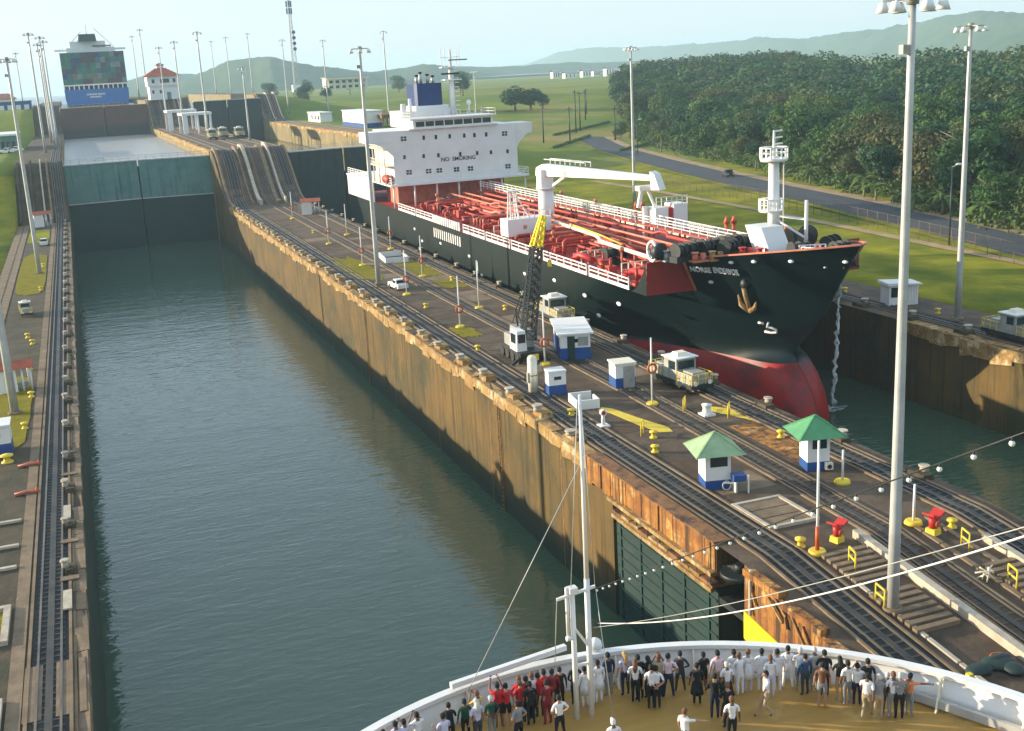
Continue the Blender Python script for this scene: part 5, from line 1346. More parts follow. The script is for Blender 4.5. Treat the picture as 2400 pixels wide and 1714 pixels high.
def red_hut(label, x, y, rz, wx, wy, h, z=0.0, porch=True):
    t = thing('red_roof_hut', label, 'hut', (x, y, z), rz, 'red roofed huts')
    wl = MB().box(-wx / 2, wx * 0.05, -wy / 2, wy / 2, 0, h).build('wall', 'white_wall', t)
    MB().box(-wx * 0.35, -wx * 0.12, -wy / 2 - 0.02, -wy / 2 + 0.01, h * 0.5, h * 0.8).build('window', 'cream', wl)
    for x_, y_ in ((wx / 2 - 0.1, -wy / 2 + 0.1), (wx / 2 - 0.1, wy / 2 - 0.1), (wx * 0.22, -wy / 2 + 0.1)): MB().cyl((x_, y_, 0), (x_, y_, h), 0.09, 0.09, 8).build('porch_post', 'white_paint', t)
    b = MB(); o = 0.25; k = 0.55
    b.quad((-wx / 2 - o, -wy / 2 - o, h), (wx / 2 + o, -wy / 2 - o, h), (wx / 2 + o, 0, h + k), (-wx / 2 - o, 0, h + k)); b.quad((wx / 2 + o, wy / 2 + o, h), (-wx / 2 - o, wy / 2 + o, h), (-wx / 2 - o, 0, h + k), (wx / 2 + o, 0, h + k))
    b.quad((-wx / 2 - o, wy / 2 + o, h), (-wx / 2 - o, -wy / 2 - o, h), (-wx / 2 - o, 0, h + k)); b.quad((wx / 2 + o, -wy / 2 - o, h), (wx / 2 + o, wy / 2 + o, h), (wx / 2 + o, 0, h + k)); b.quad((-wx / 2 - o, -wy / 2 - o, h - 0.01), (-wx / 2 - o, wy / 2 + o, h - 0.01), (wx / 2 + o, wy / 2 + o, h - 0.01), (wx / 2 + o, -wy / 2 - o, h - 0.01)); b.build('roof', 'red_roof', t)
    MB().box(wx * 0.1, wx * 0.4, -0.3, 0.3, 0, 0.7).build('bench', 'grey_metal', t)
red_hut('bright red roofed open hut nearest on the left wall', -8.0, 113.2, 0.15, 3.0, 2.2, 2.2)
red_hut('far red roofed hut at the foot of the left ramp', -7.9, 258.5, 0.1, 3.4, 3.0, 2.6)
red_hut('red roofed white hut near the foot of the centre ramp', 44.0, 236.5, -0.2, 3.6, 3.4, 2.6)
t = two_tone_hut('white_and_blue_hut', 'white and blue hut cut by the left picture edge', -8.6, 92.8, 0, 2.4, 2.2, 2.3, 'white_wall', 0.42)
t = thing('white_hut', 'white hut with big dark window on the far lane edge past the bow', 'hut', (80.7, 99.2, 0), -0.25)
wl = MB().box(-1.6, 1.6, -1.1, 1.1, 0, 2.2).build('wall', 'white_wall', t); MB().box(-1.4, 0.1, -1.13, -1.08, 0.9, 1.95).build('window', 'glass_dark', wl); b = MB(); b.hexa([(-1.9, -1.4, 2.2), (1.9, -1.4, 2.2), (1.9, 1.3, 2.2), (-1.9, 1.3, 2.2), (-1.9, -1.4, 2.5), (1.9, -1.4, 2.3), (1.9, 1.3, 2.3), (-1.9, 1.3, 2.5)]); b.build('roof', 'white_wall', t)
for k in range(7): MB().box(0.3 + k * 0.18, 0.34 + k * 0.18, -1.12, -1.1, 0.1, 2.1).build('wall_batten', 'concrete_light', wl)
def stair_pit(label, x, y, rz, wx, wy, h):
    t = thing('stair_pit', label, 'stairwell', (x, y, 0), rz, 'white stair pits')
    for (a, b_, c, d) in ((-wx / 2, wx / 2, -wy / 2, -wy / 2 + 0.14), (-wx / 2, wx / 2, wy / 2 - 0.14, wy / 2), (-wx / 2, -wx / 2 + 0.14, -wy / 2 + 0.141, wy / 2 - 0.141), (wx / 2 - 0.14, wx / 2, -wy / 2 + 0.141, wy * 0.1)): MB().box(a, b_, c, d, 0, h).build('parapet', 'white_wall', t)
    MB().box(-wx / 2 + 0.15, wx / 2 - 0.15, -wy / 2 + 0.15, wy / 2 - 0.15, 0.0, 0.03).build('pit_floor', 'gate_dark', t)
stair_pit('white walled stair pit beside the ship mast top', 35.7, 81.6, -0.15, 1.9, 2.6, 0.75)
stair_pit('white walled stair pit on the wall left of the tanker hull', 42.4, 165.5, -0.1, 3.4, 6.5, 0.8)

# ================================================================== LOCOMOTIVES, CRANE, VEHICLES
def mule_meshes():
    t = thing('tow_locomotive', '', 'locomotive', (0, 0, 0), 0, 'lock tow locomotives')
    MB().box(-1.1, 1.1, -3.2, 3.2, 0.35, 0.7).build('frame', 'dark_metal', t)
    for s in (-1, 1):
        y0, y1 = (0.95, 3.0) if s > 0 else (-3.0, -0.95)
        MB().box(-0.95, 0.95, y0, y1, 0.7, 1.45, 0, 0.06).build('hood', 'loco_silver', t)
        MB().box(-0.6, 0.6, y0 + 0.3, y1 - 0.4, 1.45, 1.62).build('hood_hatch', 'grey_metal', t)
        b = MB(); ye = s * 3.15
        for x in (-1.0, -0.35, 0.35, 1.0): b.bar((x, ye, 0.7), (x, ye, 1.6), 0.05)
        b.bar((-1.0, ye, 1.6), (1.0, ye, 1.6), 0.05); b.bar((-1.0, ye, 1.15), (1.0, ye, 1.15), 0.04)
        b.build('end_rail', 'yellow_paint', t)
        for x in (-0.7, 0.7): MB().cyl((x, s * 3.2, 0.85), (x, s * 3.28, 0.85), 0.2, 0.2, 12).build('headlight', 'cream', t)
        for yy_ in (s * 1.0, s * 2.4):
            for x in (-0.85, 0.85): MB().cyl((x - 0.07, yy_, 0.36), (x + 0.07, yy_, 0.36), 0.34, 0.34, 14).build('wheel', 'dark_metal', t)
    cb = MB().box(-1.0, 1.0, -0.95, 0.95, 0.7, 2.45, 0, 0.05).build('cab', 'loco_silver', t)
    for s in (-1, 1):
        MB().box(-0.78, 0.78, s * 0.93 - 0.03, s * 0.93 + 0.03, 1.6, 2.25).build('window', 'glass_dark', cb)
        MB().box(s * 0.975 - 0.03, s * 0.975 + 0.03, -0.7, 0.1, 1.55, 2.25).build('window', 'glass_dark', cb)
        MB().box(s * 0.99 - 0.03, s * 0.99 + 0.03, 0.2, 0.75, 0.75, 2.2).build('door', 'grey_metal', cb)
        for (a, c) in ((-2.9, -1.1), (1.1, 2.9)):
            b = MB()
            for q_ in range(3): b.bar((s * 1.08, a + 0.1 + q_ * 0.8, 0.7), (s * 1.08, a + 0.1 + q_ * 0.8, 1.55), 0.05)
            b.bar((s * 1.08, a, 1.55), (s * 1.08, c, 1.55), 0.05); b.bar((s * 1.08, a, 1.1), (s * 1.08, c, 1.1), 0.04)
            b.build('side_rail', 'yellow_paint', t)
    MB().box(-1.12, 1.12, -1.1, 1.1, 2.45, 2.55).build('cab_roof', 'white_wall', t)
    MB().box(-0.55, 0.55, -0.45, 0.5, 2.551, 2.85, 0, 0.1).build('roof_unit', 'cream', t)
    MB().cyl((0.7, 0.6, 2.55), (0.7, 0.6, 2.8), 0.1, 0.1, 8).build('beacon', 'orange_red', t)
    return t
mule = mule_meshes()
for i, (x, y, z, rz, sc, lab) in enumerate((
    (45.0, 82.6, 0, 0.10, 1.0, 'grey locomotive with yellow rails beside the red bow bulb'), (46.2, 112.6, 0, 0.0, 1.0, 'grey locomotive by the tanker hull behind the long hut'),
    (78.4, 80.2, 0, 0.0, 1.0, 'grey locomotive on the far lane edge at the right picture border'), (38.4, 349, 11.3, 0.0, 1.15, 'white locomotive at the top of the centre ramp, leftmost'),
    (42.2, 356, 11.3, 0.0, 1.15, 'white locomotive at the top of the centre ramp, middle one'), (46.2, 350, 11.3, 0.0, 1.15, 'white locomotive at the top of the centre ramp by the dark gates'),
    (-8.2, 153.2, 0, 0.1, 0.62, 'small pale works vehicle on the left wall below the yellow grass'))):
    o = mule if i == 0 else copy_tree(mule)
    o.location = (x, y, z + 0.12); o.rotation_euler = (0, 0, rz); o.scale = (sc, sc, sc); o['label'] = lab
# lattice boom crane
cr_t = wthing('mobile_crane', 'mobile crane with black lattice boom and yellow boom tip', 'crane', (36.8, 99, 0))
b = MB(); b.box(35.9, 38.2, 96.2, 101.6, 0.7, 1.1); b.build('carrier', 'dark_metal', cr_t)
for x in (36.0, 38.1):
    for k in range(4): MB().cyl((x - 0.18, 96.9 + k * 1.35, 0.5), (x + 0.18, 96.9 + k * 1.35, 0.5), 0.5, 0.5, 14).build('wheel', 'black_rubber', cr_t)
MB().box(35.9, 36.9, 97.0, 98.9, 1.1, 3.0, 0, 0.08).build('cab', 'white_wall', cr_t); MB().box(36.05, 36.75, 96.97, 97.1, 1.9, 2.7).build('cab_window', 'glass_dark', cr_t); MB().box(35.86, 35.95, 97.4, 98.5, 1.8, 2.7).build('cab_window', 'glass_dark', cr_t)
MB().box(36.95, 38.1, 98.2, 101.8, 1.1, 2.7, 0, 0.08).build('engine_house', 'grey_metal', cr_t); MB().box(36.2, 36.9, 99.1, 101.2, 1.1, 2.2).build('winch_house', 'loco_silver', cr_t)
b = MB(); b.bar((35.8, 96.4, 0.55), (35.1, 96.4, 0.1), 0.25); b.bar((38.2, 96.4, 0.55), (38.9, 96.4, 0.1), 0.25); b.bar((38.2, 101.5, 0.55), (38.9, 101.5, 0.1), 0.25); b.build('outrigger', 'dark_metal', cr_t)
MB().box(36.6, 37.6, 95.9, 96.3, 0.35, 0.9).build('bumper', 'yellow_paint', cr_t)
def boom(a, c, w0, w1, n, mat, name):
    a, c = Vector(a), Vector(c); d = (c - a).normalized(); s = d.cross(Vector((0, 1, 0))).normalized(); u = s.cross(d)
    b = MB(); prev = None
    for k in range(n + 1):
        t = k / n; p = a.lerp(c, t); wv = w0 + (w1 - w0) * t
        q = [p + s * sx * wv + u * su * wv for sx, su in ((-1, -1), (1, -1), (1, 1), (-1, 1))]
        for i in range(4): b.bar(q[i], q[(i + 1) % 4], 0.06)
        if prev:
            for i in range(4): b.bar(prev[i], q[i], 0.18); b.bar(prev[i], q[(i + 1) % 4], 0.09)
        prev = q
    return b.build(name, mat, cr_t)
boom((37.4, 98.0, 1.9), (39.4, 99.9, 10.2), 0.55, 0.42, 11, 'dark_metal', 'boom'); boom((39.4, 99.9, 10.2), (40.4, 100.3, 13.0), 0.42, 0.18, 4, 'yellow_bright', 'boom_tip')
b = MB(); b.tube([(37.6, 101.4, 2.9), (40.3, 100.3, 12.9)], 0.04, 4); b.tube([(37.2, 101.4, 2.9), (40.2, 100.2, 12.7)], 0.04, 4); b.tube([(40.45, 100.1, 12.8), (40.3, 98.9, 9.0)], 0.03, 4); b.build('pendant_line', 'dark_metal', cr_t)
MB().box(40.15, 40.45, 98.75, 99.05, 8.4, 9.0).build('hook_block', 'yellow_paint', cr_t)
b = MB(); b.bar((37.5, 100.8, 2.7), (37.5, 101.4, 4.2), 0.15); b.bar((37.5, 99.0, 2.7), (37.5, 101.4, 4.2), 0.12); b.build('gantry', 'dark_metal', cr_t)
def small_truck(label, x, y, rz, sc=1.0, body='white_paint', cat='truck', z=0.0, name='small_truck'):
    t = thing(name, label, cat, (x, y, z), rz); t.scale = (sc, sc, sc)
    MB().box(-0.85, 0.85, -2.2, 2.2, 0.35, 0.95, 0, 0.04).build('body', body, t)
    cb = MB().box(-0.8, 0.8, -1.3, 0.2, 0.95, 1.6, 0, 0.12).build('cab', body, t)
    MB().box(-0.68, 0.68, -1.33, -1.22, 1.05, 1.5).build('windscreen', 'glass_dark', cb); MB().box(-0.82, -0.72, -1.0, 0.0, 1.05, 1.45).build('window', 'glass_dark', cb); MB().box(0.72, 0.82, -1.0, 0.0, 1.05, 1.45).build('window', 'glass_dark', cb)
    for x_ in (-0.8, 0.8):
        for y_ in (-1.4, 1.4): MB().cyl((x_ - 0.1, y_, 0.34), (x_ + 0.1, y_, 0.34), 0.34, 0.34, 14).build('wheel', 'black_rubber', t)
    for x_ in (-0.6, 0.6): MB().box(x_ - 0.15, x_ + 0.15, -2.24, -2.19, 0.6, 0.8).build('headlight', 'lamp_glass', t)
    return t
small_truck('small white truck parked at the foot of the tall centre lamp mast', 36.6, 141.6, 0.1, 0.85)
small_truck('white car on the left wall near the far red roofed hut', -7.2, 225, 0, 0.8, 'white_paint', 'car', 0, 'parked_car')
small_truck('dark car driving on the road beside the wood', 139.6, 232.0, -0.24, 1.0, 'dark_metal', 'car', hgt(141, 232) + 0.17, 'dark_car')
for k, (x, y) in enumerate(((-17.5, 352), (-20.2, 356), (-15.2, 358))):
    small_truck(['white car parked before the grey left building', 'white car at the left edge before the grey building', 'white car parked closest to the left ramp top'][k], x, y, 1.2, 0.95, 'white_paint', 'car', hgt(x, y) + 0.05, 'parked_car')

# ================================================================== SMALL WALL FITTINGS
def bollard_proto():
    b = MB(); b.lathe([(0.0, 0.0), (0.34, 0.0), (0.34, 0.08), (0.22, 0.14), (0.17, 0.34), (0.24, 0.44), (0.36, 0.50), (0.36, 0.60), (0.0, 0.66)], seg=14)
    return b.mesh('yellow_bollard', 'yellow_paint')
BME = bollard_proto()
for k, (x, y, lab) in enumerate(((33.6, 79.4, 'yellow bollard left of the white stair pit'), (36.6, 71.3, 'flat yellow bollard at the tip of the yellow painted patch'), (35.2, 68.4, 'yellow bollard alone between patch and pale kiosk'), (44.5, 66.9, 'yellow bollard left of the deep green kiosk'), (34.7, 50.2, 'yellow bollard left of the red footed post'), (43.9, 48.8, 'yellow bollard right of the red hooded valve'),
    (-7.7, 89.9, 'big yellow bollard below the blue hut on the left wall'), (-6.75, 98.9, 'yellow bollard on grass above the blue hut'), (-6.5, 109.5, 'yellow bollard below the near red roofed hut'), (-6.9, 121, 'yellow bollard right of the near red roofed hut'), (-7.0, 134, 'yellow bollard on dark soil of the left wall, nearer one'), (-7.6, 138, 'yellow bollard on dark soil of the left wall, farther one'), (-6.8, 172, 'yellow bollard at the lower end of the left yellow grass'), (-6.9, 196, 'yellow bollard beside the left tall lamp mast'),
    (36.1, 127.5, 'yellow bollard between the two near signal posts'), (43.6, 121, 'yellow bollard close to the hull by the plain post'), (44.3, 143, 'yellow bollard at the edge of the small grass patch'), (34.4, 104, 'yellow bollard left of the crane'), (38.2, 205, 'yellow bollard far along the centre wall'), (79.9, 107.5, 'yellow bollard past the tanker bow on the far lane edge'), (80.6, 93.0, 'pale yellow bollard right of the white lane hut'))):
    o = inst('yellow_bollard', BME, None, (x, y, zcen(y) if x > 0 and x < 60 else 0), 0, (0.85, 0.85, 0.85) if k != 6 else (1.3, 1.3, 1.0))
    tag(o, lab, 'bollard', 'yellow mooring bollards')
def handrail(label, x, y, rz, wd=0.9, h=1.05):
    t = thing('yellow_handrail', label, 'handrail', (x, y, zcen(y)), rz, 'yellow handrails')
    for s in (-wd / 2, wd / 2): MB().cyl((s, 0, 0), (s, 0, h), 0.05, 0.05, 6).build('post', 'yellow_paint', t)
    for z in (h, h * 0.55): MB().bar((-wd / 2, 0, z), (wd / 2, 0, z), 0.08).build('bar', 'yellow_paint', t)
for (x, y, rz, lab) in ((36.2, 72.3, 0.9, 'yellow handrail beside the yellow painted patch'), (41.8, 76.1, 0.9, 'yellow handrail left of the white capstan'), (43.9, 73.0, 0.9, 'yellow handrail by the second painted patch'), (35.9, 47.2, 1.3, 'yellow handrail at the top of the upper stairs'), (42.9, 46.6, 1.3, 'yellow handrail at the top of the far stairs'), (42.4, 42.6, 1.3, 'yellow handrail at the right beside stacked bars'), (34.9, 43.6, 1.4, 'yellow handrail behind the thick near lamp mast')): handrail(lab, x, y, rz)
t = thing('capstan', 'white capstan drum between handrail and red stained slab', 'capstan', (42.7, 74.2, 0)); MB().box(-0.5, 0.5, -0.5, 0.5, 0, 0.16).build('base', 'white_paint', t); MB().lathe([(0.0, 0.16), (0.42, 0.16), (0.36, 0.3), (0.30, 0.55), (0.36, 0.78), (0.42, 0.86), (0.0, 0.9)], seg=14).build('drum', 'white_paint', t)
t = thing('level_gauge', 'short white gauge post on a square foot near the yellow patch', 'gauge', (34.6, 75.6, 0)); MB().box(-0.4, 0.4, -0.4, 0.4, 0, 0.14).build('base', 'white_paint', t); MB().cyl((0, 0, 0.14), (0, 0, 1.1), 0.16, 0.13, 10).build('column', 'white_paint', t); MB().cyl((0, -0.16, 1.1), (0, 0.12, 1.1), 0.24, 0.24, 14).build('dial', 'white_paint', t); MB().cyl((0, -0.18, 1.1), (0, -0.16, 1.1), 0.16, 0.16, 12).build('dial_face', 'red_paint', t)
for (x, y, s, lab) in ((36.9, 49.9, 0.78, 'red valve head with open wings on a yellow block by the red footed post'), (42.4, 48.6, 0.85, 'red hooded valve on a yellow block at the right')):
    t = thing('valve_stand', lab, 'valve', (x, y, zcen(y)), 0.3 * s, 'red valves on yellow blocks'); t.scale = (s, s, s)
    MB().box(-0.38, 0.38, -0.38, 0.38, 0, 0.45, 0, 0.04).build('block', 'yellow_paint', t)
    MB().cyl((0, 0, 0.45), (0, 0, 1.2), 0.26, 0.34, 12).build('body', 'red_paint', t)
    b = MB()
    for q in (-1, 1): b.hexa([(0, -0.4, 1.15), (q * 0.62, -0.45, 1.45), (q * 0.62, 0.45, 1.45), (0, 0.4, 1.15), (0, -0.4, 1.25), (q * 0.62, -0.45, 1.6), (q * 0.62, 0.45, 1.6), (0, 0.4, 1.25)] if q > 0 else [(q * 0.62, -0.45, 1.45), (0, -0.4, 1.15), (0, 0.4, 1.15), (q * 0.62, 0.45, 1.45), (q * 0.62, -0.45, 1.6), (0, -0.4, 1.25), (0, 0.4, 1.25), (q * 0.62, 0.45, 1.6)])
    b.build('hood', 'red_paint', t)
    MB().tube([(0.2 * math.cos(2 * PI * i / 14), -0.36, 0.8 + 0.2 * math.sin(2 * PI * i / 14)) for i in range(15)], 0.05, 6).build('hand_wheel', 'orange_red', t)
t = thing('stacked_bars', 'tangle of pale bent bars beside the right yellow handrail', 'scrap', (41.7, 43.6, zcen(43.6)))
for k in range(7):
    r = random.Random(k); MB().tube([(r.uniform(-.6, .6), r.uniform(-.4, .4), 0.03), (r.uniform(-.5, .5), r.uniform(-.3, .3), 0.5), (r.uniform(-.7, .7), r.uniform(-.4, .4), r.uniform(0.1, 0.9))], 0.045, 6).build('bar', 'cream', t)
t = thing('tarpaulin_heap', 'dark heap of hoses under a tarpaulin beyond the white bulwark', 'heap', (36.2, 37.2, zcen(37)))
for k in range(5):
    r = random.Random(20 + k); MB().ball((r.uniform(-.9, .9), r.uniform(-.5, .5), 0.12), 1, 12, 8, 0, (r.uniform(.5, .9), r.uniform(.35, .6), r.uniform(.2, .4))).build('fold', 'gate_dark', t)
for k in range(3): MB().tube([(0.9 + (0.35 + 0.02 * k) * math.cos(2 * PI * i / 16), 0.6 + 0.35 * math.sin(2 * PI * i / 16), 0.05 + 0.08 * k) for i in range(17)], 0.05, 6).build('hose_ring', 'orange_red', t)
t = thing('yellow_marker', 'small yellow marker block seen over the white bulwark', 'marker', (34.3, 36.6, zcen(36.6))); MB().box(-0.2, 0.2, -0.2, 0.2, 0, 0.5, 0, 0.04).build('block', 'yellow_bright', t); MB().box(-0.12, 0.12, -0.12, 0.12, 0.5, 0.7).build('cap', 'yellow_paint', t)
for (y, lab) in ((88.0, 'red pipe stub crossing the beige band, upper one'), (81.5, 'red pipe stub crossing the beige band, lower one')):
    t = thing('red_pipe_stub', lab, 'pipe', (-6.0, y, 0)); MB().tube([(-0.9, 0, 0.1), (0.0, 0.1, 0.2), (0.5, 0, 0.15)], 0.14, 8).build('pipe', 'pipe_pink', t); MB().cyl((0.45, 0, 0.15), (0.6, 0, 0.15), 0.24, 0.24, 10).build('flange', 'orange_red', t)
# pale rail pair on the grass bank behind the crane, long cable trough on grass
# ================================================================== TREES, HILLS, HAZE
def leaf_mat(name, c1, c2, c3):
    m = bpy.data.materials.new(name); m.use_nodes = True
    N, Lk = m.node_tree.nodes, m.node_tree.links
    b = N['Principled BSDF']; out = N['Material Output']
    b.inputs['Roughness'].default_value = 0.6; b.inputs['Specular IOR Level'].default_value = 0.25
    g = N.new('ShaderNodeNewGeometry'); n = N.new('ShaderNodeTexNoise'); n.inputs['Scale'].default_value = 0.33; n.inputs['Detail'].default_value = 4
    Lk.new(g.outputs['Position'], n.inputs['Vector'])
    oi = N.new('ShaderNodeObjectInfo')
    r = N.new('ShaderNodeMapRange'); r.inputs['From Min'].default_value = 0.35; r.inputs['From Max'].default_value = 0.65; Lk.new(n.outputs['Fac'], r.inputs['Value'])
    x = N.new('ShaderNodeMix'); x.data_type = 'RGBA'; x.inputs['A'].default_value = (*c1, 1); x.inputs['B'].default_value = (*c2, 1); Lk.new(r.outputs[0], x.inputs['Factor'])
    y = N.new('ShaderNodeMix'); y.data_type = 'RGBA'; y.inputs['B'].default_value = (*c3, 1); Lk.new(x.outputs['Result'], y.inputs['A'])
    q = N.new('ShaderNodeMath'); q.operation = 'MULTIPLY'; q.inputs[1].default_value = 0.75; Lk.new(oi.outputs['Random'], q.inputs[0]); Lk.new(q.outputs[0], y.inputs['Factor'])
    Lk.new(y.outputs['Result'], b.inputs['Base Color'])
    tr = N.new('ShaderNodeBsdfTranslucent'); Lk.new(y.outputs['Result'], tr.inputs['Color'])
    mx = N.new('ShaderNodeMixShader'); mx.inputs[0].default_value = 0.22
    Lk.new(b.outputs[0], mx.inputs[1]); Lk.new(tr.outputs[0], mx.inputs[2]); Lk.new(mx.outputs[0], out.inputs['Surface'])
    MATS[name] = m
leaf_mat('leaf_deep', (0.018, 0.066, 0.020), (0.042, 0.105, 0.024), (0.022, 0.075, 0.036))
leaf_mat('leaf_mid', (0.040, 0.108, 0.020), (0.085, 0.150, 0.028), (0.030, 0.095, 0.030))
leaf_mat('leaf_olive', (0.080, 0.095, 0.028), (0.135, 0.120, 0.042), (0.055, 0.100, 0.028))
leaf_mat('leaf_bright', (0.075, 0.150, 0.025), (0.150, 0.200, 0.035), (0.090, 0.140, 0.025))
M('bark', (0.16, 0.13, 0.10), (0.28, 0.24, 0.20), 0.8, 0.9)
def crown_mb(rng_, rx, ry, rz, lobes, per, size):
    b = MB()
    for k in range(lobes):
        a = rng_.uniform(0, 2 * PI); u = rng_.random() ** 0.5; zz = rng_.uniform(-0.55, 0.75)
        f = math.sqrt(max(0.05, 1 - zz * zz))
        c = Vector((rx * 0.68 * u * f * math.cos(a), ry * 0.68 * u * f * math.sin(a), rz * 0.72 * zz))
        R_ = rng_.uniform(0.30, 0.48) * min(rx, ry)
        for j in range(per):
            d = Vector((rng_.gauss(0, 1), rng_.gauss(0, 1), rng_.gauss(0.25, 1))).normalized()
            p = c + d * R_ * rng_.uniform(0.72, 1.08); p.z = c.z + (p.z - c.z) * 0.72
            n = (d + Vector((rng_.gauss(0, .45), rng_.gauss(0, .45), rng_.gauss(0.25, .45)))).normalized()
            t = n.cross(Vector((rng_.gauss(0, 1), rng_.gauss(0, 1), rng_.gauss(0, 1)))).normalized(); s_ = n.cross(t)
            q = size * rng_.uniform(0.6, 1.35); w_ = q * rng_.uniform(0.4, 0.75)
            b.quad(p - t * q * 0.5, p + s_ * w_ * 0.5 - n * q * 0.08, p + t * q * 0.5, p - s_ * w_ * 0.5 - n * q * 0.08)
    return b
def trunk_mb(rng_, h, r, ry):
    b = MB(); b.tube([(0, 0, -0.6), (rng_.uniform(-.2, .2), rng_.uniform(-.2, .2), h * 0.35), (rng_.uniform(-.5, .5), rng_.uniform(-.5, .5), h * 0.75)], [r * 1.3, r, r * 0.6], 7)
    for k in range(5):
        a = rng_.uniform(0, 2 * PI); z0 = h * rng_.uniform(0.35, 0.7)
        b.tube([(0, 0, z0), (ry * 0.35 * math.cos(a), ry * 0.35 * math.sin(a), z0 + h * 0.16), (ry * 0.7 * math.cos(a), ry * 0.7 * math.sin(a), z0 + h * 0.26)], [r * 0.5, r * 0.33, r * 0.12], 5)
    return b
TREES = []
for k in range(9):
    r = random.Random(100 + k); R_ = r.uniform(5.2, 7.2); h = r.uniform(10, 13.5); RZ = R_ * r.uniform(0.85, 1.2)
    mt = ('leaf_deep', 'leaf_mid', 'leaf_deep', 'leaf_olive', 'leaf_mid', 'leaf_deep', 'leaf_mid', 'leaf_bright', 'leaf_olive')[k]
    TREES.append((mt, crown_mb(r, R_, R_ * r.uniform(0.85, 1.1), RZ, 22, 105, 0.85).mesh('crown', mt), trunk_mb(r, h, 0.35, R_).mesh('trunk', 'bark'), h, R_))
def tree(label, x, y, k, sc, group=None, z=None, sz=None, name='forest_tree', low=0.70):
    mt, cm, tm, h, R_ = TREES[k]
    t = thing(name, label, 'tree', (x, y, (hgt(x, y) if z is None else z) - 0.1), rnd(0, 6.28), group)
    t.scale = (sc, sc, sz or sc)
    inst('trunk', tm, t); inst('crown', cm, t, (0, 0, h * low))
    return t
EDGE = [(90, 121), (120, 126.5), (140, 131), (165, 138), (221, 153), (300, 171), (340, 181), (420, 206), (520, 250), (640, 305)]
def edge_x(y): return lerp_tab(EDGE, y)
LAB = {'leaf_deep': 'dark green broadleaf tree in the wood beyond the road', 'leaf_mid': 'mid green broadleaf tree in the wood beyond the road', 'leaf_olive': 'olive brown tree in the wood beyond the road', 'leaf_bright': 'bright green tree in the wood beyond the road'}
cand = []
rt_ = random.Random(77)
y = 100.0
while y < 620:
    x = edge_x(y) + rt_.uniform(2.5, 5)
    d = 0
    while d < (150 if y < 420 else 110):
        xx, yy_ = x + d + rt_.uniform(-2.5, 2.5), y + rt_.uniform(-3, 3)
        cand.append((d, xx, yy_)); d += rt_.uniform(7.5, 10.5)
    y += 8.2
vis = [c for c in cand if -0.2 < (c[1] * 0.934 - c[2] * 0.354) / max(1, (c[1] * 0.331 + c[2] * 0.910)) < 0.56]
vis.sort(key=lambda c: c[0] * 1.0 + c[2] * 0.12)
front, back = vis[:285], vis[285:]
for (d, x, yy_) in front:
    k = rt_.randrange(9); sc = rt_.uniform(0.72, 1.08) * (0.62 if d < 4 and rt_.random() < 0.6 else 1.0) * (1.0 + 0.12 * min(1, d / 60))
    tree(LAB[TREES[k][0]], x, yy_, k, sc, 'trees of the wood beyond the road', low=0.50 if d < 4 else 0.66)
wd_ = MB(); rb = random.Random(5)
for (d, x, yy_) in back:
    z = hgt(x, yy_); h = rb.uniform(11, 16); R_ = rb.uniform(5.5, 8)
    for j in range(150):
        dv = Vector((rb.gauss(0, 1), rb.gauss(0, 1), abs(rb.gauss(0.2, 0.9)))).normalized()
        p = Vector((x, yy_, z + h - 4.5)) + Vector((dv.x * R_, dv.y * R_, dv.z * R_ * 0.75)) * rb.uniform(0.7, 1.06)
        n = (dv + Vector((rb.gauss(0, .5), rb.gauss(0, .5), rb.gauss(0.2, .5)))).normalized(); t_ = n.cross(Vector((rb.gauss(0, 1), rb.gauss(0, 1), 1))).normalized(); s_ = n.cross(t_); q = rb.uniform(1.0, 2.0)
        wd_.quad(p - t_ * q * 0.5, p + s_ * q * 0.35, p + t_ * q * 0.5, p - s_ * q * 0.35, mi=(int(x + yy_)) % 3)
tag(wd_.build('woodland', ['leaf_deep', 'leaf_mid', 'leaf_olive']), 'canopy of the wood running back to the hills', 'woodland', kind='stuff')
# undergrowth along the wood edge
ug = MB(); ru = random.Random(9)
yy_ = 95.0
while yy_ < 420:
    x = edge_x(yy_) + ru.uniform(-3.5, 4)
    for c in range(4):
        cx_, cy_ = x + ru.uniform(-2, 3.5), yy_ + ru.uniform(-2, 2); R_ = ru.uniform(1.0, 3.2); z = hgt(cx_, cy_); mi = ru.randrange(3)
        for j in range(46):
            dv = Vector((ru.gauss(0, 1), ru.gauss(0, 1), abs(ru.gauss(0, 1)))).normalized(); p = Vector((cx_, cy_, z)) + dv * R_ * ru.uniform(0.6, 1.05)
            n = (dv + Vector((ru.gauss(0, .5), ru.gauss(0, .5), ru.gauss(0.1, .5)))).normalized(); t_ = n.cross(Vector((ru.gauss(0, 1), ru.gauss(0, 1), 1))).normalized(); s_ = n.cross(t_); q = ru.uniform(0.45, 0.95)
            ug.quad(p - t_ * q * 0.5, p + s_ * q * 0.3, p + t_ * q * 0.5, p - s_ * q * 0.3, mi=mi)
    yy_ += 1.5
tag(ug.build('undergrowth', ['leaf_bright', 'leaf_mid', 'leaf_olive']), 'bushy undergrowth along the edge of the wood', 'undergrowth', kind='stuff')
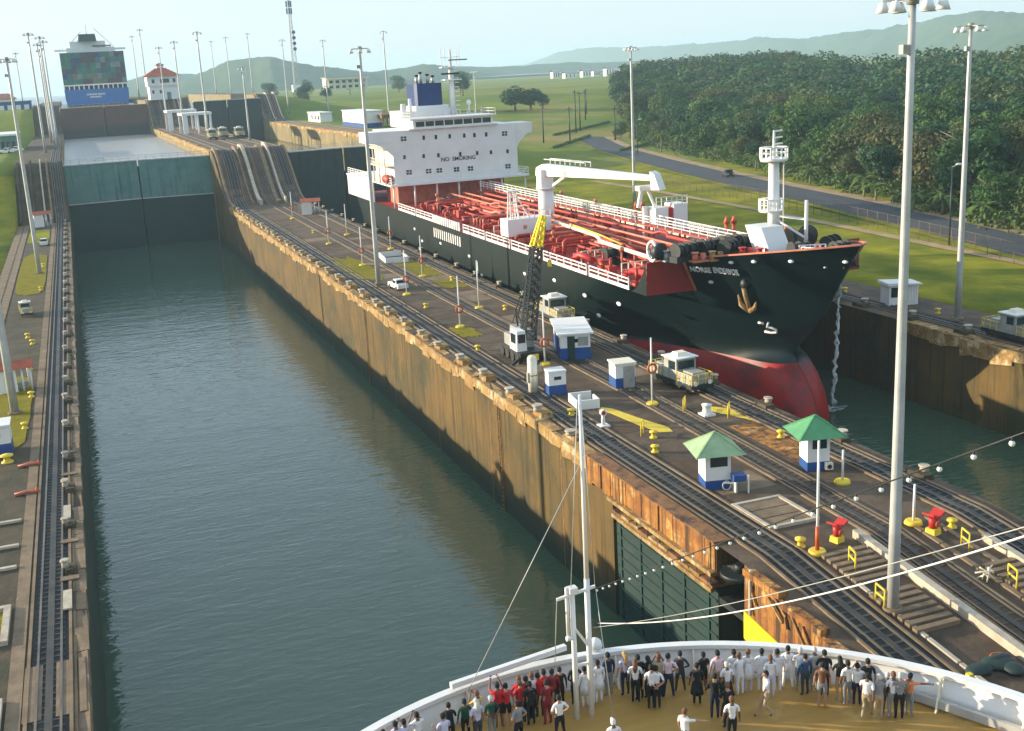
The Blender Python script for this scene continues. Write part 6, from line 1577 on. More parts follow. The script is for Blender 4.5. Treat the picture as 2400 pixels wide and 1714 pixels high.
# banana-like and palm plants at the edge
def palm(label, x, y, h, n=11, L=3.2):
    t = thing('palm_plant', label, 'palm', (x, y, hgt(x, y) - 0.1), 0, 'palms at the wood edge'); r = random.Random(int(x * 7 + y))
    MB().tube([(0, 0, 0), (0.1, 0, h * 0.5), (0, 0.1, h)], [0.22, 0.16, 0.12], 7).build('trunk', 'bark', t)
    b = MB()
    for k in range(n):
        a = 2 * PI * k / n + r.uniform(-.2, .2); up = r.uniform(0.5, 1.3); D = Vector((math.cos(a), math.sin(a), 0)); S_ = Vector((-math.sin(a), math.cos(a), 0)); prev = None
        for j in range(6):
            u = j / 5; p = Vector((0, 0, h)) + D * L * u + Vector((0, 0, L * (up * u - 1.15 * u * u))); wv = 0.38 * math.sin(PI * (0.12 + 0.85 * u))
            cur = (p - S_ * wv + Vector((0, 0, -0.12)), p, p + S_ * wv + Vector((0, 0, -0.12)))
            if prev: b.quad(prev[0], prev[1], cur[1], cur[0]); b.quad(prev[1], prev[2], cur[2], cur[1])
            prev = cur
    b.build('crown', 'leaf_bright', t)
for k, (x, y, h) in enumerate(((168, 318, 5.5), (171, 312, 4.5), (146, 222, 3.5), (143, 205, 2.8), (134, 172, 2.6), (130, 150, 3.0), (136, 178, 3.4), (129, 140, 2.4), (131, 158, 2.2), (152, 240, 3.0))):
    palm(('tall palm standing at the road bend by the wood', 'shorter palm beside the tall one at the bend', 'bright palm clump behind the foremast platform', 'bright palm right of the foremast top', 'low palm at the wood edge left of the near lamp mast', 'palm at the wood edge right of the near lamp mast', 'palm higher up behind the near lamp mast', 'low palm left of the dark street light', 'small palm between the two tall right lamp masts', 'palm above the dark car on the road')[k], x, y, h)
# single trees on the meadow
tree('round dark tree alone on the meadow right of the tanker funnel', 192, 505, 0, 1.45, None, None, 1.05, 'meadow_tree', 0.5)
tree('dark tree close behind the lone round meadow tree', 199, 503, 2, 1.35, None, None, 0.98, 'meadow_tree', 0.48)
for k, (x, y, s) in enumerate(((184.5, 380, 0.5), (212, 640, 1.0), (232, 700, 0.9), (130, 690, 0.8), (250, 760, 1.0), (300, 900, 1.1), (150, 720, 0.8), (270, 820, 1.0), (330, 1000, 1.2), (206, 505, 0.55), (180, 940, 1.2), (220, 960, 1.2), (150, 930, 1.1), (262, 960, 1.2))):
    tree(('slender tree at the near corner of the wood', 'tree left of the colonnade building, nearest', 'tree below the colonnade building', 'tree near the aerial tower foot', 'tree right of the colonnade building', 'tree on the far meadow under the low ridge', 'small tree beside the aerial tower', 'tree on the meadow behind the tall warehouse lamp', 'big hazy tree on the far meadow', 'low bush tree right of the lone meadow tree', 'hazy tree behind the colonnade building', 'hazy tree right behind the colonnade building', 'hazy tree left behind the colonnade building', 'hazy tree farther right of the colonnade building')[k], x, y, (1, 0, 2, 5, 4, 1, 0, 2, 5, 4, 0, 2, 5, 1)[k], s, None, None, None, 'meadow_tree', 0.6)
# hedge lines on the yellow meadow
hd = MB(); rhd = random.Random(4)
for (x0, y0, x1, y1) in ((160, 330, 182, 352), (168, 402, 205, 432), (150, 360, 178, 392)):
    for k in range(60):
        u = k / 60; cx_, cy_ = x0 + (x1 - x0) * u, y0 + (y1 - y0) * u; z = hgt(cx_, cy_)
        for j in range(14):
            dv = Vector((rhd.gauss(0, 1), rhd.gauss(0, 1), abs(rhd.gauss(0, 1)))).normalized(); p = Vector((cx_, cy_, z)) + dv * rhd.uniform(0.5, 1.1); t_ = dv.cross(Vector((rhd.gauss(0, 1), rhd.gauss(0, 1), 1))).normalized(); s_ = dv.cross(t_)
            hd.quad(p - t_ * 0.4, p + s_ * 0.25, p + t_ * 0.4, p - s_ * 0.25)
tag(hd.build('hedge_rows', 'leaf_mid'), 'low hedge rows across the yellow meadow', 'hedge', kind='stuff')

# hills
M('hill_forest', (0.030, 0.060, 0.026), (0.065, 0.095, 0.036), 0.02, 0.95, bump=1.0, bscale=0.06, spec=0.1)
def ridge(name, label, pts, depth, base, seed, amp=7, mat='hill_forest', step=10):
    r = random.Random(seed); line = []
    for (a, c) in zip(pts[:-1], pts[1:]):
        n = max(2, int(math.hypot(a[0] - c[0], a[1] - c[1]) / step))
        for i in range(n): line.append([a[j] + (c[j] - a[j]) * i / n for j in range(3)])
    line.append(list(pts[-1])); rows = []
    M_ = 26
    for i, p in enumerate(line):
        d = Vector((p[0], p[1])).normalized(); row = []
        for j in range(M_ + 1):
            u = j / M_ * 2 - 1                                  # -1 front foot .. 0 crest .. 1 back foot
            x, y = p[0] + d.x * depth * u, p[1] + d.y * depth * u
            k = 1 - abs(u); k = k * k * (3 - 2 * k)
            nz = noise.noise(Vector((x * 0.006, y * 0.006, seed))) * amp * 2.2 * k * (1 if abs(u) > 0.08 else 0.3) + noise.noise(Vector((x * 0.055, y * 0.055, seed + 3))) * amp * 0.45 * (0.2 + 0.8 * k)
            row.append((x, y, base + (p[2] - base) * k + nz))
        rows.append(row)
    return tag(MB().grid(rows).build(name, mat), kind='structure')
ridge('hills', '', [(2662, 7332, 25.8), (2664, 6688, 61.8), (2642, 6212, 112.8), (2661, 5710, 118.8), (2648, 5217, 100.8), (2616, 4552, 94.8), (2518, 3909, 96.3), (2474, 3579, 79.8), (2396, 3266, 88.8), (2256, 2805, 88.8), (2104, 2444, 102.3), (2008, 2229, 105.3), (1874, 1944, 85.8), (1786, 1713, 73.8), (1714, 1458, 55.8), (1650, 1050, 46.8)], 700, 8, 1, 10, step=22)
ridge('low_hill', '', [(195, 2460, 13.8), (226, 2460, 42.0), (284, 2400, 61.2), (303, 2355, 71.7), (344, 2300, 74.4), (364, 2220, 73.7), (396, 2216, 64.8), (444, 2206, 52.6), (525, 2342, 45.6), (632, 2470, 39.1), (687, 2456, 43.6), (724, 2445, 49.2), (748, 2438, 47.0), (802, 2499, 37.2), (884, 2552, 28.4), (960, 2595, 9.3)], 240, 12, 2, 7, step=10)
ridge('far_hill', '', [(60, 3000, 15), (110, 2998, 40), (186, 2994, 60), (249, 2990, 60), (290, 2986, 56), (353, 2979, 50), (600, 2950, 40), (900, 2900, 42), (1200, 2880, 36), (1500, 2850, 30)], 260, 10, 3, 6, step=16)

# haze: even air round the whole place
hm = bpy.data.materials.new('haze_air'); hm.use_nodes = True
for n in list(hm.node_tree.nodes):
    if n.type != 'OUTPUT_MATERIAL': hm.node_tree.nodes.remove(n)
pv = hm.node_tree.nodes.new('ShaderNodeVolumePrincipled')
pv.inputs['Color'].default_value = (0.60, 0.83, 1.0, 1)
pv.inputs['Density'].default_value = 0.00019
pv.inputs['Anisotropy'].default_value = 0.1
hm.node_tree.links.new(pv.outputs[0], [n for n in hm.node_tree.nodes if n.type == 'OUTPUT_MATERIAL'][0].inputs['Volume'])
MATS['haze_air'] = hm
tag(MB().box(-5300, 6900, -400, 8200, -20, 128).build('haze', 'haze_air'), kind='stuff')
# ================================================================== CRUISE SHIP BOW
BX, BY, BR, DZ = 13.4, 20.8, 15.0, 4.0
cb_ = wthing('cruise_ship_bow', 'white bow of a passenger ship with tan deck and curved bulwark', 'ship', (BX, BY, DZ))
N_ = 64
arc = lambda r, t: (BX + r * math.cos(t), BY + r * math.sin(t))
A0, A1 = -0.12, PI + 0.12
ts = [A0 + (A1 - A0) * i / N_ for i in range(N_ + 1)]
b = MB(); b.prism([arc(BR - 0.3, t) for t in ts] + [(BX - BR + 0.4, -12), (BX + BR - 0.4, -12)], DZ - 0.2, DZ); b.build('deck', 'deck_tan', cb_)
b = MB(); rows = []
for (r, z) in ((BR - 3.0, -12), (BR - 1.2, -5), (BR - 0.25, 1.0), (BR, DZ + 1.18), (BR - 0.10, DZ + 1.18), (BR - 0.14, DZ - 0.1)):
    rows.append([(*arc(r, t), z) for t in ts])
b.grid(rows[::-1]); b.build('bulwark', 'ship_white', cb_)
b = MB(); rows = [[(*arc(r, t), z) for t in ts] for (r, z) in ((BR + 0.12, DZ + 1.12), (BR + 0.12, DZ + 1.27), (BR - 0.22, DZ + 1.27), (BR - 0.22, DZ + 1.12))]
b.grid(rows[::-1] + [rows[-1]], sm=False); b.build('bulwark_rail', 'ship_white', cb_)
for k in range(17):                                                    # bracket knees inside the bulwark
    t = A0 + (A1 - A0) * (k + 0.5) / 17; c, s = math.cos(t), math.sin(t)
    f = lambda r, q, z: (BX + r * c - q * s, BY + r * s + q * c, z)
    b = MB(); b.hexa([f(BR - 0.75, -0.03, DZ), f(BR - 0.15, -0.03, DZ), f(BR - 0.15, 0.03, DZ), f(BR - 0.75, 0.03, DZ), f(BR - 0.28, -0.03, DZ + 1.1), f(BR - 0.15, -0.03, DZ + 1.1), f(BR - 0.15, 0.03, DZ + 1.1), f(BR - 0.28, 0.03, DZ + 1.1)])
    b.build('bulwark_knee', 'cream', cb_)
b = MB(); b.hexa([(26.2, 24.4, DZ), (27.4, 24.0, DZ), (27.5, 24.4, DZ), (26.3, 24.8, DZ), (26.4, 24.4, DZ + 1.5), (27.5, 24.0, DZ + 1.5), (27.6, 24.4, DZ + 1.5), (26.5, 24.8, DZ + 1.5)]); b.build('bulwark_cabinet', 'ship_white', cb_)
b = MB(); b.bar((BX + 11.7, BY + 8.9, DZ + 0.25), (BX + 14.2, BY + 3.8, DZ + 0.25), 0.16, 0.3); b.build('scupper_bar', 'galvanised', cb_)
b = MB(); b.bar((9.9, 35.25, DZ + 1.5), (14.6, 35.95, DZ + 1.55), 0.2, 0.2); b.build('stowed_boom', 'ship_white', cb_)
b = MB(); b.ball((15.7, 35.7, DZ + 1.5), 0.28); b.build('bow_light', 'lamp_glass', cb_)
# bow mast with crossbar, stays, rope and festoon lights
MX, MY = 14.55, 33.6
mt_ = wthing('bow_mast', 'slim white bow mast with crosstree and twin lower post', 'mast', (MX, MY, DZ))
b = MB(); b.cyl((MX, MY, DZ), (MX, MY, 9.3), 0.105, 0.10, 10); b.cyl((MX, MY, 9.3), (MX, MY, 15.9), 0.09, 0.05, 10); b.build('mast_pole', 'ship_white', mt_)
b = MB(); b.cyl((MX - 0.55, MY + 0.05, DZ), (MX - 0.55, MY + 0.05, 9.0), 0.10, 0.09, 10); b.cyl((MX - 0.75, MY + 0.05, 7.2), (MX - 0.75, MY + 0.05, 9.1), 0.07, 0.07, 8); b.build('derrick_post', 'ship_white', mt_)
b = MB(); b.bar((MX - 1.15, MY, 8.75), (MX + 0.3, MY, 8.95), 0.09); b.build('crosstree', 'ship_white', mt_)
b = MB(); b.bar((MX - 0.5, MY, 7.5), (MX, MY, 6.7), 0.09); b.bar((MX - 0.5, MY, 6.1), (MX, MY, 6.1), 0.08); b.build('cross_brace', 'ship_white', mt_)
b = MB(); b.box(MX - 0.7, MX - 0.4, MY - 0.15, MY + 0.15, 8.9, 9.1); b.cyl((MX - 0.85, MY, 7.2), (MX - 0.6, MY, 7.2), 0.09, 0.09, 8); b.build('block', 'ship_white', mt_)
def line(pts, r, mat, label, cat, name):
    return tag(MB().tube(pts, r, 5).build(name, mat), label, cat)
def sag(a, c, s, n=18):
    a, c = Vector(a), Vector(c); return [tuple(a.lerp(c, i / n) - Vector((0, 0, s * 4 * (i / n) * (1 - i / n)))) for i in range(n + 1)]
line(sag((MX + 0.2, MY - 0.4, 7.75), (13.6, 12.0, 19.6), 0.55), 0.02, 'ship_white', 'white rope sagging from the bow mast up to the right', 'rope', 'white_rope')
fa, fc_ = Vector((MX + 0.3, MY, 8.85)), Vector((10.6, 9.4, 22.4))
fl = wthing('festoon_string', 'string of light bulbs rising from the bow mast to the right', 'light string', tuple(fa))
MB().tube([fa.lerp(fc_, i / 8) for i in range(9)], 0.014, 5).build('cable', 'dark_metal', fl)
k = 0; u = 0.012
while u < 0.985:
    p = fa.lerp(fc_, u)
    MB().ball((p.x, p.y, p.z - 0.09), 0.042, 8, 6).build('bulb', 'lamp_glass', fl); MB().cyl((p.x, p.y, p.z - 0.06), (p.x, p.y, p.z), 0.018, 0.014, 6).build('socket', 'dark_metal', fl)
    u += 0.034
line(sag((MX + 0.2, MY, 7.4), (11.2, 9.2, 21.3), 0.25), 0.010, 'galvanised', 'thin grey wire below the string of bulbs', 'wire', 'thin_wire')
for k, (a, c, lab) in enumerate((((MX, MY, 13.6), (10.4, 35.0, DZ + 1.2), 'thin stay from the mast to the port bulwark'), ((MX - 0.1, MY, 15.6), (MX - 0.6, MY, 9.1), 'halyard beside the mast, left of it'), ((MX + 0.05, MY, 15.4), (MX + 0.3, MY, 9.0), 'halyard beside the mast, right of it'), ((MX - 1.15, MY, 8.72), (MX - 0.75, MY + 1.5, DZ + 1.25), 'thin line from the crosstree tip to the bulwark'), ((MX + 0.28, MY - 0.1, 8.9), (MX + 0.35, MY - 1.1, DZ + 0.1), 'flag halyard hanging to the tan deck'))):
    line([a, c], 0.016, 'galvanised', lab, 'wire', 'stay_wire')
t = tag(MB().lathe([(0.0, 0.0), (0.13, 0.02), (0.15, 0.12), (0.08, 0.2), (0.0, 0.22)], (MX + 0.35, MY - 1.1, DZ + 0.005), 10).build('halyard_weight', 'coping'), 'small weight at the foot of the flag halyard on deck', 'weight')

# ================================================================== PEOPLE
def person_mesh(pose, hair_long=False, cap=False, skirt=False, shorts=False, sleeves=0.45):
    """one body mesh; slots: 0 skin 1 top 2 bottom 3 shoes 4 hair. Faces +Y, 1.70 m tall."""
    bm_v, bm_e, rad_, reg = [], [], [], []
    def V(p, r, g):
        bm_v.append(p); rad_.append(r); reg.append(g); return len(bm_v) - 1
    def E(a, c): bm_e.append((a, c))
    lean = pose.get('lean', 0.0)
    pel = V((0, 0, 0.93), (0.165, 0.12), 2); wai = V((0, 0.01 + lean * 0.2, 1.08), (0.145, 0.105), 1); che = V((0, 0.0 + lean * 0.5, 1.27), (0.17, 0.115), 1); up_ = V((0, -0.01 + lean * 0.8, 1.39), (0.13, 0.09), 1); nk = V((0, lean, 1.48), (0.055, 0.055), 0); hd0 = V((0, 0.012 + lean * 1.05, 1.54), (0.06, 0.065), 0)
    for a, c in ((pel, wai), (wai, che), (che, up_), (up_, nk), (nk, hd0)): E(a, c)
    hands = []
    for s, key in ((-1, 'L'), (1, 'R')):
        el, wr = pose.get('arm' + key, ((0.25, 0.0, 1.13), (0.27, 0.06, 0.88)))
        sh = V((s * 0.185, -0.01 + lean * 0.8, 1.37), (0.062, 0.062), 1)
        e = V((s * el[0], el[1] + lean * 0.5, el[2]), (0.043, 0.043), 1 if sleeves > 0.6 else 0); m_ = V(tuple((Vector(bm_v[sh]) * 0.5 + Vector(bm_v[e]) * 0.5)), (0.052, 0.052), 1)
        w_ = V((s * wr[0], wr[1] + lean * 0.5, wr[2]), (0.028, 0.030), 1 if sleeves > 0.9 else 0)
        d = (Vector(bm_v[w_]) - Vector(bm_v[e])).normalized(); hp = Vector(bm_v[w_]) + d * 0.075
        h_ = V(tuple(hp), (0.036, 0.022), 0)
        E(up_, sh); E(sh, m_); E(m_, e); E(e, w_); E(w_, h_); hands.append((s, hp, d))
        kn, an = pose.get('leg' + key, ((0.10, 0.02, 0.50), (0.105, -0.01, 0.09)))
        hp_ = V((s * 0.095, 0, 0.86), (0.098, 0.10), 2); th = V((s * (0.095 + kn[0]) / 2, kn[1] / 2, 0.68), (0.082, 0.085), 2); k_ = V((s * kn[0], kn[1], kn[2]), (0.058, 0.06), 0 if shorts else 2); cf = V((s * (kn[0] + an[0]) / 2, (kn[1] + an[1]) / 2 - 0.012, (kn[2] + an[2]) / 2 + 0.04), (0.052, 0.056), 0 if shorts else 2); a_ = V((s * an[0], an[1], an[2]), (0.036, 0.042), 0 if shorts else 2)
        ft_ = V((s * (an[0] + 0.015), an[1] + 0.13, max(0.035, an[2] - 0.055)), (0.042, 0.030), 3)
        E(pel, hp_); E(hp_, th); E(th, k_); E(k_, cf); E(cf, a_); E(a_, ft_)
    me = bpy.data.meshes.new('body_skeleton'); me.from_pydata(bm_v, bm_e, []); o = bpy.data.objects.new('body_skeleton', me); C.objects.link(o)
    md = o.modifiers.new('skin', 'SKIN'); md.use_smooth_shade = True
    sv = me.skin_vertices[0].data
    for i, r in enumerate(rad_): sv[i].radius = r
    sv[0].use_root = True
    ss = o.modifiers.new('sub', 'SUBSURF'); ss.levels = 1; ss.render_levels = 1
    dg = bpy.context.evaluated_depsgraph_get(); ev = o.evaluated_get(dg); em = ev.to_mesh()
    mb = MB(); VV = [v.co.copy() for v in em.vertices]
    mb.v = [tuple(v) for v in VV]
    segs = [(Vector(bm_v[a]), Vector(bm_v[c]), reg[a], reg[c]) for a, c in bm_e]
    for p in em.polygons:
        c = p.center; best, bg = 1e9, 0
        for a, e, ra, re in segs:
            d = e - a; t = max(0.0, min(1.0, (c - a).dot(d) / d.length_squared)); q = (a + d * t - c).length_squared
            if q < best: best = q; bg = ra if t < 0.5 else re
        mb.f.append(tuple(p.vertices)); mb.mi.append(bg); mb.sm.append(True)
    ev.to_mesh_clear(); bpy.data.objects.remove(o); bpy.data.meshes.remove(me)
    # head: skull with jaw, nose, ears, eyes and hair
    hc = Vector((0, 0.022 + lean * 1.05, 1.605)); seg, rings = 14, 10; n0 = len(mb.v); tilt = pose.get('head', 0.0)
    for i in range(rings + 1):
        p = PI * i / rings
        for j in range(seg):
            t = 2 * PI * j / seg; x, y_, z = math.sin(p) * math.cos(t), math.sin(p) * math.sin(t), math.cos(p)
            jaw = 1 - 0.22 * max(0, -z) * (1 if y_ > 0 else 0.4)
            px_, py_, pz_ = 0.078 * x * jaw, (0.098 if y_ < 0 else 0.09) * y_ * (1 - 0.1 * max(0, -z) * (y_ < 0)), 0.118 * z
            if y_ > 0.85 and -0.35 < z < 0.1: py_ += 0.022
            mb.v.append((hc.x + px_, hc.y + py_, hc.z + pz_))
    for i in range(rings):
        for j in range(seg):
            k = (j + 1) % seg; q = (n0 + i * seg + j, n0 + (i + 1) * seg + j, n0 + (i + 1) * seg + k, n0 + i * seg + k)
            cc = sum((Vector(mb.v[a]) for a in q), Vector()) / 4 - hc
            mb.f.append(q); mb.mi.append(0); mb.sm.append(True)
    for s in (-1, 1):
        mb.ball((hc.x + s * 0.079, hc.y - 0.005, hc.z - 0.01), 1, 6, 4, 0, (0.012, 0.022, 0.032)); mb.ball((hc.x + s * 0.03, hc.y + 0.083, hc.z + 0.012), 0.011, 6, 4, 4)
    mb.box(hc.x - 0.025, hc.x + 0.025, hc.y + 0.078, hc.y + 0.088, hc.z - 0.062, hc.z - 0.054, 3)
    n1 = len(mb.v)
    for i in range(7):
        p = PI * 0.60 * i / 6
        for j in range(seg):
            t = 2 * PI * j / seg; x, y_, z = math.sin(p) * math.cos(t), math.sin(p) * math.sin(t), math.cos(p)
            zz = z
            if y_ > 0.3 and z < 0.45: zz = 0.45 + 0.05 * z
            if y_ < 0.2 and i == 6: zz = z - 0.18
            mb.v.append((hc.x + 0.089 * x, hc.y - 0.006 + 0.106 * y_, hc.z + 0.012 + 0.122 * zz))
    for i in range(6):
        for j in range(seg):
            k = (j + 1) % seg; mb.f.append((n1 + i * seg + j, n1 + (i + 1) * seg + j, n1 + (i + 1) * seg + k, n1 + i * seg + k)); mb.mi.append(4); mb.sm.append(True)
    if hair_long: mb.tube([(0, hc.y - 0.06, hc.z + 0.04), (0, hc.y - 0.10, hc.z - 0.10), (0, hc.y - 0.11, hc.z - 0.24), (0, hc.y - 0.10, hc.z - 0.36)], [0.07, 0.095, 0.085, 0.04], 10, 4)
    if cap: mb.cyl((0, hc.y + 0.05, hc.z + 0.055), (0, hc.y + 0.15, hc.z + 0.045), 0.075, 0.05, 10, 4)
    if skirt:
        mb.lathe([(0.15, 1.0), (0.19, 0.88), (0.22, 0.68), (0.25, 0.50), (0.24, 0.50)], (0, 0, 0), 14, 2)
    if pose.get('coat'): mb.lathe([(0.13, 1.22), (0.16, 1.08), (0.195, 0.90), (0.22, 0.62), (0.21, 0.62)], (0, 0, 0), 14, 1)
    # hands: five separate bent fingers
    for s, hp, d in hands:
        side = d.cross(Vector((0, 1, 0.2))).normalized(); nrm = side.cross(d).normalized()
        for fi in range(4):
            o_ = hp + side * (fi - 1.5) * 0.017 + d * 0.02; L = (0.065, 0.075, 0.07, 0.055)[fi]
            mb.tube([o_, o_ + d * L * 0.55, o_ + d * L * 0.9 + nrm * 0.02], [0.0095, 0.0085, 0.006], 5, 0)
        o_ = hp + side * (-0.028) - d * 0.02
        mb.tube([o_, o_ - side * 0.028 + d * 0.025, o_ - side * 0.03 + d * 0.055 + nrm * 0.008], [0.011, 0.010, 0.007], 5, 0)
    return mb.mesh('person', ['skin', 'white_paint', 'dark_metal', 'black_rubber', 'black_rubber'])
POSES = {
    'stand': {}, 'hips': {'armL': ((0.34, -0.06, 1.15), (0.20, 0.06, 1.02)), 'armR': ((0.34, -0.06, 1.15), (0.20, 0.06, 1.02)), 'legL': ((0.13, 0.02, 0.5), (0.17, 0.0, 0.09)), 'legR': ((0.13, 0.02, 0.5), (0.17, 0.0, 0.09))},
    'rail': {'lean': 0.07, 'armL': ((0.25, 0.10, 1.14), (0.20, 0.34, 1.14)), 'armR': ((0.25, 0.10, 1.14), (0.20, 0.34, 1.14))},
    'camera': {'armL': ((0.28, 0.16, 1.24), (0.07, 0.26, 1.52)), 'armR': ((0.28, 0.16, 1.24), (0.07, 0.26, 1.52))},
    'reach': {'armL': ((0.22, 0.20, 1.42), (0.14, 0.36, 1.66)), 'armR': ((0.22, 0.20, 1.42), (0.14, 0.36, 1.66))},
    'point': {'armR': ((0.36, 0.20, 1.36), (0.56, 0.34, 1.36)), 'armL': ((0.25, 0.0, 1.13), (0.24, 0.08, 0.89))},
    'walk': {'armL': ((0.25, 0.12, 1.14), (0.25, 0.26, 0.94)), 'armR': ((0.25, -0.14, 1.14), (0.26, -0.18, 0.90)), 'legL': ((0.09, 0.08, 0.49), (0.09, -0.22, 0.16)), 'legR': ((0.09, 0.16, 0.51), (0.09, 0.26, 0.09))},
    'fold': {'armL': ((0.26, 0.06, 1.12), (0.05, 0.18, 1.14)), 'armR': ((0.26, 0.06, 1.12), (0.05, 0.18, 1.14))},
    'back': {'armL': ((0.28, -0.08, 1.13), (0.06, -0.15, 0.98)), 'armR': ((0.28, -0.08, 1.13), (0.06, -0.15, 0.98))},
    'uniform': {'coat': True},
}
PME = {}
def pm(pose, kind):
    if (pose, kind) not in PME:
        PME[(pose, kind)] = person_mesh(POSES[pose], hair_long=kind == 'long', cap=kind == 'cap', skirt=kind == 'skirt', shorts=kind == 'shorts', sleeves={'suit': 1.0, 'long': 0.5}.get(kind, 0.45))
    return PME[(pose, kind)]
CLOTH = {'white': (0.78, 0.77, 0.78), 'lavender': (0.55, 0.54, 0.70), 'pink': (0.75, 0.56, 0.62), 'black': (0.012, 0.016, 0.018), 'navy': (0.018, 0.028, 0.060), 'red': (0.50, 0.022, 0.028), 'green': (0.012, 0.075, 0.045), 'grey': (0.24, 0.25, 0.26), 'charcoal': (0.045, 0.052, 0.058), 'khaki': (0.40, 0.31, 0.19), 'orange': (0.72, 0.25, 0.10), 'blue': (0.035, 0.09, 0.20), 'brown': (0.16, 0.075, 0.04), 'blonde': (0.45, 0.28, 0.10), 'silver': (0.55, 0.54, 0.52), 'yellow': (0.65, 0.48, 0.12), 'maroon': (0.22, 0.02, 0.03)}
for n, c in CLOTH.items(): M('cloth_' + n, c, tuple(v * 0.82 for v in c), 6.0, 0.85)
# x, y, top, bottom, hair, pose, kind, label
PEOPLE = []
def add_person(x, y, top, bot, hair, pose, kind, label, rz=None, sc=1.0):
    o = bpy.data.objects.new('person', pm(pose, kind)); C.objects.link(o)
    d = Vector((x - BX, y - BY)); r_ = d.length
    if r_ > BR - 0.95: x, y = BX + d.x / r_ * (BR - 0.95), BY + d.y / r_ * (BR - 0.95)
    o.location = (x, y, DZ + 0.005); 
    if rz is None: rz = math.atan2(-(x - BX), (y - BY) + 4) * 0.7 + random.uniform(-0.35, 0.35)
    o.rotation_euler = (0, 0, rz); o.scale = (sc, sc, sc)
    sk = 'skin' if random.random() < 0.6 else 'skin_dark'
    for i, m in enumerate((sk, 'cloth_' + top, 'cloth_' + bot, 'black_rubber', 'cloth_' + hair)):
        o.material_slots[i].link = 'OBJECT'; o.material_slots[i].material = MATS[m]
    tag(o, label, 'person', 'people on the bow deck')
add_person(6.73, 33.66, 'white', 'navy', 'black', 'stand', 'std', 'person in white shirt, dark hair, at the far left end of the bow crowd', None, 0.97)
add_person(7.33, 33.67, 'lavender', 'navy', 'black', 'stand', 'std', 'person in lavender shirt, second from the left end of the bow crowd', None, 1.00)
add_person(7.71, 33.54, 'lavender', 'navy', 'black', 'camera', 'std', 'person in lavender shirt with raised hands, third from the left end', None, 0.99)
add_person(8.21, 33.71, 'white', 'navy', 'black', 'camera', 'std', 'person in white shirt holding up a phone left of the lavender shirts', None, 1.01)
add_person(9.0, 33.18, 'lavender', 'navy', 'black', 'rail', 'std', 'person in broad lavender shirt bending at the left bulwark', None, 1.01)
add_person(9.38, 33.88, 'black', 'black', 'black', 'rail', 'suit', 'person in black jacket just behind the broad lavender shirt', None, 0.96)
add_person(9.97, 33.97, 'green', 'black', 'black', 'stand', 'suit', 'person in dark green long jacket near the left bulwark', None, 0.95)
add_person(10.27, 33.56, 'lavender', 'charcoal', 'silver', 'stand', 'long', 'person in pale long scarf over dark clothes beside the green jacket', None, 1.03)
add_person(10.52, 34.22, 'yellow', 'khaki', 'brown', 'camera', 'std', 'person in yellow top at the left bulwark behind the pale scarf', None, 0.98)
add_person(10.84, 33.71, 'green', 'grey', 'silver', 'back', 'std', 'person in dark green top and grey trousers, grey hair', None, 0.97)
add_person(11.27, 34.21, 'red', 'black', 'black', 'reach', 'shorts', 'person in red shirt with both arms raised at the left bulwark', None, 1.05)
add_person(11.56, 34.18, 'red', 'black', 'black', 'stand', 'shorts', 'person in red shirt and dark shorts right of the raised arms', None, 1.00)
add_person(12.1, 34.26, 'red', 'charcoal', 'brown', 'rail', 'std', 'person in red shirt leaning on the bulwark, third of the red shirts', None, 1.03)
add_person(11.52, 32.9, 'grey', 'black', 'black', 'hips', 'std', 'person in grey plaid shirt and black trousers standing behind the red shirts', None, 1.00)
add_person(12.37, 34.3, 'black', 'black', 'black', 'stand', 'std', 'person in black shirt between the red shirts at the bulwark', None, 1.01)
add_person(12.11, 34.14, 'red', 'charcoal', 'brown', 'rail', 'std', 'person in red shirt left of the crouching pink and red pair', None, 0.97)
add_person(12.36, 33.91, 'black', 'black', 'black', 'stand', 'std', 'person in black top turned to the red shirts', None, 1.01)
add_person(12.64, 34.28, 'pink', 'charcoal', 'brown', 'rail', 'std', 'person in pink top at the bulwark among the red shirts', None, 1.04)
add_person(12.84, 34.27, 'red', 'charcoal', 'black', 'rail', 'std', 'person in red shirt right of the pink top', None, 1.00)
add_person(13.09, 34.35, 'red', 'maroon', 'black', 'rail', 'std', 'person in red shirt closest to the dark coat group', None, 1.02)
add_person(13.38, 34.33, 'maroon', 'black', 'black', 'stand', 'suit', 'person in maroon jacket beside the tall dark coat', None, 1.02)
add_person(13.74, 34.5, 'black', 'black', 'black', 'stand', 'suit', 'person in tall black coat left of the bow mast', None, 0.96)
add_person(12.91, 33.7, 'maroon', 'maroon', 'black', 'stand', 'std', 'person in maroon clothes behind the black coat', None, 1.03)
add_person(12.93, 32.64, 'white', 'black', 'black', 'hips', 'std', 'person in white polo and black trousers walking alone below the mast crowd', None, 1.01)
add_person(14.33, 34.51, 'black', 'black', 'brown', 'back', 'suit', 'person in black suit with brown hair just left of the mast', None, 0.98)
add_person(14.57, 34.18, 'white', 'white', 'black', 'uniform', 'suit', 'person in white officer uniform directly left of the mast', None, 0.95)
add_person(14.79, 34.2, 'white', 'white', 'black', 'stand', 'suit', 'person in white officer uniform standing at the mast foot', None, 1.04)
add_person(15.13, 34.24, 'white', 'white', 'black', 'uniform', 'suit', 'person in long white coat directly right of the mast', None, 1.00)
add_person(15.67, 34.52, 'navy', 'grey', 'black', 'stand', 'suit', 'person in navy jumper and grey trousers right of the white coat', None, 1.02)
add_person(16.21, 34.25, 'lavender', 'navy', 'blonde', 'stand', 'long', 'person in long blonde hair right of the navy jumper', None, 1.04)
add_person(16.33, 33.65, 'white', 'black', 'brown', 'stand', 'long', 'person in white shirt with long brown hair', None, 1.02)
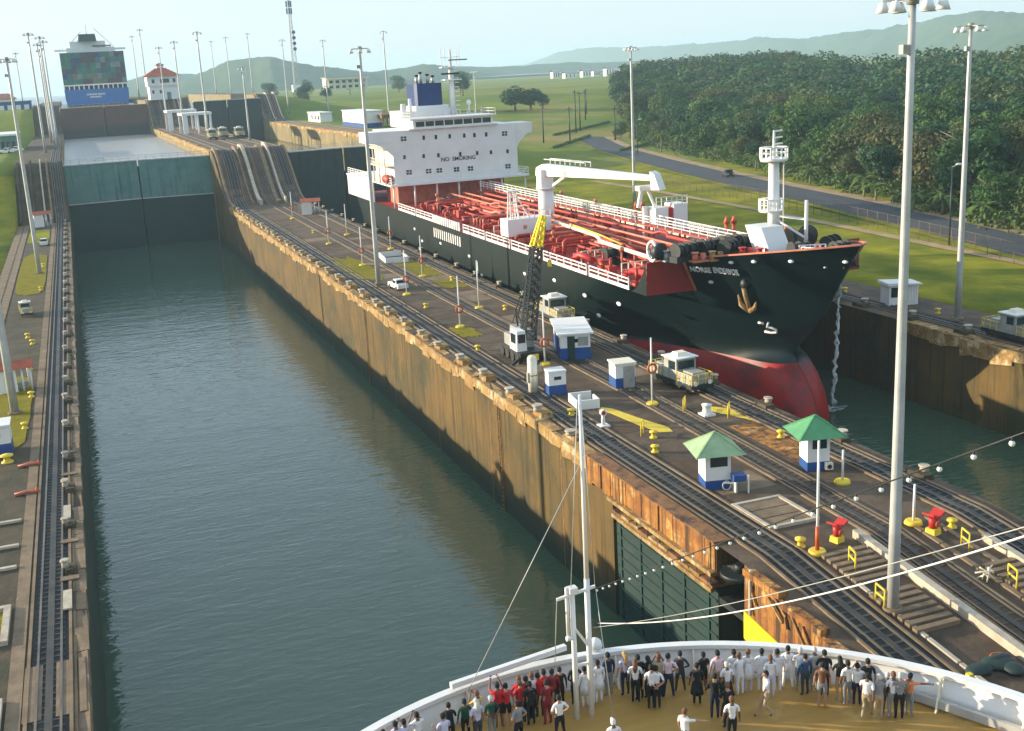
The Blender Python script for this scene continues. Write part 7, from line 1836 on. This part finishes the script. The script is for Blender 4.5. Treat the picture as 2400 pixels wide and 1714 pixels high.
add_person(16.54, 33.76, 'black', 'black', 'black', 'rail', 'std', 'person in dark top at the bulwark behind the brown haired one', None, 1.04)
add_person(16.89, 33.74, 'black', 'black', 'black', 'stand', 'long', 'person in dark long hair at the bulwark', None, 0.99)
add_person(16.65, 33.02, 'white', 'black', 'black', 'stand', 'std', 'person in white shirt half hidden behind another white shirt', None, 1.03)
add_person(16.82, 32.99, 'white', 'black', 'black', 'back', 'std', 'person in white shirt and black trousers, hands behind the back', None, 0.99)
add_person(17.23, 33.57, 'khaki', 'navy', 'brown', 'camera', 'std', 'person in brown hair raising a phone at the bulwark', None, 1.04)
add_person(17.55, 33.44, 'pink', 'navy', 'black', 'hips', 'std', 'person in pale pink shirt and navy trousers', None, 1.04)
add_person(18.13, 33.62, 'charcoal', 'charcoal', 'black', 'hips', 'suit', 'person in charcoal suit with wide stance', None, 0.96)
add_person(18.86, 33.2, 'black', 'black', 'black', 'fold', 'shorts', 'person in black shirt and black shorts facing the bow', None, 0.96)
add_person(18.24, 32.59, 'black', 'black', 'black', 'stand', 'skirt', 'person in shorter black dress in front of the black shorts', None, 0.97)
add_person(19.23, 32.83, 'pink', 'khaki', 'black', 'stand', 'std', 'person in pink white shirt right of the black shorts', None, 1.05)
add_person(19.19, 32.13, 'white', 'black', 'silver', 'stand', 'skirt', 'person in white blouse with black skirt seen from behind', None, 0.99)
add_person(19.85, 32.74, 'white', 'white', 'black', 'uniform', 'suit', 'person in white uniform at the bulwark, first of the white row', None, 1.01)
add_person(19.95, 32.48, 'white', 'white', 'brown', 'rail', 'suit', 'person in white uniform leaning on the bulwark, second of the white row', None, 0.98)
add_person(20.32, 32.54, 'white', 'lavender', 'brown', 'uniform', 'suit', 'person in white tunic with lavender trousers in the white row', None, 1.00)
add_person(20.77, 32.34, 'white', 'white', 'black', 'rail', 'suit', 'person in white uniform leaning right of the lavender trousers', None, 0.99)
add_person(20.82, 31.86, 'white', 'lavender', 'brown', 'stand', 'suit', 'person in white uniform stepping back from the white row', None, 0.99)
add_person(21.25, 32.08, 'white', 'white', 'black', 'stand', 'suit', 'person in white trousers and tunic, tall one of the white row', None, 1.01)
add_person(21.78, 32.19, 'white', 'white', 'black', 'hips', 'suit', 'person in white uniform with purple back badge, last of the white row', None, 1.01)
add_person(18.33, 31.51, 'black', 'navy', 'black', 'fold', 'suit', 'person in black jacket and navy trousers turning to a companion', None, 1.04)
add_person(18.44, 30.84, 'black', 'black', 'brown', 'fold', 'skirt', 'person in black dress close beside the black jacket', None, 1.02)
add_person(18.07, 29.95, 'white', 'black', 'brown', 'stand', 'std', 'person in white shirt and black trousers at the bottom edge', None, 1.04)
add_person(16.3, 29.98, 'white', 'charcoal', 'brown', 'point', 'std', 'person in white shirt pointing with outstretched arm at the bottom edge', -1.2, 1.04)
add_person(20.0, 30.86, 'white', 'khaki', 'black', 'walk', 'std', 'person in white checked shirt and khaki trousers walking left on open deck', 1.3, 1.05)
add_person(21.97, 31.72, 'white', 'grey', 'silver', 'rail', 'std', 'person in white shirt with grey hair right of the uniforms', None, 1.02)
add_person(22.01, 31.46, 'blue', 'charcoal', 'black', 'stand', 'suit', 'person in blue jacket between grey haired shirts', None, 0.97)
add_person(22.64, 31.76, 'silver', 'grey', 'silver', 'stand', 'suit', 'person in silver grey outfit at the bulwark beside the blue jacket', None, 1.04)
add_person(22.59, 31.11, 'black', 'black', 'black', 'rail', 'suit', 'person in black jacket right of the silver grey outfit', None, 1.05)
add_person(22.08, 30.53, 'brown', 'grey', 'black', 'stand', 'shorts', 'person in brown top and white shoes behind the black jacket', None, 1.04)
add_person(22.9, 30.62, 'black', 'khaki', 'black', 'rail', 'long', 'person in black long hair with bag at the right bulwark', None, 1.01)
add_person(22.97, 30.29, 'white', 'grey', 'black', 'stand', 'std', 'person in white shirt and grey trousers at the right bulwark', None, 1.02)
add_person(23.24, 30.12, 'white', 'navy', 'black', 'camera', 'std', 'person in white shirt and navy trousers taking a picture', None, 0.97)
add_person(23.64, 30.07, 'black', 'black', 'black', 'stand', 'std', 'person in black shirt, tallest at the right bulwark', None, 1.03)
add_person(23.04, 29.32, 'white', 'khaki', 'black', 'walk', 'std', 'person in white shirt and beige trousers walking at the right', -0.9, 1.01)
add_person(23.37, 29.09, 'grey', 'khaki', 'silver', 'rail', 'std', 'person in grey striped shirt with pale hat at the right bulwark', None, 0.98)
add_person(23.77, 29.18, 'navy', 'navy', 'silver', 'stand', 'shorts', 'person in navy shirt and navy shorts, grey hair', None, 0.96)
add_person(23.83, 28.94, 'white', 'grey', 'brown', 'stand', 'std', 'person in white sleeve half hidden behind the grey vest', None, 1.04)
add_person(23.97, 28.77, 'grey', 'black', 'silver', 'fold', 'std', 'person in grey vest and black trousers near the right end', None, 1.05)
add_person(24.43, 28.82, 'orange', 'grey', 'black', 'point', 'std', 'person in orange shirt pointing to the right at the end of the crowd', -1.2, 0.96)
add_person(13.96, 30.51, 'white', 'khaki', 'white', 'stand', 'cap', 'person in white cap whose head shows at the bottom edge')
